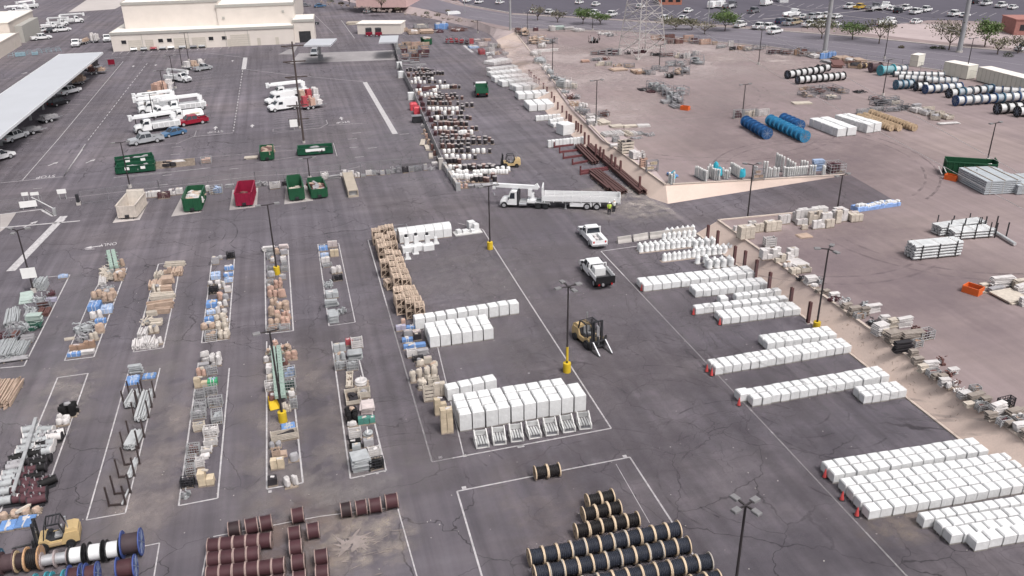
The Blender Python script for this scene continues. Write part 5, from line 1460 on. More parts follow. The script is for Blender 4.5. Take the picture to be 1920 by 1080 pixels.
def bucket_truck(col='white', boom=1, tank=0):
    k = ('bucket',col,boom,tank)
    if k in VP: return VP[k]
    r = T('utility_truck','','truck'); p = carpaint(col,PAINT[col]); big_cab(r,1.1,p)
    MB().box(-4.2,-.5,.55,3.6,.5,.85).build('chassis', DARK(), r)
    if tank:
        o = MB(); o.prism([(1.0,1.0),(1.0,1.0)]+[(0,0)]*0+[(-3.8,1.0),(-3.8,1.8),(-3.6,2.2),(.75,2.2),(1.0,1.8)],-1.1,1.1,0,.35); o.build('tank', p, r)
        MB().box(-3.9,-1.15,.85,1.05,1.15,1.0).build('deck', STEEL(), r)
        MB().box(-2.9,1.02,1.35,-.6,1.07,1.7).build('side_panel', M('cream_panel',(.6,.58,.45),.5), r)
    else:
        mb = MB()
        for s in (-1,1): mb.cbox(-1.6,s*.93,.75,5.0,.5,.95)
        mb.cbox(-1.6,0,.8,5.0,1.5,.3); mb.build('service_body', p, r)
        mb = MB()
        for s in (-1,1):
            for i in range(5): mb.box(-3.95+i*.97,s*1.187-.004,.85,-3.10+i*.97,s*1.187+.004,1.6)
        mb.build('locker_doors', M('locker_shade',(.6,.6,.61),.4), r)
    if boom:
        mb = MB(); mb.cyl((-3.2,0,1.0),(-3.2,0,2.3),.38,12); mb.cbox(-3.2,0,2.2,.9,.7,.8); mb.build('turret', p, r)
        b = MB(); b.bar((-3.3,.05,3.05),(4.2,.05,2.95),.42,0,.45); b.bar((-3.0,-.35,3.25),(3.6,-.35,3.2),.26,0,.3); b = b.build('boom', p, r)
        mb = MB(); mb.cbox(4.3,-.55,2.35,.65,.65,1.0); mb.cbox(4.3,-.55,3.3,.72,.72,.06); mb.build('bucket', p, b)
        mb = MB(); mb.bar((1.0,.5,1.7),(1.0,.5,2.75),.1); mb.bar((1.0,-.5,1.7),(1.0,-.5,2.75),.1); mb.bar((1.0,-.5,2.72),(1.0,.5,2.72),.12); mb.build('boom_rest', STEEL(), r)
    for x in (-2.1,-3.3) if boom else (-2.6,):
        for s in (-1,1): wheel(r,x,s*.95,.5,.42)
    for s in (-1,1): MB().box(-4.22,s*.9-.12,.75,-4.17,s*.9+.12,1.0).build('tail_light', TAIL(), r)
    VP[k] = Proto(r); return VP[k]
def step_van(col='white', tall=0):
    k = ('van',col,tall)
    if k in VP: return VP[k]
    r = T('panel_van','','van'); p = carpaint(col,PAINT[col]); h = 2.75 if tall else 2.35
    MB().prism([(1.2,.5),(1.2,h-.25),(.9,h),(-3.1,h),(-3.2,h-.1),(-3.2,.5)],-1.05,1.05,0,.06).build('body', p, r)
    MB().prism([(1.19,.5),(1.19,2.0),(1.9,1.35),(2.7,1.2),(2.95,.95),(2.95,.5)],-1.0,1.0,0,.08).build('bonnet', p, r)
    mb = MB(); mb.poly([(1.28,-.86,1.96),(1.28,.86,1.96),(1.86,.88,1.43),(1.86,-.88,1.43)]); mb.v = [(x+.02,y,z+.02) for x,y,z in mb.v]
    for s in (-1,1): mb.poly([(.25,s*1.035,1.95),(1.05,s*1.035,1.95),(1.18,s*1.045,1.4),(.25,s*1.045,1.4)])
    mb.build('windows', GLASS(), r)
    for x in (2.05,-2.1):
        for s in (-1,1): wheel(r,x,s*.92,.40,.28)
    lights(r,2.95,-3.2,.75,.85,1.0); MB().box(2.9,-.95,.4,3.05,.95,.62).build('bumper', DARK(), r)
    mb = MB()
    for s in (-1,1): mb.bar((.6,s*.8,h+.1),(-3.0,s*.8,h+.1),.06)
    for x in (.4,-.8,-2,-3): mb.bar((x,-.8,h+.1),(x,.8,h+.1),.06); mb.bar((x,-.8,h-.02),(x,-.8,h+.1),.05); mb.bar((x,.8,h-.02),(x,.8,h+.1),.05)
    mb.build('roof_rack', p, r); VP[k] = Proto(r); return VP[k]
def flatbed(col='white'):
    r = T('flatbed_pickup','white crew-cab flatbed pickup with black tailgate and white box on deck','pickup'); p = carpaint(col,PAINT[col]); w = 1.08
    MB().prism([(3.5,.55),(3.5,.95),(3.35,1.14),(2.2,1.27),(-.35,1.3),(-.35,.55)],-w+.03,w-.03,0,.03).build('body', p, r)
    MB().prism([(2.18,1.26),(1.55,1.95),(-.2,1.97),(-.34,1.28)],-w+.09,w-.09,0,.18).build('windows', GLASS(), r)
    mb = MB(); mb.box(-.24,-w+.24,1.93,1.62,w-.24,2.03,0,.03)
    for s in (-1,1):
        mb.bar((2.14,s*(w-.12),1.27),(1.55,s*(w-.27),1.96),.08); mb.bar((.75,s*(w-.11),1.27),(.75,s*(w-.27),1.96),.10); mb.bar((-.3,s*(w-.11),1.27),(-.24,s*(w-.27),1.96),.12)
    mb.build('roof', p, r)
    MB().box(-3.55,-1.2,1.0,-.55,1.2,1.12).build('deck', M('deck_steel',(.07,.07,.075),.6,var=.3), r)
    for s in (-1,1):
        mb = MB()
        for i in range(4): mb.box(-3.5,s*1.17-.03,1.16+i*.15,-.6,s*1.17+.03,1.26+i*.15)
        for x in (-3.3,-2.6,-1.9,-1.2): mb.box(x-.04,s*1.17-.035,1.12,x+.04,s*1.17+.035,1.8)
        mb.build('stake_side', p, r)
    mb = MB(); mb.box(-.58,-1.17,1.12,-.50,1.17,1.5); mb.bar((-.54,-1.1,1.5),(-.54,-1.1,2.15),.08); mb.bar((-.54,1.1,1.5),(-.54,1.1,2.15),.08); mb.bar((-.54,-1.1,2.12),(-.54,1.1,2.12),.1); mb.build('headboard', p, r)
    MB().box(-3.64,-1.2,.78,-3.56,1.2,1.7).build('tailgate', M('black_panel',(.015,.015,.017),.5), r)
    MB().cbox(-1.35,.1,1.12,1.15,1.35,.95,0,0,.06).build('cargo_box', CABW(), r)
    MB().box(-3.4,-.5,.45,3.1,.5,.95).build('chassis', DARK(), r)
    for x in (2.45,-2.35):
        for s in (-1,1): wheel(r,x,s*.92,.46,.34)
    lights(r,3.5,-3.62,.8,.95,.72); mb = MB(); mb.box(3.46,-1.02,.45,3.64,1.02,.75); mb.build('bumper', CHROME(), r)
    mb = MB()
    for s in (-1,1): mb.cbox(1.75,s*1.22,1.35,.14,.28,.32)
    mb.build('mirror', DARK(), r); MB().cyl((-3.66,.35,.75),(-3.80,.35,.75),.17,10).build('rear_drum', CHROME(), r)
    return r
def forklift(base, reach=1, mast_h=2.6):
    r = T('forklift','','forklift'); y = M('forklift_yellow',(.50,.365,.19),.5,var=.12)
    b = MB(); b.prism([(.9,.35),(.9,.95),(.35,1.0),(.1,.72),(-.7,.72),(-.95,1.25),(-1.75,1.25),(-1.95,1.0),(-1.9,.40),(-1.2,.35)],-.68,.68,0,.05); b = b.build('body', y, r)
    MB().prism([(-1.0,1.24),(-1.72,1.26),(-1.92,1.1),(-1.92,1.36),(-1.6,1.52),(-1.05,1.48)],-.6,.6,0,.1).build('counterweight', y, r)
    mb = MB()
    for s in (-1,1):
        mb.bar((.55,s*.58,.9),(.25,s*.55,2.15),.09); mb.bar((-.95,s*.58,1.3),(-.75,s*.55,2.15),.09); mb.bar((.25,s*.55,2.15),(-.75,s*.55,2.15),.09)
    for i in range(5): x = .25-i*.25; mb.bar((x,-.55,2.15),(x,.55,2.15),.06)
    mb.build('overhead_guard', DARK(), r)
    mb = MB(); mb.cbox(-.45,0,.75,.55,.55,.18,0,0,.03); mb.cbox(-.72,0,.9,.14,.52,.6,0,0,.03); mb.build('seat', M('seat_vinyl',(.30,.30,.31),.6,var=.4), r)
    MB().prism([(.45,.98),(.35,1.02),(.1,.76),(-.68,.76),(-.9,1.22),(-.98,1.27),(-.98,1.0),(-.6,.7),(.1,.7)],-.5,.5).build('cab_floor', DARK(), r)
    mb = MB(); mb.bar((.3,0,.85),(.05,0,1.3),.05); mb.cyl((.02,0,1.28),(.0,0,1.34),.2,10); mb.build('steering_wheel', DARK(), r)
    m = MB()
    for s in (-1,1): m.bar((1.05,s*.42,.1),(1.0,s*.42,mast_h),.16,0,.12); m.bar((1.16,s*.30,.15),(1.12,s*.30,mast_h+.1),.1)
    for z in (.5,1.3,2.0,mast_h): m.bar((1.05,-.42,z),(1.05,.42,z),.1)
    m = m.build('mast', DARK(), r)
    mb = MB(); mb.bar((1.1,0,.3),(1.08,0,mast_h*.85),.14); mb.bar((1.1,.14,.3),(1.08,.14,mast_h*.8),.07); mb.build('lift_cylinder', CHROME(), m)
    mb = MB(); mb.box(1.18,-.75,.25,1.30,.75,.38); mb.box(1.18,-.75,.75,1.30,.75,.88); 
    for s in (-1,0,1): mb.box(1.18,s*.7-.05,.3,1.28,s*.7+.05,1.3)
    mb.build('carriage', DARK(), m)
    for s in (-1,1):
        mb = MB(); mb.box(1.30,s*.55-.07,.06,1.38,s*.55+.07,.85); mb.prism([(1.38,.05),(1.38,.16),(3.1 if reach else 2.5,.07),(3.1 if reach else 2.5,.05)],s*.55-.08,s*.55+.08); f = mb.build('fork', M('fork_steel',(.10,.095,.10),.4,.4,var=.3), m)
        if base == 1:
            MB().bar((1.4,s*.55,.95),(2.5,s*.55,.14),.09).build('ram', CHROME(), f)
    for x,rr in ((.68,.42),(-1.25,.34)):
        for s in (-1,1): wheel(r,x,s*.66,rr,.3,DARK())
    mb = MB(); mb.cyl((-1.25,.35,1.5),(-1.25,.35,2.35),.05,8); mb.cyl((-1.25,.35,2.2),(-1.25,.35,2.5),.08,8); mb.build('exhaust', CHROME(), r)
    if reach: MB().cbox(-.2,.70,.45,.9,.06,.22).build('side_panel', M('side_shade',(.50,.37,.22),.5), r)
    return r
def veh(proto, rear, front, label, z=0., group=None, sc=None):
    a, b = at(*rear, z), at(*front, z); u = b-a
    return proto.put((a+b)/2, math.atan2(u.y,u.x), label, group, sc)
# --- the near pickups and forklifts
o = flatbed(); a, b = at(1136,545), at(1099,499); u = b-a; o.location = (a+b)/2; o.rotation_euler.z = math.atan2(u.y,u.x); o.scale = (.92,.92,.95)
veh(pickup('white','loaded',0), (1123,466), (1098,437), 'white utility pickup with ladder rack and tool boxes parked beyond the flatbed')
f = forklift(1,0,2.7); tag(f,'tan forklift with tall dark mast and lowered prongs facing the camera','forklift'); a, b = at(1092,632), at(1128,661); u = b-a; f.location = a.lerp(b,.42); f.rotation_euler.z = math.atan2(u.y,u.x)
f.scale = (1.12,1.25,1.08)
f = forklift(2,1,2.3); tag(f,'yellow forklift with long forks beside the coloured reels','forklift'); a, b = at(142,1012), at(62,1030); u = b-a; f.location = a.lerp(b,.48); f.rotation_euler.z = math.atan2(u.y,u.x); f.scale = (.88,.98,.94)
f = forklift(3,0,2.2); tag(f,'small yellow forklift parked among the canister rows','forklift'); a, b = at(966,312), at(940,313); u = b-a; f.location = a.lerp(b,.45); f.rotation_euler.z = math.atan2(u.y,u.x); f.scale = (.95,1.0,.95)
# --- crane lorry with pole trailer
p = carpaint('white',PAINT['white'])
a, b = at(1032,389), at(938,385); u = b-a; ang = math.atan2(u.y,u.x); UL = u.length
t = T('crane_truck','white tractor lorry with knuckle crane over its cab','crane truck',(a+b)/2,ang); s = UL/8.8; t.scale = (s,s,s)
big_cab(t,1.3,p,1.2,1,.6,3.0)
MB().box(-4.3,-.5,.6,3.6,.5,.95).build('chassis', DARK(), t)
mb = MB(); mb.box(1.0,-1.1,.7,1.25,1.1,3.0); mb.build('sleeper_gap', DARK(), t)
for x in (-2.4,-3.7):
    for q in (-1,1): wheel(t,x,q*.95,.52,.45,DARK())
mb = MB()
for q in (-1,1): mb.prism([(-4.45,.8),(-4.3,1.15),(-1.9,1.15),(-1.75,.8),(-1.75,.9),(-1.85,1.22),(-4.35,1.22),(-4.5,.85)],q*.95-.3,q*.95+.3)
mb.build('mudguard', GALV(), t)
mb = MB(); mb.box(-4.2,-1.1,.97,.9,1.1,1.08); mb.build('deck', GALV(), t)
mb = MB()
for q in (-1,1): mb.cyl((.9,q*.95,.75),(-.4,q*.95,.75),.32,10)
mb.build('fuel_tank', CHROME(), t)
c = MB(); c.cbox(-1.2,0,1.08,1.5,1.5,.35); c.cyl((-1.2,0,1.4),(-1.2,0,2.6),.42,12); c.cbox(-.9,0,2.0,.7,.8,1.3); c = c.build('crane_base', p, t)
bm = MB(); bm.bar((-2.3,0,3.55),(5.6,0,3.7),.55,0,.62); bm = bm.build('boom', p, c)
mb = MB(); mb.cbox(5.4,0,3.0,.45,.6,.95); mb.bar((-2.3,0,3.4),(-1.9,0,4.1),.5); mb.build('boom_head', p, bm)
MB().bar((-1.6,.1,2.2),(-.2,.1,3.4),.25).build('lift_ram', CHROME(), bm)
mb = MB(); mb.bar((5.5,0,3.0),(5.5,0,2.2),.03); mb.cyl((5.5,0,2.2),(5.5,0,1.85),.2,8); mb.build('hook', CHROME(), bm)
a, b = at(1161,390), at(1018,387); u = b-a; ang = math.atan2(u.y,u.x); L = u.length
t = T('flatbed_trailer','white slat-sided trailer coupled behind the crane lorry','trailer',(a+b)/2,ang)
MB().box(-L/2,-1.13,1.05,L/2,1.13,1.18).build('deck', M('pale_deck',(.42,.41,.41),.7,var=.25), t)
for q in (-1,1):
    mb = MB()
    for i in range(4): mb.box(-L/2,q*1.17-.035,1.20+i*.20,L/2-.1,q*1.17+.035,1.345+i*.20)
    for i in range(9): x = -L/2+.2+(L-.5)*i/8; mb.box(x-.05,q*1.17-.05,1.0,x+.05,q*1.17+.05,1.97)
    mb.build('slat_side', p, t)
mb = MB(); mb.box(L/2-.05,-1.2,1.05,L/2+.1,1.2,3.1); mb.build('headboard', p, t)
mb = MB(); mb.box(-L/2-.1,-1.15,1.0,-L/2-.01,1.15,1.94); mb.build('tailboard', p, t)
mb = MB()
for q in (-.45,.45): mb.box(-L/2+.2,q-.08,.75,L/2-.3,q+.08,1.045)
mb.build('chassis', DARK(), t)
for x in (-L/2+3.1,-L/2+4.45):
    for q in (-1,1): wheel(t,x,q*.95,.50,.5)
for q in (-1,1):
    MB().cbox(0,q*.90,.45,3.0,.45,.55).build('tool_locker', p, t); MB().cbox(-2.2,q*.90,.55,1.1,.45,.42).build('side_box', p, t)
    mb = MB(); mb.bar((L/2-3.2,q*.8,.1),(L/2-3.2,q*.8,1.25),.16); mb.cbox(L/2-3.2,q*.8,0,.35,.35,.1); mb.build('landing_leg', GALV(), t)
# --- the parked lorries top left
UT = 'utility lorries in the left yard'
veh(bucket_truck('white',1), (331,240), (260,250), 'white bucket truck with boom over cab beside silver pickup',0,UT)
veh(bucket_truck('white',0,1), (378,221), (325,228), 'white tank lorry behind the dark red pickup',0,UT,(.8,.9,.85))
veh(bucket_truck('white',1), (333,206), (266,214), 'white bucket truck third in line left of the boom pair',0,UT)
veh(bucket_truck('white',1), (327,196), (266,204), 'white bucket truck partly hidden behind the third one',0,UT,(1,1,.95))
veh(bucket_truck('white',1), (387,203), (304,213), 'long white digger truck with boom to the right',0,UT,(1.05,1,.95))
veh(bucket_truck('white',0,0), (330,214), (292,220), 'white service lorry between tank lorry and bucket trucks',0,UT,(.7,.9,.85))
veh(bucket_truck('white',1), (304,150), (366,156), 'white bucket truck facing right beside the tan machine',0,UT,(.85,.9,.9))
veh(pickup('silver','open',1), (303,264), (246,273), 'silver-white crew pickup parked at front of left lorries')
veh(sedan('blue'), (343,250), (308,258), 'blue sedan parked behind the silver pickup')
veh(pickup('red','open',1), (384,230), (338,237), 'dark red pickup parked by the white tank lorry')
veh(pickup('silver','open',0), (369,134), (392,130), 'grey pickup in front of the small loaded trailer',0,None,(.8,.9,.9))
def loaded_trailer(x0,y0,x1,y1,lab,cols,nm='equipment_trailer',h=1.5):
    a, b = at(x0,y0), at(x1,y1); u = b-a; L = u.length; t = T(nm,lab,'trailer',(a+b)/2,math.atan2(u.y,u.x))
    mb = MB(); mb.box(-L/2,-1.1,.6,L/2,1.1,.75); mb.bar((L/2,0,.6),(L/2+1.2,0,.5),.12); mb.build('deck', STEEL(), t)
    for i,cn_ in enumerate(cols):
        mb = MB()
        for k in range(5): mb.cbox(-L/2+L*(i+.5)/len(cols)+J(.3),J(.6),.75,random.uniform(.4,L/len(cols)*.8),random.uniform(.4,1.2),random.uniform(.3,h),0,J(.6),.04)
        for k in range(5): mb.bar((-L/2+L*i/len(cols),J(.9),.8),(-L/2+L*(i+1)/len(cols),J(.9),random.uniform(.9,h+.6)),.10)
        mb.build('equipment', C(cn_) if cn_ in PAL else M('machine_'+cn_,{'orange_tan':(.50,.33,.22)}[cn_],.6), t)
    for x in (-.6,.5):
        for s in (-1,1): wheel(t,-L*.15+x,s*1.0,.38,.25)
    return t
loaded_trailer(345,132,385,126,'small trailer with mixed white and tan gear by the upper poles',['white','tan','white'])
loaded_trailer(289,180,325,172,'tan boring machine on a trailer left of the facing truck',['salmon','salmon','white'],h=2.3)
loaded_trailer(277,190,308,183,'tan spool trailer at the left end of the lorries',['tan','white','salmon'],h=1.5)
loaded_trailer(566,206,604,200,'trailer stacked with red and white gear beside the vans',['red','salmon','white'],h=2.1)
loaded_trailer(560,192,598,187,'red and tan gear trailer behind the vans',['tan','red','white'],h=2.0)
veh(bucket_truck('white',1), (578,178), (507,186), 'white bucket truck above the two white vans',0,UT,(1,1,1))
veh(step_van('white'), (555,203), (507,210), 'white panel van nearest the camera in the middle lot'); veh(step_van('white'), (548,190), (501,198), 'white panel van behind the nearest one')
# far left group
veh(bucket_truck('white',1), (66,24), (8,29), 'white boom lorry beside the far left building, left one',0,UT); veh(bucket_truck('white',1), (74,14), (32,20), 'white boom lorry behind the far left building, right one',0,UT)
veh(bucket_truck('white',1), (110,46), (158,42), 'white bucket truck with dark wheels at the far lane',0,UT); veh(bucket_truck('white',1), (92,50), (126,48), 'white bucket truck in the middle of the far lane group',0,UT,(.85,.9,.9)); veh(bucket_truck('white',0), (82,54), (104,52), 'white service truck low in the far lane group',0,UT,(.6,.8,.8))
veh(pickup('white','open',1), (103,61), (128,58), 'white pickup at the front of the far lane group'); veh(sedan('black'), (90,62), (108,60), 'black car squeezed between two white ones at the far lane'); veh(sedan('white'), (67,62), (89,58), 'white sedan beside the small beige building, upper one')
veh(pickup('white','open',1), (64,76), (92,73), 'white pickup parked by the beige building corner')
veh(bucket_truck('white',0), (153,80), (137,93), 'white service truck with folded arm beyond the canopy',0,UT,(.75,.9,.9)); veh(bucket_truck('white',0), (208,70), (198,85), 'white service truck at the warehouse corner',0,UT,(.7,.9,.9))
loaded_trailer(171,80,186,80,'forked white trailer frame beyond the canopy',['white','white'],h=2.2); loaded_trailer(152,84,166,80,'olive tank trailer beyond the canopy',['tan'],h=1.2)
# cars in front of the warehouse
for i,(x,c,su) in enumerate(((252,'white',0),(271,'silver',0),(289,'red',0),(306,'silver',0),(322,'white',0),(343,'silver',1),(364,'grey',1),(380,'silver',0))):
    veh(sedan(c,su), (x+1,92-i*.9), (x-1,97-i*.9), '%s %s, %s from left in the row at the warehouse wall' % ({'silver':'silver grey','red':'dark red','grey':'dark grey','white':'white'}[c], 'off-roader' if su else 'car', ORD[i+1]), 0, 'cars along the warehouse wall')
for i,(x,c) in enumerate(((457,'white'),(478,'grey'),(494,'silver'))): veh(sedan(c,1 if i == 1 else 0), (x+1,80-i), (x-1,85-i), '%s car, %s of three by the plain wall' % (['white','dark grey','silver'][i], ORD[i+1]), 0, 'cars along the warehouse wall')
veh(sedan('silver',1), (593,98), (587,108), 'pale off-roader refuelling under the small canopy'); 
for x,y,c,l in ((560,10,'black','black car at the top edge right of the warehouse'),(572,12,'grey','dark grey car beside the black one at top edge'),(600,13,'blue','blue car parked near the top verge'),(577,40,'white','white car beside the warehouse side door'),(585,46,'black','black car beside the warehouse side door')):
    veh(sedan(c), (x-8,y+1), (x+8,y), l)
veh(sedan('silver'), (682,26), (698,22), 'grey car passing along the verge')
veh(step_van('white',1), (840,38), (872,36), 'white box van on the far side of the canister yard')
# small green tipper in the aisle
t = T('tipper_truck','small white-cabbed truck with green tipper body driving up the aisle','truck'); a, b = at(907,191), at(899,166); u = b-a; t.location = (a+b)/2; t.rotation_euler.z = math.atan2(u.y,u.x); big_cab(t,.6,p,1.0,1,.5,2.2); t.scale = (1.1,1.2,1.15)
mb = MB(); g = M('tipper_green',(.02,.10,.055),.5,var=.2)
mb.box(-2.9,-1.1,.9,.45,1.1,1.0); mb.box(-2.9,-1.1,1.0,.45,-1.02,1.9); mb.box(-2.9,1.02,1.0,.45,1.1,1.9); mb.box(-2.9,-1.02,1.0,-2.8,1.02,1.9); mb.box(.37,-1.02,1.0,.45,1.02,2.1); mb.build('tipper_body', g, t)
MB().box(-2.8,-1,1.0,.35,1,1.25).build('load', M('dust_load',(.2,.17,.15),.9), t); MB().box(-2.8,-.45,.45,2.6,.45,.9).build('chassis', DARK(), t)
for s in (-1,1): wheel(t,-1.7,s*.85,.45,.4); MB().box(-2.95,s*.8-.15,.7,-2.9,s*.8+.15,.85).build('tail_light', TAIL(), t)
# vehicles under the long canopy
veh(pickup('white','open',1), (118,180), (142,173), 'white pickup nosing out from under the long canopy'); veh(sedan('black',1), (100,200), (122,194), 'black off-roader nosing out from under the canopy')
loaded_trailer(140,162,160,152,'tan trailer under the canopy with dark wheels',['tan']); loaded_trailer(165,140,200,137,'rusty lowloader under the far canopy end',['rust','tan'],h=1.2); loaded_trailer(160,134,186,128,'tan machine under the far canopy end',['salmon','dark'],h=2.2)
loaded_trailer(75,232,108,224,'low grey trailer under the middle of the canopy',['grey'],h=.6); loaded_trailer(40,255,78,247,'grey trailer with rails under the near canopy',['grey'],h=.5); veh(pickup('white','open',1), (14,268), (40,258), 'white pickup under the near canopy bay'); veh(pickup('white','service',0), (-18,306), (8,298), 'white service pickup at the left edge below canopy')
# far car park
CPG = 'vehicles in the far car park'
def cp(x, y, kind, col, lab, dx=7, dy=-1.5):
    pr = {'s':lambda: sedan(col),'u':lambda: sedan(col,1),'p':lambda: pickup(col,'open',1),'v':lambda: step_van(col),'b':lambda: bucket_truck(col,0)}[kind]()
    veh(pr,(x-dx,y-dy*.5),(x+dx,y+dy*.5),lab,UP,CPG)
KN = {'s':'car','u':'off-roader','p':'pickup','v':'van','b':'service lorry'}
CN = {'white':'white','black':'black','silver':'silver','tan':'tan','grey':'grey','yellow':'yellow','navy':'dark blue','red':'red'}
lots = [(1001,22,'s','white'),(1030,23,'s','white'),(1086,5,'s','white'),(1117,9,'s','white'),(1114,27,'p','white'),(1146,29,'p','white'),(1200,13,'s','white'),(1247,36,'u','white'),(1280,35,'s','white'),(1290,21,'s','white'),
 (1337,13,'v','white'),(1352,12,'v','white'),(1368,14,'b','grey'),(1413,22,'p','grey'),(1437,8,'v','white'),(1387,49,'p','white'),(1423,52,'p','white'),(1440,53,'p','white'),(1452,61,'p','white'),(1464,42,'u','navy'),(1480,45,'p','silver'),(1484,30,'b','white'),(1490,44,'p','tan'),(1508,33,'s','white'),(1522,34,'p','silver'),(1535,33,'p','white'),(1550,32,'p','white'),(1568,32,'s','white'),(1517,48,'p','white'),(1540,48,'p','white'),(1566,47,'s','white'),
 (1592,14,'p','white'),(1611,15,'p','yellow'),(1637,18,'b','grey'),(1655,16,'b','white'),(1672,17,'s','white'),(1684,22,'u','black'),(1697,17,'p','white'),(1716,24,'p','white'),(1735,20,'p','white'),(1788,28,'p','white'),(1808,30,'s','white'),(1826,5,'u','black'),(1848,8,'p','white'),(1876,12,'p','white'),(1898,15,'s','white'),(1717,42,'s','white'),
 (1918,93,'p','white'),(856,-2,'s','white'),(875,2,'s','white'),(898,4,'s','white'),(937,5,'s','white'),(1662,47,'b','white'),(845,-4,'s','silver')]
tot = {}
for x,y,k,c in lots: tot[(k,c)] = tot.get((k,c),0)+1
num = {}
for x,y,k,c in sorted(lots):
    num[(k,c)] = num.get((k,c),0)+1
    nm = CN[c]+' '+KN[k]
    cp(x,y+2,k,c,('only %s in the far car park' % nm) if tot[(k,c)] == 1 else '%s in the far car park, %s such from the left' % (nm, ORD[num[(k,c)]]), 7 if x > 1400 else 5, -3)
# ================================================================= buildings
def px_box(x0, x1, yb, z=0): return at(x0,yb,z), at(x1,yb,z)
t = T('warehouse','large cream stepped warehouse with flat roofs at top left','warehouse')
a, b = at(213,97), at(553,82); u = (b-a); u.z = 0; Lw = u.length; ang = math.atan2(u.y,u.x); t.location = a; t.rotation_euler.z = ang
RF = M('roof_white',(.78,.735,.68),.6,var=.05,sc=.2); TR = M('fascia_grey',(.40,.385,.36),.6,var=.06); CRM = CREAM()
def tier(x0,y0,x1,y1,z0,z1,nm):
    o = MB().box(x0,y0,z0,x1,y1,z1).build(nm, CRM, t)
    MB().box(x0-.15,y0-.15,z1-.05,x1+.15,y1+.15,z1+.04).build('roof', RF, o)
    mb = MB(); mb.box(x0-.2,y0-.2,z1-.65,x1+.2,y0-.01,z1+.08); mb.box(x0-.2,y0,z1-.65,x0-.01,y1,z1+.08); mb.box(x1+.01,y0,z1-.65,x1+.2,y1,z1+.08); mb.build('fascia', TR, o); return o
tier(0,0,Lw,22,0,5.2,'front_hall'); tier(3,6.5,Lw*.58,60,0,12.5,'left_hall'); tier(Lw*.58-.3,6.0,Lw+.5,80,0,11.0,'right_hall'); tier(1.8,14,Lw*.53,64,0,16.5,'tall_hall')
o = tier(Lw+.02,2,Lw+6,14,0,6.5,'side_annex')
MB().box(Lw+1.4,1.93,.0,Lw+4.8,1.99,3.2).build('roller_door', DARK(), t)
WN = M('window_dark',(.03,.03,.035),.2,var=.1)
for x in (2.6,12.6,15.0,26.5,30.2):
    w = MB().box(x,-.03,2.0,x+1.3,.02,3.0).build('window', WN, t); mb = MB(); mb.box(x-.12,-.08,1.88,x+1.42,-.035,2.0); mb.box(x-.12,-.08,3.0,x+1.42,-.035,3.12); mb.build('frame', CRM, w)
DR = M('door_beige',(.52,.475,.42),.6,var=.08)
for x,w_,h_ in ((4.4,3.6,2.9),(9.0,2.2,2.9),(16.8,4.2,3.0),(21.8,3.8,3.0),(32.6,5.4,3.3)):
    d = MB().box(x,-.06,0,x+w_,.02,h_).build('roller_door', DR, t); mb = MB()
    for i in range(5): mb.box(x+.05,-.075,.3+i*h_/5.5,x+w_-.05,-.062,.38+i*h_/5.5)
    mb.build('panel_joints', CRM, d)
for x in (6.6,31.6,40,45.2): MB().box(x,-.05,0,x+.95,.02,2.1).build('door', DR, t)
for x,z in ((Lw*.6,7.0),(Lw*.94,8.2)):
    MB().box(x,5.85,z,x+.7,6.0,z+.7).build('wall_vent', TR, t)
mb = MB()
for x in (8.2,20.9,31.2,37.5): mb.box(x,-.12,0,x+.12,-.02,5.0)
mb.build('downpipe', TR, t)
# small beige building at the left edge
p0, p1, p2 = at(0,111), at(41,85), at(60,65); BG_ = M('beige_wall',(.56,.50,.455),.7,var=.06)
t = T('beige_building','small beige two-part building at the left edge of the far lanes','building',p1)
x1 = 0.; yA = p0.y-p1.y-14
MB().box(-34,yA,0,x1,.0,3.6).build('front_block', BG_, t); o = MB().box(-33.8,yA+.2,3.6,x1-.2,-.2,3.68).build('roof', RF, t)
mb = MB(); mb.box(-34.1,yA-.1,3.62,x1+.1,yA+.12,3.95); mb.box(x1-.12,yA+.12,3.62,x1+.1,-.1,3.95); mb.build('parapet', BG_, o)
rx = p2.x-p1.x
MB().box(-45,.02,0,rx,30,6.6).build('rear_block', BG_, t); MB().box(-45.2,-.2,6.6,rx+.25,30.2,6.85).build('roof', RF, t); MB().box(rx+.02,5,0,rx+2.2,26,5.0).build('side_lean_to', TR, t)
MB().box(x1-.02,yA+8,1.4,x1+.05,yA+11,2.6).build('window', WN, t); MB().box(x1-.02,-7,0,x1+.05,-5.8,2.1).build('door', DR, t); MB().box(x1-.02,yA+3,0,x1+.05,yA+5.2,2.5).build('door', DR, t)
# bicycle-like rack frames by that building
t = T('rack_frames','blue-grey pipe frames parked beside the beige building','rack',at(52,106)); mb = MB()
for i in range(16):
    x = -5+i*.75; y = (i % 3)*1.4+i*.35; mb.bar((x,y,0),(x+.3,y,1.1),.08); mb.bar((x+.3,y,1.1),(x+1.3,y,1.1),.08); mb.bar((x+1.3,y,1.1),(x+1.5,y,0),.08); mb.bar((x,y,.5),(x+1.5,y,.5),.07)
mb.build('pipes', M('blue_grey_steel',(.26,.33,.37),.5,var=.3), t)
mb = MB(); mb.cbox(-2,1,.1,2.6,1.2,.9,0,.2); mb.cbox(1.5,2,.1,1.6,1.2,.7,0,.2); mb.build('carts', M('blue_grey_load',(.25,.36,.42),.6,var=.3), t)
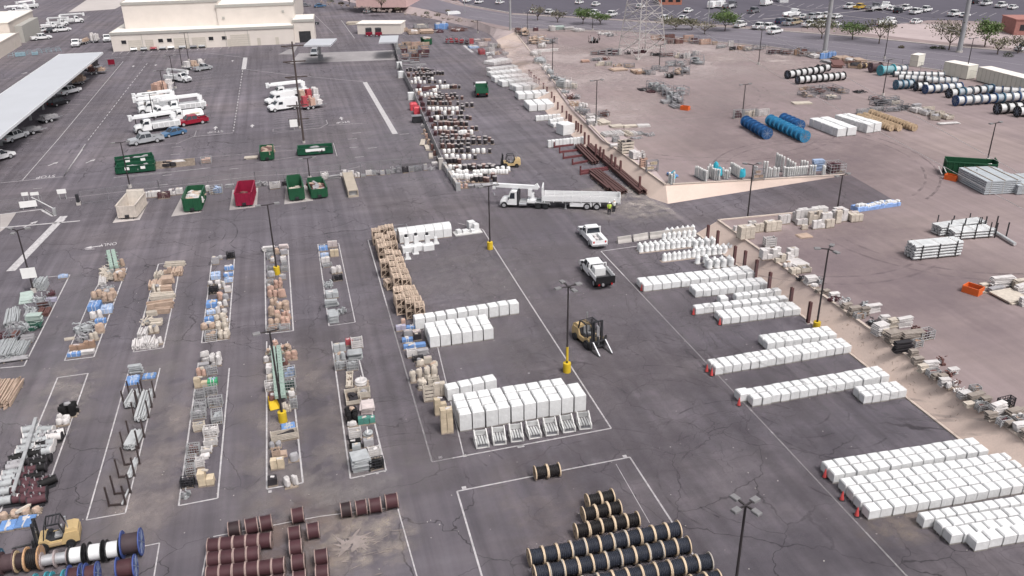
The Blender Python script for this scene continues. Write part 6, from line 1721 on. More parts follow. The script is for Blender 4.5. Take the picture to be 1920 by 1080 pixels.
# long parking canopy
t = T('parking_canopy','long pale flat metal canopy shading trucks on the left','canopy')
cz = 5.0; A_, B_, C_, D_ = at(-110,345,cz), at(192,98,cz), at(113,101,cz), at(-200,300,cz)
u = (B_-A_).normalized(); n = Vector((-u.y,u.x,0)); wd = (C_-B_).dot(n); Lc = (B_-A_).length
t.location = (A_.x,A_.y,0); t.rotation_euler.z = math.atan2(u.y,u.x)
CN_ = M('canopy_sheet',(.52,.53,.565),.45,.1,var=.05,sc=.15)
mb = MB(); mb.box(0,0,cz-.22,Lc,wd,cz); r0 = mb.build('roof_deck', CN_, t)
mb = MB()
for i in range(1): mb.box(-.12,-.14,cz-.42,Lc+.12,-.02,cz+.05); mb.box(-.12,wd+.02,cz-.42,Lc+.12,wd+.14,cz+.05); mb.box(Lc+.02,-.02,cz-.42,Lc+.12,wd+.02,cz+.05)
mb.build('gutter', M('canopy_trim',(.70,.71,.73),.45,var=.05), r0)
n_ = 12
for i in range(n_):
    x = 2+(Lc-4)*i/(n_-1)
    MB().box(x-.2,wd*.5-.2,0,x+.2,wd*.5+.2,cz-.5).build('post', GALV(), t); MB().box(x-.15,.3,cz-.55,x+.15,wd-.3,cz-.24).build('rafter', GALV(), t)
# fuel canopy and second small canopy
for (x0,x1,y0,y1,z,px_,py_,lab) in ((569,620,85,72,5.2,601,112,'small white fuel canopy on a single thick post'),(710,745,79,66,4.6,745,101,'small pale canopy above the pump pad by the fence')):
    a, b, c = at(x0,y0,z), at(x1,y0-1,z), at(x1+8,y1,z); q = at(px_,py_); t = T('fuel_canopy',lab,'canopy',(q.x,q.y,0))
    u = b-a; uu = u.normalized(); d = (c-b).dot(Vector((-uu.y,uu.x,0))); o = Vector((a.x-q.x,a.y-q.y,0)); M4 = Matrix.Translation(o) @ Matrix.Rotation(math.atan2(u.y,u.x),4,'Z')
    MB().box(0,0,z-.4,u.length,max(5,d),z,0,0,M4).build('roof_deck', CN_, t); MB().box(-.35,-.35,0,.35,.35,z-.4).build('post', GALV(), t); MB().cbox(0,-.9,0,1.4,.7,1.5,0,0,.05).build('pump', STEEL(), t)
# far town buildings
for pts,h,mt,lab in (([(-11,0),(0,0)],0,0,0),):
    pass
def block(nm,x0,x1,yb,dep,h,mat,lab,z=UP,roof=None,wins=0):
    a, b = at(x0,yb,z), at(x1,yb,z); u = b-a; t = T(nm,lab,'building',a,math.atan2(u.y,u.x)); L = u.length
    MB().box(0,0,0,L,dep,h).build('walls', mat, t); MB().box(-.2,-.2,h,L+.2,dep+.2,h+.25).build('roof', roof or RF, t)
    for i in range(wins): x = L*(i+.5)/wins; MB().box(x-.8,-.05,h*.3,x+.8,.03,h*.7).build('window', WN, t)
    return t
PINK = M('pink_stucco',(.58,.40,.385),.8,var=.08); 
block('pink_building',668,762,14,25,9,PINK,'pink stucco building cut by the top edge behind the verge',UP,None,4)
block('orange_building',1236,1278,9,18,3.2,M('orange_brick',(.42,.17,.12),.8,var=.15),'low orange-red shed in the car park beside the lattice tower',UP,M('shed_roof',(.50,.22,.17),.7),3)
block('pink_ruin',1900,1960,66,9,4.0,M('red_stucco',(.36,.17,.15),.8,var=.2),'small reddish building at the right edge beyond the road',UP,M('red_roof',(.34,.16,.14),.8),2)
block('white_shed',1462,1478,5,6,3.5,CABW(),'long white shed at top edge beyond the car park',UP,RF,1)
block('site_trailer',671,752,64,7,3.0,CREAM(),'low cream site trailer with two red doors above the canister yard',0,RF,0)
for x,l in ((692,'left'),(710,'right')):
    a = at(x,68); t = T('red_cart','red cart with dark hopper at the cream trailer, %s one' % l,'cart',a); MB().cbox(0,0,.3,2.0,1.6,1.0,0,0,.05).build('body', RED(), t); MB().cbox(0,.3,1.3,1.8,1.3,1.2,0,0,.1).build('hopper', DARK(), t)
    for s in (-1,1): wheel(t,s*.6,-.7,.3,.2)
items(480,0,4,'far storage strip beside the cream trailer',P('''690 155 860 185 1.0 beams cream
1070 200 1130 240 1.2 crate tan
1140 215 1220 260 1.0 crate tan
1185 175 1290 215 1.2 crate grey
1230 215 1330 255 .9 plates tan
1340 165 1440 225 2.2 tarp blue
1440 195 1580 240 1.0 tangle rust
1330 210 1400 250 .8 tangle maroon'''),0,'goods in the far storage strip')
# ================================================================= skips
def skip_bin(L,w,h,col,inside='dark',door=1,back=0):
    r = T('skip','','skip'); mt = M('skip_'+col,{'green':(.018,.085,.042),'red':(.26,.014,.045),'cream':(.56,.50,.45),'dgreen':(.012,.075,.04)}[col],.5,var=.2); k = .09
    mb = MB(); mb.box(-w/2,-L/2,.22,w/2,L/2,.32)
    mb.box(-w/2,-L/2,.32,-w/2+k,L/2,h); mb.box(w/2-k,-L/2,.32,w/2,L/2,h); mb.box(-w/2+k,-L/2,.32,w/2-k,-L/2+k,h-.1); mb.box(-w/2+k,L/2-k,.32,w/2-k,L/2,h+back); mb.build('shell', mt, r)
    mb = MB(); n = int(L/.6)
    for i in range(n):
        y = -L/2+L*(i+.5)/n
        for s in (-1,1): mb.box(s*(w/2+.045)-.045,y-.05,.25,s*(w/2+.045)+.045,y+.05,h-.12)
    for s in (-1,1): mb.box(s*(w/2+.03)-.06,-L/2,h-.11,s*(w/2+.03)+.06,L/2,h+.03)
    for i in range(4): x = -w/2+w*(i+.5)/4; mb.box(x-.05,-L/2-.07,.25,x+.05,-L/2-.002,h-.15)
    mb.build('ribs', mt, r)
    mb = MB(); mb.cbox(0,-L/2-.12,.3,.5,.2,.35); mb.build('hook_bar', DARK(), r)
    mb = MB()
    for s in (-1,1): mb.box(s*w*.3-.08,-L/2,.0,s*w*.3+.08,L/2,.22)
    mb.build('skid_rails', DARK(), r); return r
def fill(r, w, L, z, cols, n=14, fl=.4):
    for c in cols:
        mb = MB()
        for i in range(n): mb.cbox(J(w*.32),J(L*.38),z,random.uniform(.3,w*.5),random.uniform(.3,1.6),random.uniform(.1,fl),0,J(1.5),.02)
        mb.build('scrap', C(c), r)
def place_skip(r, px, py, L, rz, lab): 
    f = at(px,py); r.location = f+Vector((-sn(rz)*L/2, cs(rz)*L/2, 0)); r.rotation_euler.z = rz; tag(r,lab,'skip',None)
r = skip_bin(5.6,2.5,2.0,'cream',back=.5); place_skip(r,240,411,5.6,R(-7),'empty cream skip on a pale concrete pad'); MB().box(-1.15,2.4,.33,1.15,2.69,2.4).build('liner_board', M('pale_board',(.6,.55,.5),.7), r)
r = skip_bin(5.6,2.35,2.1,'green',back=.1); place_skip(r,362,398,5.6,R(-3),'green skip holding cardboard on a concrete pad'); fill(r,2.2,5.2,.9,['tan','white','cream'],10,.9)
r = skip_bin(5.6,2.3,2.1,'red',back=.1); place_skip(r,459,388,5.6,R(-4),'dark red skip on a concrete pad'); fill(r,2.2,5,.33,['salmon','rust'],8,.5)
r = skip_bin(5.6,2.1,2.0,'green',back=.3); place_skip(r,558,377,5.6,R(2),'green skip, left of the two side by side'); fill(r,2,5,.4,['grey','cream'],8,.5)
r = skip_bin(4.8,2.3,1.6,'green',back=.3); place_skip(r,600,373,4.8,R(4),'green skip filled with debris, right of the two'); fill(r,2.1,4.4,.9,['grey','tan','rust'],10,.5)
r = skip_bin(4.2,2.1,1.7,'green'); place_skip(r,502,302,4.2,R(0),'small green skip of brown rubble between the long ones'); fill(r,2,4,1.0,['tan','rust','rust'],12,.6)
def long_skip(x0,y0,x1,y1,col,lab,h=1.3,fl=('grey','dark')):
    a,b = at(x0,y0),at(x1,y1); u = b-a; L = u.length; r = skip_bin(L,2.3,h,col); n = Vector((-u.y,u.x,0))/L; c = (a+b)/2+n*1.2; r.location = c; r.rotation_euler.z = math.atan2(u.y,u.x)-R(90); tag(r,lab,'skip')
    fill(r,2.1,L*.95,.5,fl,16,.6)
    for q in (.3,.7): MB().box(1.24,-L/2+L*q-.35,.7,1.262,-L/2+L*q+.35,1.15).build('notice', W_(), r)
    return r
long_skip(218,329,292,322,'dgreen','long green skip with sloping front, nearer of the touching pair'); long_skip(220,316,291,306,'dgreen','long green skip behind its twin in the left lot'); r = long_skip(559,294,625,289,'dgreen','long green skip with large white notice'); MB().box(1.245,-1.6,.75,1.27,1.6,1.2).build('notice', W_(), r)
a = at(312,315); t = T('timber_trough','long open timber box of scrap behind the green pair','trough',a+Vector((1.2,.8,0)),R(4)); mb = MB()
for s in (-1,1): mb.box(-3.2,s*.8-.05,0,3.2,s*.8+.05,.8)
mb.box(-3.2,-.75,0,-3.1,.75,.8); mb.box(3.1,-.75,0,3.2,.75,.8); mb.build('box', WOODG(), t); fill(t,1.3,1.2,.3,['white','tan','dark'],8,.6)
for q in list(t.children)[1:]: q.scale = (2.3,1,1)
load('bin',1.6,1.4,.9,'salmon','wire_bin','pink-grey caged bin standing alone in the left yard lane','bin',at(387,307)+Vector((0,.7,0)),0)
load('plates',2.0,1.4,.3,'cream','plate_stack','pale square slab on the lane by the small green skip','slab',at(472,297),0)
t = T('concrete_trough','long pale hollow concrete trough lying by the fence line','trough'); a, b = at(663,370), at(652,334); u = b-a; t.location = (a+b)/2; t.rotation_euler.z = math.atan2(u.y,u.x); L = u.length; mb = MB()
mb.box(-L/2,-.75,0,L/2,.75,.25); mb.box(-L/2,-.75,.25,L/2,-.6,1.1); mb.box(-L/2,.6,.25,L/2,.75,1.1); mb.box(-L/2,-.6,.95,L/2-.5,.6,1.1); mb.build('shell', M('tan_concrete',(.40,.345,.285),.85,var=.15), t); MB().box(-L/2+.3,-.55,.26,-L/2+.5,.55,.9).build('inner_plate', GALV(), t)
# goods along the fence line
items(0,270,4,'fence line of crates between the skips',P('''1045 360 1105 410 .9 boxes white
1112 348 1160 405 .9 boxes white
1160 345 1205 400 .9 boxes white
1188 355 1270 412 .9 crate maroon
1270 332 1315 388 .9 boxes white
1322 325 1370 382 .9 boxes white
1510 310 1535 362 .9 boxes white
1545 310 1575 358 .9 boxes white
1575 305 1665 378 1.1 bin pale_blue
1690 305 1750 330 .5 plates grey'''),0,'goods along the inner fence line')
items(480,270,4,'fence line left of the canister yard',P('''-20 275 30 325 .8 bin grey
40 270 90 320 .7 tangle grey
105 280 180 340 .9 crate white
195 265 245 315 .8 tangle dark
490 205 540 270 .9 bin white
540 230 630 265 .6 plates grey
630 200 680 245 1.0 boxes white
690 205 735 250 1.0 boxes white
735 210 780 255 .7 sack white
790 230 820 250 .4 bin grey
825 200 865 238 .8 crate white
870 205 900 235 .7 bin grey
905 200 925 230 .6 tangle grey
930 205 965 235 .7 boxes grey
980 205 1005 230 .7 bin grey
1010 175 1050 225 1.1 tangle grey
1055 175 1090 222 1.1 rack grey
1100 175 1140 220 1.0 crate dark
1150 180 1180 210 .8 bin grey
1185 175 1240 205 .8 rack grey
1255 160 1285 200 1.0 boxes grey
1290 175 1345 200 .6 tangle grey'''),0,'goods along the inner fence line')
# coiled cable and pallets beside the yard wall
items(760,200,6.75,'left side of the yard wall',P('''200 290 290 350 1.0 coil tan
210 330 320 420 1.2 coil salmon
260 400 330 480 1.0 coil tan
300 475 380 560 1.2 coil rust
330 555 410 630 1.1 coil rust
380 630 440 700 .9 coil dark
190 410 250 500 .3 plates cream
250 480 300 560 .3 plates cream
300 580 350 660 .3 plates cream
330 690 400 730 .3 plates white
200 200 260 270 .7 tangle white'''),0,'coils beside the yard wall')
for x,y,l in ((776,206,'red plastic bin against the yard wall, upper one'),(783,213,'red plastic bin against the yard wall, lower one')):
    t = T('red_bin',l,'bin',at(x,y)); MB().cbox(0,0,0,1.5,1.3,1.5,0,0,.25).build('body', M('red_plastic',(.55,.07,.09),.45,var=.05), t); MB().cbox(0,0,1.49,1.1,.9,.05).build('lid', M('red_lid',(.50,.06,.08),.45), t)
t = T('dark_skip','dark open box bin below the red bins','bin',at(783,231)+Vector((0,.7,0))); mb = MB(); mb.cbox(0,0,.1,1.7,1.4,1.2); mb.build('body', DARK(), t); MB().cbox(0,0,1.29,1.9,1.6,.06).build('rim', STEEL(), t)
for x,y,l in ((749,128,'white utility cabinet at the wall, farthest'),(752,146,'white utility cabinet at the wall, middle'),(771,187,'small white utility cabinet at the wall, nearest')):
    t = T('utility_cabinet',l,'cabinet',at(x,y)); MB().cbox(0,0,.1,1.3,.9,1.5,0,.1,.06).build('body', CABW(), t); MB().cbox(0,0,0,1.5,1.1,.1).build('plinth', CONC(), t)
# yard wall (screen) and jersey rail
def wall(P_, h, th, mat, nm, lab, cat, z=0):
    Q = [at(x,y,z) for x,y in P_]; c = Q[0]; t = T(nm,lab,cat,c); mb = MB()
    for a,b in zip(Q,Q[1:]): mb.bar((a.x-c.x,a.y-c.y,h/2),(b.x-c.x,b.y-c.y,h/2),th,0,h)
    mb.build('panels', mat, t); mb = MB()
    for a,b in zip(Q,Q[1:]):
        n = max(1,int((b-a).length/3))
        for i in range(n+1): q = a.lerp(b,i/n)-c; mb.bar((q.x,q.y,0),(q.x,q.y,h+.15),th*1.9)
    mb.build('posts', GALV(), t)
wall([(737,80),(750,130),(775,180),(800,245),(829,312)],1.6,.07,M('screen_panel',(.30,.285,.29),.7,var=.12),'screen_fence','grey screen fence separating the canister yard from the lanes','fence')
wall([(834,318),(859,357)],1.0,.35,CONC(),'low_wall','short pale concrete wall at the near end of the canisters','wall')
t = T('gate_pillar','white gate pillar at the end of the screen fence','pillar',at(827,317)); MB().cbox(0,0,0,.7,.7,1.7,0,0,.05).build('body', CONC(), t); MB().cbox(0,0,1.7,.8,.8,.08).build('cap', CONC(), t)
# red goods at the head of the canister yard
items(730,60,7.2,'head of the canister yard',P('''755 70 800 165 1.6 rack red
800 60 870 165 1.8 rack red
870 60 940 165 1.8 rack red
940 70 1010 175 1.6 rack red
1010 90 1080 180 1.4 rack maroon
1080 90 1140 165 1.6 boxes red
1140 90 1220 130 .6 plates pink
1240 85 1290 120 .8 plates pink
1290 85 1370 125 .7 plates salmon
1200 130 1320 200 1.2 crate pink
1070 170 1200 230 .8 tarp pale_blue
1210 220 1280 310 1.3 crate red
1310 200 1370 260 1. bin grey
1370 150 1440 220 1. crate white
1440 150 1500 220 1. bin tan
1330 260 1400 330 1. tangle grey
1400 250 1490 310 1. tangle tan
1320 330 1420 395 1.2 boxes white
1490 220 1560 300 .8 tangle rust
1540 260 1600 320 .8 bin grey'''),0,'goods at the head of the canister yard')
r = skip_bin(4,2.3,1.8,'green'); place_skip(r,803,85,4,R(5),'green skip behind the wooden crate racks'); fill(r,2,3.5,1.2,['tan','white'],8,.9)
r = tag(load('crate',1.5,1.3,1.4,'white','open_crate','white crate on the lane left of the green tipper','crate',at(922,98),0),None,None); 
# ================================================================= steel stock yard along the far bank
HB = M('h_beam',(.105,.055,.052),.7,var=.3)
def hbeams(p, q, n, lab, h=.42, gap=.5):
    a,b = at(*p),at(*q); u = b-a; L = u.length; t = T('steel_beams',lab,'beam bundle',(a+b)/2,math.atan2(u.y,u.x),'rusty steel beams along the bank'); mb = MB()
    for i in range(n):
        y = (i-(n-1)/2)*gap; l = L*(1+J(.03)); x0 = J(.3); mb.box(-l/2+x0,y-.17,.25,l/2+x0,y+.17,.29); mb.box(-l/2+x0,y-.17,.25+h-.04,l/2+x0,y+.17,.25+h); mb.box(-l/2+x0,y-.03,.29,l/2+x0,y+.03,.25+h-.04)
    mb.build('beams', HB, t); mb = MB()
    for s in (-.35,0,.35): mb.cbox(s*L,0,0,.25,n*gap,.24)
    mb.build('bearers', WOODG(), t)
hbeams((1117,310),(1084,277),3,'short thick stack of rusty beams nearest the white rank'); hbeams((1205,366),(1104,278),3,'longest rusty beams lying at the foot of the bank',.5,.45); hbeams((1168,366),(1114,324),4,'group of parallel rusty beams left of the longest',.35,.45); hbeams((1141,360),(1107,332),1,'single thin rusty beam left of the parallel group'); hbeams((1155,367),(1128,340),2,'two rusty beams in the middle of the parallel group')
for i,(p,q) in enumerate((((1040,277),(1088,271)),((1050,287),(1084,283)),((1057,298),(1093,293)),((1074,309),(1106,303)),((1089,323),(1140,316)),((1089,328),(1140,319)))):
    a,b = at(*p),at(*q); u = b-a; t = T('rail_bearer','rusty cross rail with upturned end, %s from far end' % ORD[i+1],'rail',(a+b)/2,math.atan2(u.y,u.x),'rusty cross rails'); L = u.length
    MB().box(-L/2,-.12,.02,L/2,.12,.34).build('rail', M('red_rail',(.15,.05,.055),.7,var=.25), t); MB().box(-L/2-.14,-.14,0,-L/2-.002,.14,1.0).build('end_stop', M('red_rail',(.15,.05,.055)), t)
# posts at the foot of the bank
post = T('steel_post','','post'); mb = MB(); mb.box(-.14,-.14,0,.14,-.10,2.3); mb.box(-.14,.10,0,.14,.14,2.3); mb.box(-.02,-.10,0,.02,.10,2.3); mb.build('profile', M('post_steel',(.125,.060,.060),.7,var=.25), post); MB().cbox(0,0,0,.45,.45,.06).build('footing', CONC(), post)
PSP = Proto(post)
near_p = [(1327,456),(1345,467),(1377,497),(1396,506),(1417,524),(1442,548),(1482,578),(1516,606)]
for i,(x,y) in enumerate(near_p):
    PSP.put(at(x,y)-Vector((.1,0,0)), 0, 'rusty steel post at the near bank foot, %s from the ramp' % ORD[i+1], 'rusty posts along the bank', 1.05)
z = lambda x,y: (900+x/5.4, 90+y/5.4)
far_p = [z(*q) for q in ((502,320),(521,345),(553,378),(573,395),(602,415),(647,462),(683,502),(730,555),(756,600),(792,665),(837,702),(880,760),(906,790),(926,805),(977,865),(999,885),(1028,905),(1063,985),(1103,1015))]+[(1118,296),(1126,301),(1132,306),(1147,316),(1154,321),(1164,328),(1200,359)]
for i,(x,y) in enumerate(far_p): PSP.put(at(x,y)-Vector((.1,0,0)), 0, 'rusty steel post at the far bank foot, %s from the far end' % ORD[i+1], 'rusty posts along the bank', 1.0)
# ================================================================= lamp poles, masts, signs
def lamp_pole(base=None, top=None, h=9., arms=2, z=0., lab='', yellow=0, sign=0, grp='dark lamp poles', az=0., head=.58, al=.8):
    if base is not None: p = at(*base,z)
    else: p = at(*top,z+h); p.z = z
    if base is not None and top is not None:    # height read off the photo
        best = min((abs((lambda q:q)((_proj(p.x,p.y,z+k*.1)[1]))-top[1]),k*.1) for k in range(20,260)); h = best[1]
    t = T('lamp_pole',lab,'lamp pole',p,0,grp); PD = M('pole_brown',(.040,.034,.036),.6,var=.15); b0 = 0
    if yellow:
        MB().cyl((0,0,0),(0,0,.95),.36,16).build('bollard_base', YEL(), t); b0 = .95
        if yellow == 2: MB().cyl((0,0,1.2),(0,0,2.6),.12,10).build('sleeve', YEL(), t)
    else: MB().cyl((0,0,0),(0,0,.5),.28,12).build('footing', CONC(), t); b0 = .5
    MB().cyl((0,0,b0),(0,0,h),.10,10,0,.07).build('shaft', PD, t)
    mb = MB()
    for k in range(arms):
        a = az+k*2*math.pi/arms; mb.bar((0,0,h),(cs(a)*al,sn(a)*al,h+.06),.09)
    mb.build('arm', PD, t)
    for k in range(arms):
        a = az+k*2*math.pi/arms; c = (cs(a)*(al+head*.4),sn(a)*(al+head*.4)); o = MB().cbox(c[0],c[1],h-.02,head,head*.72,.16,0,a,.03).build('lamp_head', M('lamp_grey',(.20,.195,.20),.5,var=.15), t); MB().cbox(c[0],c[1],h-.05,head*.7,head*.5,.03,0,a).build('lens', M('lamp_lens',(.40,.40,.40),.3), o)
    if sign: MB().box(-.75,-.15,1.8,.75,-.08,3.0).build('notice', W_(), t)
    return t
L_ = lamp_pole
L_((1063,697),(1066,538),0,4,0,'lamp pole with yellow base and yellow sleeve left of the tall-mast forklift',2,0,'lamp poles with yellow bases',R(12))
L_(None,(1398,948),9.2,4,0,'lamp pole with four square heads at the bottom right edge',0,0,'dark lamp poles',R(20),.52,.55)
L_((1530,619),(1557,467),0,3,0,'lamp pole with yellow base at the foot of the near bank',1,0,'lamp poles with yellow bases',R(160))
L_((520,514),(502,384),0,2,0,'lamp pole with yellow base among tan sacks',1,0,'lamp poles with yellow bases',R(10))
L_((531,790),(505,622),0,2,0,'lamp pole with yellow base beside green columns',1,0,'lamp poles with yellow bases',R(12))
L_((919,467),(917,350),0,2,0,'lamp pole with yellow base at head of centre yard',1,0,'lamp poles with yellow bases',R(10))
L_((64,548),(34,432),0,3,0,'lamp pole with white square notice at leftmost bay',0,1,'dark lamp poles',R(20))
L_((1399,432),(1410,310),0,3,0,'tall dark lamp pole beside the pale stacked boxes at the ramp',0,0,'dark lamp poles',R(15))
L_((1569,399),(1579,329),0,2,UP,'dark lamp pole rising from the pale box pile',0,0,'dark lamp poles',R(15))
for b_,t_,zz,l in (((1117,236),(1121,151),UP,'thin lamp pole on the far bank edge beside the pallets'),((1392,216),(1397,159),UP,'thin lamp pole behind the dark blue reels'),((1851,302),(1865,231),UP,'thin lamp pole by the green skip on the dirt'),((1655,180),(1666,113),UP,'thin lamp pole left of the wire reels'),((1036,138),(1037,73),UP,'thin lamp pole beside the far bank stacks'),((1658,110),(1670,45),UP,'thin lamp pole with white box beside the road'),((1810,146),(1824,72),UP,'thin lamp pole right of the pale containers'),((1422,121),(1424,56),UP,'thin lamp pole on the dusty circle'),((989,58),(988,24),UP,'lamp pole at the street corner left'),((1111,57),(1111,32),UP,'lamp pole along the street verge'),
    ((1236,126),(1237,84),UP,'thin lamp pole inside the tower base'),
    ((244,352),(226,268),0,'lamp pole behind the cream skip'),((581,336),(575,297),0,'short lamp pole between the green skips'),((258,247),(250,216),0,'lamp pole at the nose of the silver pickup'),((291,235),(281,176),0,'lamp pole in the middle of the left lorries'),((310,186),(301,133),0,'lamp pole by the tan boring machine'),((329,166),(319,105),0,'lamp pole behind the facing bucket truck'),((342,127),(336,92),0,'lamp pole at upper end of the left lot'),((354,114),(347,61),0,'lamp pole before the warehouse wall'),((896,62),(893,38),0,'lamp pole at the head of the red goods')):
    L_(b_,t_,0,2,zz,l,0,0,'dark lamp poles',R(10))
def mast(bx,by,tx,ty,h,r0,r1,lab,z,arms=1,mat=None):
    p = at(bx,by,z); q = at(tx,ty,z+h*.6); t = T('utility_pole',lab,'power pole',p); MB().cyl((0,0,0),(0,0,h),r0,18,0,r1).build('shaft', mat or M('pole_grey',(.33,.33,.345),.5,.1,var=.08,sc=.4), t); mb = MB()
    for k in range(3): zz = h-1-k*2.6; mb.bar((-1.9,0,zz+.3),(1.9,0,zz+.3),.18); mb.bar((-1.9,0,zz+.3),(0,0,zz-.2),.1)
    mb.build('crossarm', mat or M('pole_grey',(.33,.33,.345)), t); MB().cyl((0,0,-.02),(0,0,.4),r0*1.35,16).build('footing', CONC(), t)
mast(1546,98,0,0,34,.58,.36,'thick grey power pole behind the blue stack at the road',UP)
mast(1798,98,0,0,36,.62,.36,'thick grey power pole right of the bare roadside tree',UP)
mast(957,57,0,0,30,.34,.22,'grey power pole at the street corner above the bank',UP)
mast(1327,46,0,0,22,.16,.10,'slender grey pole among car park trees',UP); mast(872,36,0,0,16,.14,.10,'slender grey pole beside the white box van',0)
WP = M('wood_pole',(.075,.058,.055),.85,var=.2)
mast(570,268,0,0,17.5,.19,.13,'tall dark wooden pole in the middle lot',0,1,WP); mast(562,240,0,0,5,.15,.12,'short dark stub pole beside the wooden pole',0,1,WP)
t = T('sign_panel','white square panel facing left beside the wooden pole','sign',at(552,244)); MB().box(-.7,-.05,.6,.7,.05,2.0).build('board', W_(), t); MB().box(-.06,.06,0,.06,.14,2.0).build('post', GALV(), t)
# gate signs at the left
def sign(x,y,w,h,z0,lab,rz=R(4)):
    t = T('notice_board',lab,'sign',at(x,y),rz); MB().box(-w/2,-.04,z0,w/2,.04,z0+h).build('board', W_(), t); mb = MB()
    for s in (-1,1): mb.box(s*w*.35-.05,.05,0,s*w*.35+.05,.12,z0+h)
    mb.build('leg', GALV(), t)
sign(55,392,2.2,.9,.3,'largest white gate panel at the left entrance'); sign(50,378,.9,.5,.9,'small white gate panel above the largest, left one'); sign(68,377,1.1,.45,.9,'small white gate panel above the largest, right one'); sign(119,374,1.2,.65,.9,'white gate panel by the dark entry post')
t = T('entry_post','dark keypad post at the left gate with white base','post',at(148,384)); MB().cbox(0,0,.4,.4,.4,1.2).build('box', DARK(), t); MB().cbox(0,0,0,.55,.55,.4).build('base', CONC(), t)
t = T('barrier_gate','thin striped barrier arm across the left gate','barrier',at(104,404)); mb = MB(); e = at(62,382)-t.location; mb.bar((0,0,1),(e.x,e.y,1),.1); mb.build('arm', W_(), t); MB().cbox(0,0,0,.4,.4,1.1).build('stand', GALV(), t)
t = T('red_banner','dark red square panel standing at the canopy end','panel',at(210,124),R(4)); MB().box(-.8,-.04,.4,.8,.04,1.7).build('board', RED(), t); MB().box(-.7,.05,0,-.6,.12,1.7).build('leg', DARK(), t); MB().box(.6,.05,0,.7,.12,1.7).build('leg', DARK(), t)
# chain-link fences
FM = M('fence_wire',(.30,.29,.30),.5,.3,alpha=.10)
def chain(P_, h, lab, z=0, step=3.):
    Q = [at(x,y,z) for x,y in P_]; c = Q[0]; t = T('chain_link_fence',lab,'fence',c); mb = MB(); pb = MB(); rb = MB()
    for a,b in zip(Q,Q[1:]):
        a = a-c; b = b-c; n = max(1,int((b-a).length/step)); mb.poly([(a.x,a.y,.05),(b.x,b.y,.05),(b.x,b.y,h),(a.x,a.y,h)])
        rb.bar((a.x,a.y,h),(b.x,b.y,h),.03); rb.bar((a.x,a.y,.12),(b.x,b.y,.12),.025)
        for i in range(n+1): q = a.lerp(b,i/n); pb.cyl((q.x,q.y,0),(q.x,q.y,h+.05),.03,6)
    mb.build('wire_mesh', FM, t); pb.build('posts', STEEL(), t); rb.build('rails', STEEL(), t)
chain([(155,383),(300,362),(480,345),(640,330),(826,314)],1.9,'chain-link fence behind the row of skips',0)
chain([(0,398),(82,388)],1.7,'chain-link fence at the left gate',0)
chain([(960,56),(1110,62),(1330,84),(1440,98),(1560,110),(1690,128),(1800,146),(1960,178)],2.0,'chain-link fence along the street edge of the dirt yard',UP,4.)
chain([(960,27),(1110,33),(1330,48),(1440,56),(1600,66)],1.8,'chain-link fence in front of the car park',UP,4.)
# lattice tower
t = T('lattice_tower','pale steel lattice pylon standing on the gravel island','pylon'); c = at(1203,104,UP); t.location = c; t.rotation_euler.z = R(14); TM = M('tower_steel',(.50,.47,.46),.5,.2,var=.1)
HT = 34.; B0, B1 = 4.3, .8
def hw(q): return B0+(B1-B0)*q/HT
cor = [(-1,-1),(1,-1),(1,1),(-1,1)]
for i,(x,y) in enumerate(cor):
    MB().bar((x*B0,y*B0,0),(x*B1,y*B1,HT),.21).build('leg', TM, t); 
mb = MB(); lv = [0,4.6,8.6,12.2,15.4,18.4,21,23.5,26,28,30,32,34]
for q0,q1 in zip(lv,lv[1:]):
    for i in range(4):
        a, b = cor[i], cor[(i+1) % 4]; h0, h1 = hw(q0), hw(q1)
        mb.bar((a[0]*h0,a[1]*h0,q0),(b[0]*h1,b[1]*h1,q1),.10); mb.bar((b[0]*h0,b[1]*h0,q0),(a[0]*h1,a[1]*h1,q1),.10); mb.bar((a[0]*h1,a[1]*h1,q1),(b[0]*h1,b[1]*h1,q1),.09)
        if q0 < 12: 
            m0 = ((a[0]+b[0])/2*(h0+h1)/2,(a[1]+b[1])/2*(h0+h1)/2,(q0+q1)/2); mb.bar(m0,(a[0]*(h0+h1)/2,a[1]*(h0+h1)/2,(q0+q1)/2),.11); mb.bar(m0,(b[0]*(h0+h1)/2,b[1]*(h0+h1)/2,(q0+q1)/2),.11)
mb.build('bracing', TM, t); mb = MB()
for zz in (24,28,32): mb.bar((-6,0,zz+.8),(6,0,zz+.8),.25); mb.bar((-6,0,zz+.8),(-.9,0,zz),.15); mb.bar((6,0,zz+.8),(.9,0,zz),.15)
mb.build('crossarm', TM, t); mb = MB()
for x,y in cor: mb.cbox(x*B0,y*B0,-.1,.9,.9,.5)
mb.build('footing', CONC(), t)
# overhead wires
CAB_ = M('wire_grey',(.5,.48,.48),.5,var=.05)
def wire(p,q,z0,z1,sag,lab,r=.022):
    a, b = at(*p,z0), at(*q,z1); n = 24; t = T('overhead_wire',lab,'wire',a,0,'overhead wires'); mb = MB(); pr = None
    for i in range(n+1):
        u = i/n; c = a.lerp(b,u)-a; c.z -= sag*4*u*(1-u)
        if pr is not None: mb.cyl(pr,c,r,5,0,None,False)
        pr = c
    mb.build('strand', CAB_, t)
wire((1130,-60),(2050,462),20,14,1.2,'overhead wire crossing above the white wire reels to right edge')
wire((1200,-90),(2050,400),20,14,1.2,'overhead wire crossing above the plywood reels to right edge')
wire((880,18),(1440,92),14,12,.5,'overhead wire along the street near the lattice tower',.022); wire((880,30),(1300,75),14,12,.5,'second street wire below the upper one',.018)
wire((1180,58),(1470,32),12,14,.3,'overhead wire sloping up right from the lattice tower',.02); wire((1490,-30),(1800,60),20,18,.5,'overhead wire between the two thick poles, upper',.025); wire((1440,6),(1790,50),20,18,.5,'overhead wire between the two thick poles, lower',.025)
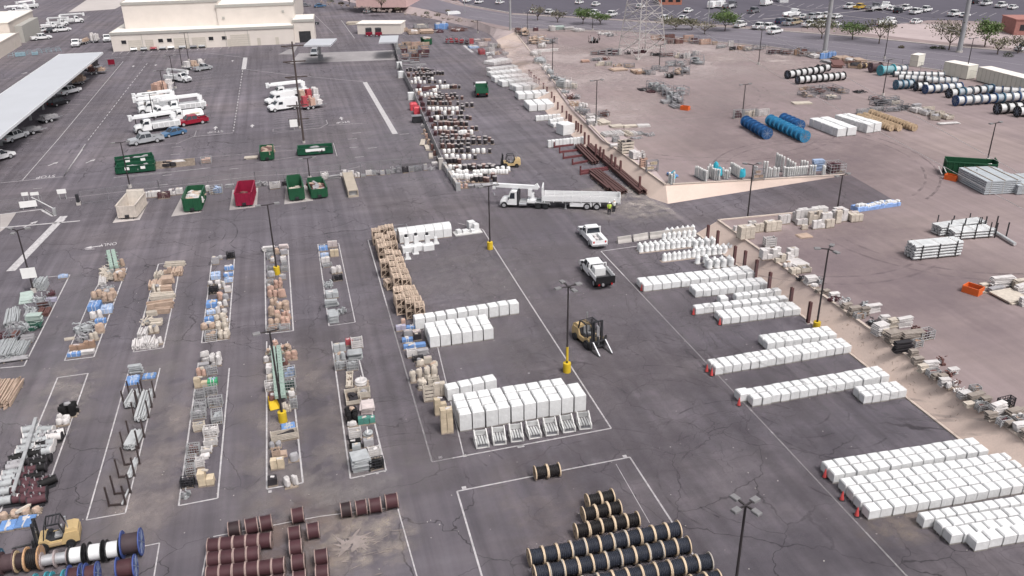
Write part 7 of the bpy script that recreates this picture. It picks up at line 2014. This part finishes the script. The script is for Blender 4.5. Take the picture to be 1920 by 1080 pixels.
wire((1430,35),(1700,8),17,18,.4,'overhead wire climbing over the far car park',.03)
# ================================================================= trees and shrubs across the street
def leaf_mat(nm,col): return M(nm,col,.7,var=.35,sc=.8)
def tree(px,py,h,w,col,lab,dens=260,z=UP,sparse=0,low=.25):
    p = at(px,py,z); t = T('street_tree',lab,'tree',p); bark = M('bark',(.10,.075,.065),.9,var=.25)
    mb = MB(); mb.cyl((0,0,0),(J(.15),0,h*low),.16,8,0,.12); tips = []
    for k in range(6):
        a = k*1.05+J(.3); q = Vector((cs(a)*w*.28,sn(a)*w*.28,h*(.62+J(.1)))); mb.cyl((0,0,h*low),q,.10,6,0,.04); tips.append(q)
        for m in range(3):
            r_ = q+Vector((J(w*.2),J(w*.2),h*random.uniform(.05,.28))); mb.cyl(q,r_,.04,5,0,.015); tips.append(r_)
    mb.build('trunk', bark, t)
    lm = [leaf_mat('leaf_'+col+'_a',{'green':(.085,.135,.045),'olive':(.12,.115,.07),'dry':(.135,.125,.085)}[col]), leaf_mat('leaf_'+col+'_b',{'green':(.13,.185,.065),'olive':(.17,.16,.10),'dry':(.19,.17,.12)}[col])]
    mb = MB()
    for q in tips+[tips[0]]*2:
        for k in range(int(dens/len(tips)*2.6)):
            c = q+Vector((random.gauss(0,w*.125),random.gauss(0,w*.125),random.gauss(0,h*.09)))
            if c.z < h*low: continue
            s = random.uniform(.12,.32); u = Vector((J(1),J(1),J(1))).normalized(); v = u.cross(Vector((J(1),J(1),J(1)))).normalized()
            mb.poly([c+u*s,c+v*s*.6,c-u*s,c-v*s*.6],random.randint(0,1))
    mb.build('crown', lm, t)
for x,y,h,w,c,l,d in ((1008,38,4.2,5,'dry','bare brownish tree at left end of the car park verge',140),(1045,42,3.6,5,'dry','sparse tree beside a parked white car, car park verge',120),(1093,45,4.6,6,'green','green tree left of the lattice tower, larger one',360),(1125,46,3.6,5.5,'green','low green tree next to the larger one',260),(1267,56,3.4,9,'olive','wide olive tree hiding a car right of the tower',360),(1297,56,3.2,5,'olive','sparse olive tree beside the slender pole',120),(1321,64,3.5,6.5,'dry','leafless grey-brown tree on the verge',110),(1359,58,5.5,7,'green','brightest green round tree on the verge',620),(1540,72,5,8,'olive','olive tree behind the left thick power pole',260),(1598,74,4.6,9,'green','hazy green tree on the right verge',420),(1648,82,6.2,8,'olive','forked olive tree by the white box lamp',230),(1779,94,7.0,9,'dry','bare spreading tree left of the right thick pole',420),(1846,88,6.2,6,'green','dense green tree near the reddish building',620),(1870,102,4,5,'olive','small scraggy tree beside the dark shrub',120),(1908,100,4.2,6,'dry','bare tree at the far right edge',140),(716,20,6.5,4.5,'dry','brown palm-like tree before the pink building',220),(655,8,4.5,6,'green','green tree at top edge left of the pink building',340),(672,9,4.2,5,'green','second green tree at top edge near the pink building',300)):
    tree(x,y,h,w,c,l,d)
def shrub(x,y,w,col,lab,z=UP):
    t = T('shrub',lab,'shrub',at(x,y,z)); mb = MB()
    for k in range(160):
        a = random.random()*6.3; r_ = random.random()**.5*w/2; c = Vector((cs(a)*r_,sn(a)*r_,random.random()*w*.45*(1-(r_/w)**2*2))); s = random.uniform(.08,.2); u = Vector((J(1),J(1),J(1))).normalized(); v = u.cross(Vector((J(1),J(1),J(1)))).normalized(); mb.poly([c+u*s,c+v*s*.6,c-u*s,c-v*s*.6])
    mb.build('foliage', leaf_mat('leaf_'+col,(.07,.085,.045) if col == 'dark' else (.14,.12,.08)), t)
    mb = MB()
    for k in range(5): mb.bar((0,0,0),(J(w*.3),J(w*.3),w*.35),.05)
    mb.build('stem', M('bark',(.1,.075,.065)), t)
for i,(x,y,w,c,l) in enumerate(((1890,106,2.6,'dark','dark round shrub between two scraggy trees'),(1765,92,2.0,'dark','dark low shrub left of the bare spreading tree'),(1750,91,1.6,'dark','small dark shrub beside the low one'),(1893,53,2.4,'dark','dark shrub near the reddish building'),(820,30,2.5,'olive','olive shrub on the verge by the street corner'),(800,26,2.,'dark','dark shrub on the verge, right of the grey car'),(745,18,2.2,'olive','olive shrub under the pink building'),(840,22,2.0,'olive','olive shrub behind the box van'),(620,4,2.6,'dark','dark shrub at the top edge by the warehouse'),(640,8,2.4,'olive','olive shrub between verge trees'),(1690,90,1.6,'olive','olive tuft at the road edge'))):
    shrub(x,y,w,c,l)
# rubble stones on the verge
mb = MB()
for i in range(80):
    u = random.random(); q = at(600+u*300,(2+u*40)+random.uniform(0,5),UP if u > .05 else UP); mb.cbox(q.x,q.y,UP,random.uniform(.3,1.2),random.uniform(.3,1.0),random.uniform(.15,.6),0,random.random()*3,.05)
tag(mb.build('verge_rubble', M('verge_stone',(.34,.28,.26),.9,var=.35)),'tan and grey rubble strewn along the planted verge','rubble',None,'stuff')
# ================================================================= upper dirt yard stock
US = 'stock on the dirt yard'
items(1440,540,4,'bank top near the yellow-based lamp',P('''360 0 420 40 .4 plates stone
415 10 470 50 .5 plates stone
450 50 530 110 .5 tangle maroon
530 70 600 150 .9 tangle white
600 130 700 215 1.0 plates stone
690 140 760 215 .9 plates stone
730 125 850 190 .9 plates white
740 215 820 290 .7 tangle dark
790 250 900 365 1.1 plates white
900 245 980 310 1.0 plates cream
960 235 1085 300 1.0 plates white
880 310 990 420 1.1 plates stone
985 305 1165 410 1.0 plates stone
560 60 620 110 .5 tangle silver
470 30 540 75 .5 plates white
1090 400 1160 450 .7 bin brown
1070 300 1130 350 .9 tangle rust
700 95 760 140 .6 tangle silver
850 320 900 370 .8 plates cream
940 390 1085 490 1.1 plates dark
1115 300 1240 395 .9 bin maroon'''),UP,US)
items(1440,540,4,'bank top in the lower right',P('''1085 510 1170 580 .7 plates stone
1160 540 1280 610 .7 plates white
1250 530 1340 590 .9 tangle rust
1200 600 1290 670 .6 bin rust
1300 610 1430 670 .5 tangle rust
1280 650 1350 705 .6 plates stone
1330 690 1440 760 .6 sack white
1400 750 1500 800 .5 tangle white
1490 790 1620 870 .9 plates stone
1570 870 1660 930 .6 bin rust
1660 855 1790 970 1.2 plates white
1725 820 1850 910 .9 bin dark
1790 920 1910 990 .8 plates stone
1730 975 1820 1040 .6 bin maroon
1830 950 1930 1010 .7 sack white
1850 1030 1960 1090 .8 plates white
1900 1080 2010 1140 .8 plates stone
560 110 630 165 .6 plates stone
650 175 730 235 .6 bin brown
840 205 905 262 .7 plates white
1060 480 1125 530 .8 plates stone
1130 575 1205 640 .7 plates cream
1215 560 1265 605 .6 tangle rust
1350 600 1430 655 .6 plates white
1225 640 1290 690 .5 plates stone
1290 695 1365 745 .7 plates white
1385 700 1450 750 .6 tangle rust
1430 790 1515 840 .7 plates white
1520 760 1590 810 .8 bin brown
1600 830 1675 880 .7 plates stone
1545 840 1610 890 .6 tangle silver
1640 930 1720 1000 .7 plates stone
1700 900 1765 960 .8 plates white
1780 1000 1855 1060 .6 plates stone
1850 980 1930 1035 .7 bin brown
1480 860 1550 905 .5 plates cream
1870 910 1960 970 .7 plates stone'''),UP,US)
items(1440,270,4,'pale box pile at the ramp head',P('''180 470 450 585 1.7 boxes white
290 520 410 600 1.6 boxes cream
395 515 480 600 1.4 boxes white
330 580 430 640 1.1 boxes white
425 565 500 632 1.1 boxes cream
460 470 585 590 1.6 boxes white
500 505 550 600 1.7 boxes cream
550 535 590 585 .9 boxes white
595 500 695 588 1.0 boxes cream
210 560 300 612 .8 boxes white
250 600 300 645 .6 boxes cream
75 525 168 605 1.2 boxes white
-30 565 98 660 1.3 boxes cream
-30 690 55 780 1.2 crate white
-60 770 105 870 1.2 boxes white
145 770 222 858 1.1 boxes white
50 820 135 895 1.0 boxes cream
135 810 200 875 .9 boxes white
105 880 180 935 .6 sack white
160 920 240 980 .6 boxes cream
235 905 310 970 .6 crate cream
160 860 280 920 .2 plates white
220 670 320 705 .12 plates tan
205 980 285 1030 .7 tangle dark
275 980 370 1060 .9 plates white
355 990 415 1065 .8 tangle grey
330 1055 385 1085 .5 sack white'''),UP,US)
items(960,270,4,'pale bags behind the near bank posts',P('''1665 620 1700 660 .7 boxes white
1695 600 1815 720 1.6 boxes cream
1770 585 1830 640 1.0 boxes white
1815 610 1890 665 1.1 boxes cream'''),UP,US)
t = T('plastic_crate','','crate'); mb = MB(); mb.cbox(0,0,0,.50,1.3,.5,0,0,.05); mb.build('body', M('blue_frame',(.25,.38,.68),.5,var=.3), t)
mb = MB(); mb.cbox(0,J(.3),.5,.4,.5,.3,0,.3,.08); mb.build('white_part', CABW(), t); PCP = Proto(t); e0 = at(1607,398,UP); e1 = at(1686,386,UP)
for i in range(18): PCP.put(e0.lerp(e1,(i+.5)/18)+Vector((0,.6,0)), J(.25), 'blue plastic crate behind the pale boxes, %s from left' % ORD[i+1], 'blue plastic crates in a row', (1,1,random.uniform(.7,1.3)))
def tubes(p,q,rows,lay,r_,lab,pts=3,endw=1.6,grp='grey tube stacks on the dirt'):
    a,b = at(*p,UP),at(*q,UP); u = b-a; L = u.length; t = T('tube_stack',lab,'tube stack',(a+b)/2,math.atan2(u.y,u.x),grp); mb = MB()
    for k in range(lay):
        for i in range(rows): mb.cyl((-L/2+J(.1),.2+i*r_*2.05,.12+r_+k*r_*2.3),(L/2+J(.1),.2+i*r_*2.05,.12+r_+k*r_*2.3),r_,9)
    mb.build('tubes', M('pale_tube',(.5,.51,.52)), t); mb = MB(); wdt = rows*r_*2.05
    for k in range(lay+1):
        for s in (-.36,0,.36): mb.cbox(s*L,.1+wdt/2,.0+k*r_*2.3,.12,wdt+.2,.1 if k == 0 else r_*.28)
    mb.build('spacers', WOODG(), t)
    for i in range(pts):
        x = -L*.36+L*.72*i/max(1,pts-1)
        for y in (.05,wdt+.25): MB().bar((x,y,0),(x,y,1.9+J(.2)),.10).build('stake', DARK(), t)
tubes((1714,490),(1803,481),6,5,.15,'nearest tall stack of grey tubes with dark stakes'); tubes((1790,452),(1864,446),6,3,.15,'grey tube stack second from the nearest'); tubes((1763,445),(1848,433),6,4,.13,'grey tube stack at the back of the three')
a,b = at(1850,430,UP),at(1902,462,UP); u = b-a; t = T('long_tube','single long pale tube with four dark stakes','tube',(a+b)/2,math.atan2(u.y,u.x)); MB().cyl((-u.length/2,0,.3),(u.length/2,0,.3),.2,10).build('tube', M('pale_tube',(.5,.51,.52)), t); 
for x in (-2.2,0): 
    for y in (-.7,.7): MB().bar((x,y,0),(x,y,1.9),.12).build('stake', DARK(), t)
def slabstack(x0,x1,yb,h,dep,lab,n=7):
    a,b = at(x0,yb,UP),at(x1,yb-(x1-x0)*.05,UP); u = b-a; L = u.length; t = T('tube_block',lab,'tube stack',a,math.atan2(u.y,u.x)); mb = MB(); 
    for k in range(n):
        for i in range(12): mb.box(0,dep*i/12+.02,.1+k*h/n,L+J(.15),dep*(i+1)/12-.02,.1+k*h/n+h/n*.7)
    mb.build('tubes', M('blue_grey_tube',(.44,.47,.50),.5,.1,var=.12), t); mb = MB()
    for k in range(n+1):
        for q in (.15,.5,.85): mb.box(L*q-.06,.0,max(0,.1+k*h/n-h/n*.28),L*q+.06,dep,.1+k*h/n-.002)
    mb.build('spacers', WOODG(), t)
slabstack(1845,1912,366,1.9,6.5,'large block of blue-grey bundled tubes by the green skip'); slabstack(1906,1975,366,1.3,5,'lower block of blue-grey tubes at the right edge')
tubes((1817,341),(1880,364),4,1,.14,'row of loose pale tubes in front of the tube block',3)
r = skip_bin(6.5,2.6,2.2,'green',back=.4); a,b = at(1791,332,UP),at(1852,340,UP); u = b-a; r.location = (a+b)/2+Vector((.8,1.6,0)); r.rotation_euler.z = math.atan2(u.y,u.x)-R(90)+R(14); tag(r,'dark green skip with maroon inside on the dirt','skip'); fill(r,2.3,6,.4,['maroon','maroon'],8,.3)
t = T('white_board','white board leaning on the dark green skip','board',at(1842,333,UP)); MB().box(-1.1,-.06,.9,1.1,.0,2.0).build('panel', W_(), t); MB().box(-.9,.02,0,-.8,.1,2).build('leg', DARK(), t); MB().box(.8,.02,0,.9,.1,2).build('leg', DARK(), t)
def tub(x0,y0,x1,y1,lab,w=.95):
    a,b = at(x0,y0,UP),at(x1,y1,UP); u = b-a; L = u.length; t = T('orange_tub',lab,'tub',(a+b)/2,math.atan2(u.y,u.x),'orange tubs'); k = .08; mb = MB(); mb.box(-L/2,0,0,L/2,w,.08); mb.box(-L/2,0,.08,L/2,k,.75); mb.box(-L/2,w-k,.08,L/2,w,.75); mb.box(-L/2,k,.08,-L/2+k,w-k,.75); mb.box(L/2-k,k,.08,L/2,w-k,.75); mb.build('shell', ORANGE(), t)
    MB().box(-L/2+.1,.1,.09,L/2-.1,w-.1,.3).build('content', C('rust'), t)
tub(1802,547,1833,557,'orange tub beside the pale frames at right',1.3); tub(1769,336,1791,341,'orange tub with sticks left of the green skip'); tub(1275,206,1290,208,'small orange tub at the end of the rack row')
mb = MB(); p0 = at(1775,332,UP)
t = T('white_sticks','white sticks leaning in the orange tub','sticks',p0); mb.bar((-.6,.3,.4),(-1.2,.6,1.5),.12); mb.bar((.2,.3,.4),(-.4,.5,1.4),.12); mb.build('sticks', W_(), t)
items(1440,270,4,'frame stacks at the right edge',P('''1590 1045 1680 1080 .5 plates cream
1665 985 1850 1080 1.2 plates white
1835 1005 1960 1085 1.0 plates cream'''),UP,US)
items(1440,540,4,'flat panels at the right edge',P('''1570 0 1650 45 .5 coil white
1640 -10 1780 30 .5 plates grey
1715 10 1910 110 .35 plates cream
1850 -20 1960 40 .9 plates white
1895 80 1980 140 .9 plates white'''),UP,US)
# insulator columns at the ramp wall
INS_ = M('porcelain',(.64,.635,.63),.35,var=.12)
colp = {}
def ins_col(n):
    if n not in colp:
        r = T('insulator_column','','insulator'); prof = []
        for k in range(n): prof += [(.12,k*.16),(.25,k*.16+.05),(.12,k*.16+.10)]
        MB().lathe(prof,0,0,.12,9).build('sheds', INS_, r); MB().lathe([(.20,0),(.20,.14)],0,0,.12+n*.16,9).build('cap', M('cap_white',(.72,.71,.70),.4), r); MB().cbox(0,0,0,.5,.5,.12).build('foot', STEEL(), r); colp[n] = Proto(r)
    return colp[n]
gi = lambda x,y: (1230+x/4.923, 260+y/4.923)
k = 0
for x,y,n in [(130,425,9),(150,430,8),(172,420,9),(375,355,8),(390,365,9),(410,375,9),(425,385,9),(440,395,9),(455,400,9),(470,408,9),(485,380,10),(500,365,11),(520,375,11),(535,385,9),(550,390,9),(570,392,9),(590,395,9),(625,360,7),(645,380,7),(665,382,7),(685,370,8),(700,330,9),(720,335,9),(735,345,9),(752,355,9),(770,365,9),(785,380,9),(800,385,9),(905,375,11),(930,378,10),(1000,370,14),(1025,372,14),(1050,365,8),(1070,365,7),(1095,362,8),(1115,300,15),(1135,305,14),(1155,310,14),(1180,315,13),(1215,320,12),(1235,325,11),(1260,330,10),(1285,335,9),(1110,362,7),(1135,360,7),(1190,358,8),(1210,355,7),(1225,358,7),(1245,356,7),(1265,354,7),(1285,352,7),(1305,350,7),(1325,348,7),(1345,346,7),(1365,344,7),(1385,342,7),(1400,342,7),(1350,300,8),(1375,300,8),(1400,310,8),(1430,345,8),(1450,345,8),(1475,345,8),(1550,345,8),(1565,342,7)]:
    k += 1; px_, py_ = gi(x,y)
    ins_col(n).put(at(px_,py_,UP)+Vector((0,.4,0)),0,'%s ribbed insulator column from the bank corner' % ORD[k],'ribbed insulator columns at the ramp wall',(.82,.82,1.0))
items(1230,260,4.923,'insulator rows at the ramp wall',P('''118 300 185 365 .5 tarp blue
890 280 1000 385 1.6 rack tan
1440 185 1550 300 1.7 plates pale_blue
1570 200 1725 325 1.4 bin maroon'''),UP,US)
TL = M('turquoise_wrap',(.05,.42,.55),.4,var=.15)
for x,y,l in ((150,400,'turquoise wrapping on the lone insulator group at the bank corner'),(545,320,'turquoise wrapping on the largest insulator group, upper'),(580,370,'turquoise wrapping on the largest insulator group, lower'),(790,385,'turquoise wrapping on the middle insulator group')):
    px_,py_ = gi(x,y); t = T('turquoise_wrap',l,'wrapping',at(px_,py_,UP)+Vector((0,-.1,0)),R(J(20))); mb = MB(); mb.blob(0,0,.5,.75,.4,1.1,0,0,.5); mb.build('sheet', TL, t); MB().bar((0,.1,0),(0,.1,.6),.1).build('prop', STEEL(), t)
# stock behind the far bank
items(1020,60,4,'bank top above the steel posts',P('''0 240 40 290 .8 bin white
20 270 70 320 .9 bin silver
50 310 100 370 1.0 rack silver
90 330 160 425 1.6 bin silver
150 340 205 430 1.6 bin white
200 370 245 430 1.1 bin cream
130 430 190 465 .6 tangle silver
165 460 230 510 .9 tangle rust
210 460 270 510 .9 tangle grey
190 510 270 560 .8 tangle tan
260 530 330 570 .8 sack white
280 560 330 630 1.2 rack grey
240 560 290 600 .7 bin grey
330 610 400 680 .9 crate white
410 590 470 640 1.0 rack rust
400 650 480 700 .5 plates cream
440 580 495 640 .8 tangle rust
325 650 390 700 .8 plates white
490 690 590 720 .35 plates cream
590 690 700 720 .35 plates cream
700 685 790 715 .35 plates white
435 740 490 790 .6 beams white
480 735 540 790 .6 beams white
530 730 590 780 .6 beams white
590 730 650 785 .6 beams cream
640 735 690 780 .6 beams white
690 745 740 775 .4 bin grey
755 750 830 785 .5 tangle grey
650 780 740 805 .3 tangle grey
515 780 560 830 .9 bin silver
495 835 560 865 .4 plates white
565 800 660 915 2.0 crate cream
650 880 700 960 1.2 boxes white
690 880 760 960 1.4 tangle white
720 940 770 1020 1.5 crate salmon
765 960 855 1050 1.7 rack carton'''),UP,US)
items(960,0,4,'far strip along the street',P('''30 200 70 260 1.2 bin rust
70 190 130 290 1.6 rack tan
120 250 200 340 1.4 rack tan
160 240 260 350 1.2 tangle tan
200 310 250 360 1.0 bin white
250 280 330 330 1.2 rack grey
160 365 350 390 .8 beams white
145 380 210 420 .9 bin white
170 420 250 480 .9 bin silver
220 470 290 520 .8 tangle white
160 205 195 235 1.0 boxes maroon
280 190 320 235 1.4 boxes white
320 190 390 225 1.0 plates palegreen
390 200 460 225 .8 plates white
460 205 530 240 .8 bin white
560 275 665 325 2.2 tangle black
640 230 760 265 .8 tangle white
700 250 800 275 .8 tangle grey
1040 265 1110 300 1.2 crate salmon
1110 255 1220 305 1.6 crate rust
1150 290 1210 330 1.2 bin rust
1220 285 1280 330 1.4 crate rust
1285 260 1360 315 1.8 crate salmon
1345 275 1400 330 1.6 rack maroon
1405 290 1490 335 1.4 crate salmon
1500 310 1540 335 .8 crate tan
1535 335 1600 365 .9 bin grey
1620 305 1660 350 1.5 bin white
1630 350 1680 380 1.0 boxes dark
1690 340 1740 375 1.0 boxes brown
1740 350 1800 385 .9 rack cream
1800 335 1900 375 1.2 rack grey'''),UP,'goods along the street strip')
items(960,0,4,'stacks around the lattice tower',P('''590 385 650 415 .9 rack rust
650 380 700 415 1.2 rack maroon
710 370 750 420 1.8 rack dark
745 375 800 420 1.6 rack maroon
795 385 820 415 1.6 boxes white
830 375 900 410 1.2 tangle dark
900 380 960 405 1.0 tangle maroon
940 355 1030 400 1.6 tangle maroon
1030 385 1120 420 1.0 tangle dark
1110 390 1220 430 1.0 rack rust
1220 400 1260 435 1.2 boxes cream
1255 410 1290 440 1.1 rack dark
1280 385 1340 440 1.8 tangle white
1330 370 1420 420 1.8 tangle grey
1340 410 1440 490 1.4 rack silver
515 445 580 470 .6 plates salmon
590 425 680 460 .8 tangle grey
650 430 740 450 .8 tangle rust
625 470 695 495 1.0 boxes cream
700 460 750 495 1.0 bin cream
750 470 840 500 .8 tangle tan
840 475 920 510 1.0 rack tan
740 505 860 535 .4 plates tan
900 515 990 555 .6 plates tan
925 525 965 560 .7 boxes brown
990 510 1060 565 1.1 rack grey
1050 500 1110 530 1.1 rack grey
1110 500 1170 540 1.1 rack grey
1150 535 1205 590 1.2 tangle black
1150 455 1230 500 1.3 rack silver
1230 450 1300 500 1.3 rack silver
1210 500 1280 570 1.2 rack tan
1270 490 1330 560 1.2 rack grey'''),UP,'stacks around the lattice tower')
items(960,0,4,'rack row on the open dirt',P('''945 655 1010 685 .3 tangle dark
1010 670 1070 700 .4 tangle maroon
1030 600 1110 680 1.6 rack silver
1080 620 1160 700 1.6 rack silver
1130 640 1200 730 1.6 rack grey
1160 670 1240 770 1.6 rack silver
1200 690 1280 800 1.6 rack grey
1230 640 1310 720 1.6 rack silver
1120 740 1210 780 .6 beams grey
1190 770 1260 815 .6 beams grey
1660 830 1730 890 1.6 bin maroon
1730 845 1840 880 1.4 bin cream
1840 840 1930 870 1.2 bin white'''),UP,'racks on the open dirt')
items(1440,0,4,'brown crate ground by the road',P('''0 365 50 410 1.2 rack maroon
50 370 110 405 1.0 rack rust
105 370 190 415 1.1 rack rust
195 365 235 415 1.8 boxes brown
230 355 290 425 2.0 rack rust
290 390 340 430 1.0 rack tan
315 400 380 440 .8 boxes white
335 385 400 420 .9 bin rust
385 395 450 445 1.8 tarp blue
445 390 512 440 1.8 tarp blue
420 445 480 480 .5 plates grey
480 445 560 510 .6 plates rust
500 415 620 455 .7 plates tan
560 420 640 480 .7 crate rust
600 455 700 515 .6 crate brown
640 430 720 470 .6 plates tan'''),UP,'goods by the road')
items(1440,0,4,'timber stacks before the wire reels',P('''230 640 300 680 .8 tangle tan
250 680 330 735 .8 rack tan
300 640 400 680 .9 rack rust
340 660 450 710 .9 rack rust
440 630 530 690 .9 rack rust
520 660 590 705 .8 rack tan
415 700 520 750 .7 rack cream
185 760 320 785 .25 plates cream
640 675 735 700 .3 tangle dark
770 715 860 760 .8 rack rust
860 720 980 760 .8 rack grey
780 750 900 800 .8 rack dark
900 745 1000 790 .8 rack cream
660 815 760 855 .9 bin grey
760 800 870 840 .9 bin grey
870 795 990 840 .9 rack grey
980 780 1080 830 .9 rack dark
1080 775 1150 810 .7 plates grey
1080 800 1160 850 .8 crate white
1150 815 1230 870 .8 crate white
1220 835 1290 905 .8 crate cream
1160 800 1250 835 .8 crate cream
1250 830 1320 870 .8 crate cream
1310 850 1375 900 .8 crate cream
1270 915 1440 935 .25 plates white'''),UP,'timber and crates before the wire reels')
# containers near the road
def container(p0,p1,dep,h,lab):
    a,b = at(*p0,UP),at(*p1,UP); u = b-a; L = u.length; t = T('storage_container',lab,'container',a,math.atan2(u.y,u.x),'pale containers by the road'); CM = M('container_cream',(.66,.64,.57),.6,var=.06)
    MB().box(0,0,.15,L,dep,h).build('body', CM, t); mb = MB(); n = int(L/1.2)
    for i in range(n+1): x = L*i/n; mb.box(x-.05,-.05,.15,x+.05,-.002,h-.1)
    mb.build('side_ribs', M('rib_shade',(.55,.53,.47),.6), t); MB().box(-.05,-.06,h-.001,L+.05,dep+.05,h+.08).build('roof', RF, t); MB().box(.3,-.02,0,L-.3,dep,.14).build('base', DARK(), t)
container((1767,141),(1811,150),3,2.9,'short pale container left of the long one'); container((1830,152),(1935,181),3,2.9,'long pale container at the right edge'); container((1705,124),(1719,126),3,2.6,'small white hut at the road edge')
# ================================================================= the two men beside the trailer
def person(px,py,lab,vest,hat,trous,pose,rz):
    p = at(px,py); t = T('person',lab,'person',p,rz); me = bpy.data.meshes.new('body')
    V = [(0,0,.96),(0,0,1.15),(0,0,1.38),(0,0,1.50),(0,.02,1.64),(0,.03,1.72), (-.2,0,1.40),(-.27,.03,1.14),(-.24,.16 if pose else .08,.90),(.2,0,1.40),(.27,.02,1.14),(.26,.10,.88), (-.10,0,.92),(-.12,.02,.50),(-.13,-.02,.08),(-.13,.12,.04),(.10,0,.92),(.13,.03,.50),(.14,-.02,.08),(.14,.12,.04)]
    E_ = [(0,1),(1,2),(2,3),(3,4),(4,5),(2,6),(6,7),(7,8),(2,9),(9,10),(10,11),(0,12),(12,13),(13,14),(14,15),(0,16),(16,17),(17,18),(18,19)]
    Rr = [.16,.155,.17,.065,.10,.085,.085,.055,.04,.085,.055,.04,.10,.075,.05,.05,.10,.075,.05,.05]
    me.from_pydata(V,E_,[]); o = bpy.data.objects.new('body',me); COL.objects.link(o); o.parent = t
    md = o.modifiers.new('skin','SKIN'); 
    for i,r_ in enumerate(Rr): me.skin_vertices[0].data[i].radius = (r_,r_*.82)
    me.skin_vertices[0].data[0].use_root = True
    o.modifiers.new('sub','SUBSURF').levels = 1; o.modifiers['sub'].render_levels = 2
    sk = M('skin_tone',(.42,.25,.18),.6,var=.05); me.materials.append(sk)
    MB().lathe([(.19,0),(.21,.15),(.215,.35),(.22,.50),(.13,.56)],0,0,.90,12).build('vest', vest, t)
    mb = MB()
    for s in (-1,1): mb.cyl((s*.10,0,.95),(s*.13,.02,.48),.115,10,0,.09); mb.cyl((s*.13,.02,.49),(s*.135,-.02,.10),.09,10,0,.07)
    mb.cyl((0,0,.86),(0,0,1.0),.19,12); mb.build('trousers', trous, t)
    mb = MB()
    for s in (-1,1): mb.cyl((s*.2,0,1.42),(s*.275,.03,1.14),.095,8,0,.07)
    mb.build('sleeves', vest, t)
    mb = MB()
    for s in (-1,1): mb.cbox(s*.135,.05,0,.11,.28,.11,0,0,.03)
    mb.build('boots', RUBBER(), t)
    MB().lathe([(.155,0),(.15,.02),(.125,.04),(.12,.09),(.06,.14)],0,.02,1.69,12).build('hard_hat', hat, t)
    # hands with five fingers each
    for s in (-1,1):
        hx, hy, hz = (-.24,(.16 if pose else .08),.90) if s < 0 else (.26,.10,.88); mb = MB(); mb.cbox(hx,hy,hz-.10,.035,.085,.10,0,0,.01)
        for f_,(dy,ln) in enumerate(((-.033,.065),(-.011,.08),(.011,.085),(.033,.07))): mb.bar((hx,hy+dy,hz-.10),(hx+s*-.01,hy+dy,hz-.10-ln*.6),.017); mb.bar((hx+s*-.01,hy+dy,hz-.10-ln*.6),(hx-s*.03,hy+dy,hz-.10-ln),.015)
        mb.bar((hx,hy+.045,hz-.04),(hx-s*.02,hy+.085,hz-.09),.02); mb.build('hand', sk, t)
person(1142,402,'person in lime safety vest and white helmet standing beside the trailer wheels',M('lime_vest',(.50,.68,.10),.6,var=.08),W_(),M('dark_trousers',(.025,.025,.035),.8),0,R(170))
person(1151,397,'person in white shirt and dark trousers at the trailer tail',M('white_shirt',(.70,.70,.66),.7,var=.05),M('white_lid',(.8,.8,.8)),M('dark_trousers',(.025,.025,.035)),1,R(20))
# litter and debris: dry twigs on the near bank
mb = MB()
for i in range(120):
    u = random.random(); v = random.random(); y = 47+u*20; x = 48.6+v*1.8; zz = (x-48.3)/2.1*UP+.02; a = random.random()*6.3; l = random.uniform(.05,.4)
    mb.bar((x,y,zz),(x+cs(a)*l*.6,y+sn(a)*l,zz+cs(a)*l*.6*UP/2.1+.02),.016)
tag(mb.build('dry_brush', M('dry_twigs',(.27,.20,.15),.9,var=.4)),'dry twigs and leaf litter scattered on the near bank','brush',None,'stuff')
mb = MB()
for i in range(220):
    q = at(random.uniform(0,1900),random.uniform(300,1075))
    if q.x > 48 or q.y > 160: continue
    s = random.uniform(.03,.10); mb.cbox(q.x,q.y,.012,s,s*random.uniform(.4,1),.02,0,random.random()*3)
tag(mb.build('litter', M('litter_pale',(.46,.43,.40),.8,var=.4)),'small pale scraps and stones scattered over the asphalt','litter',None,'stuff')
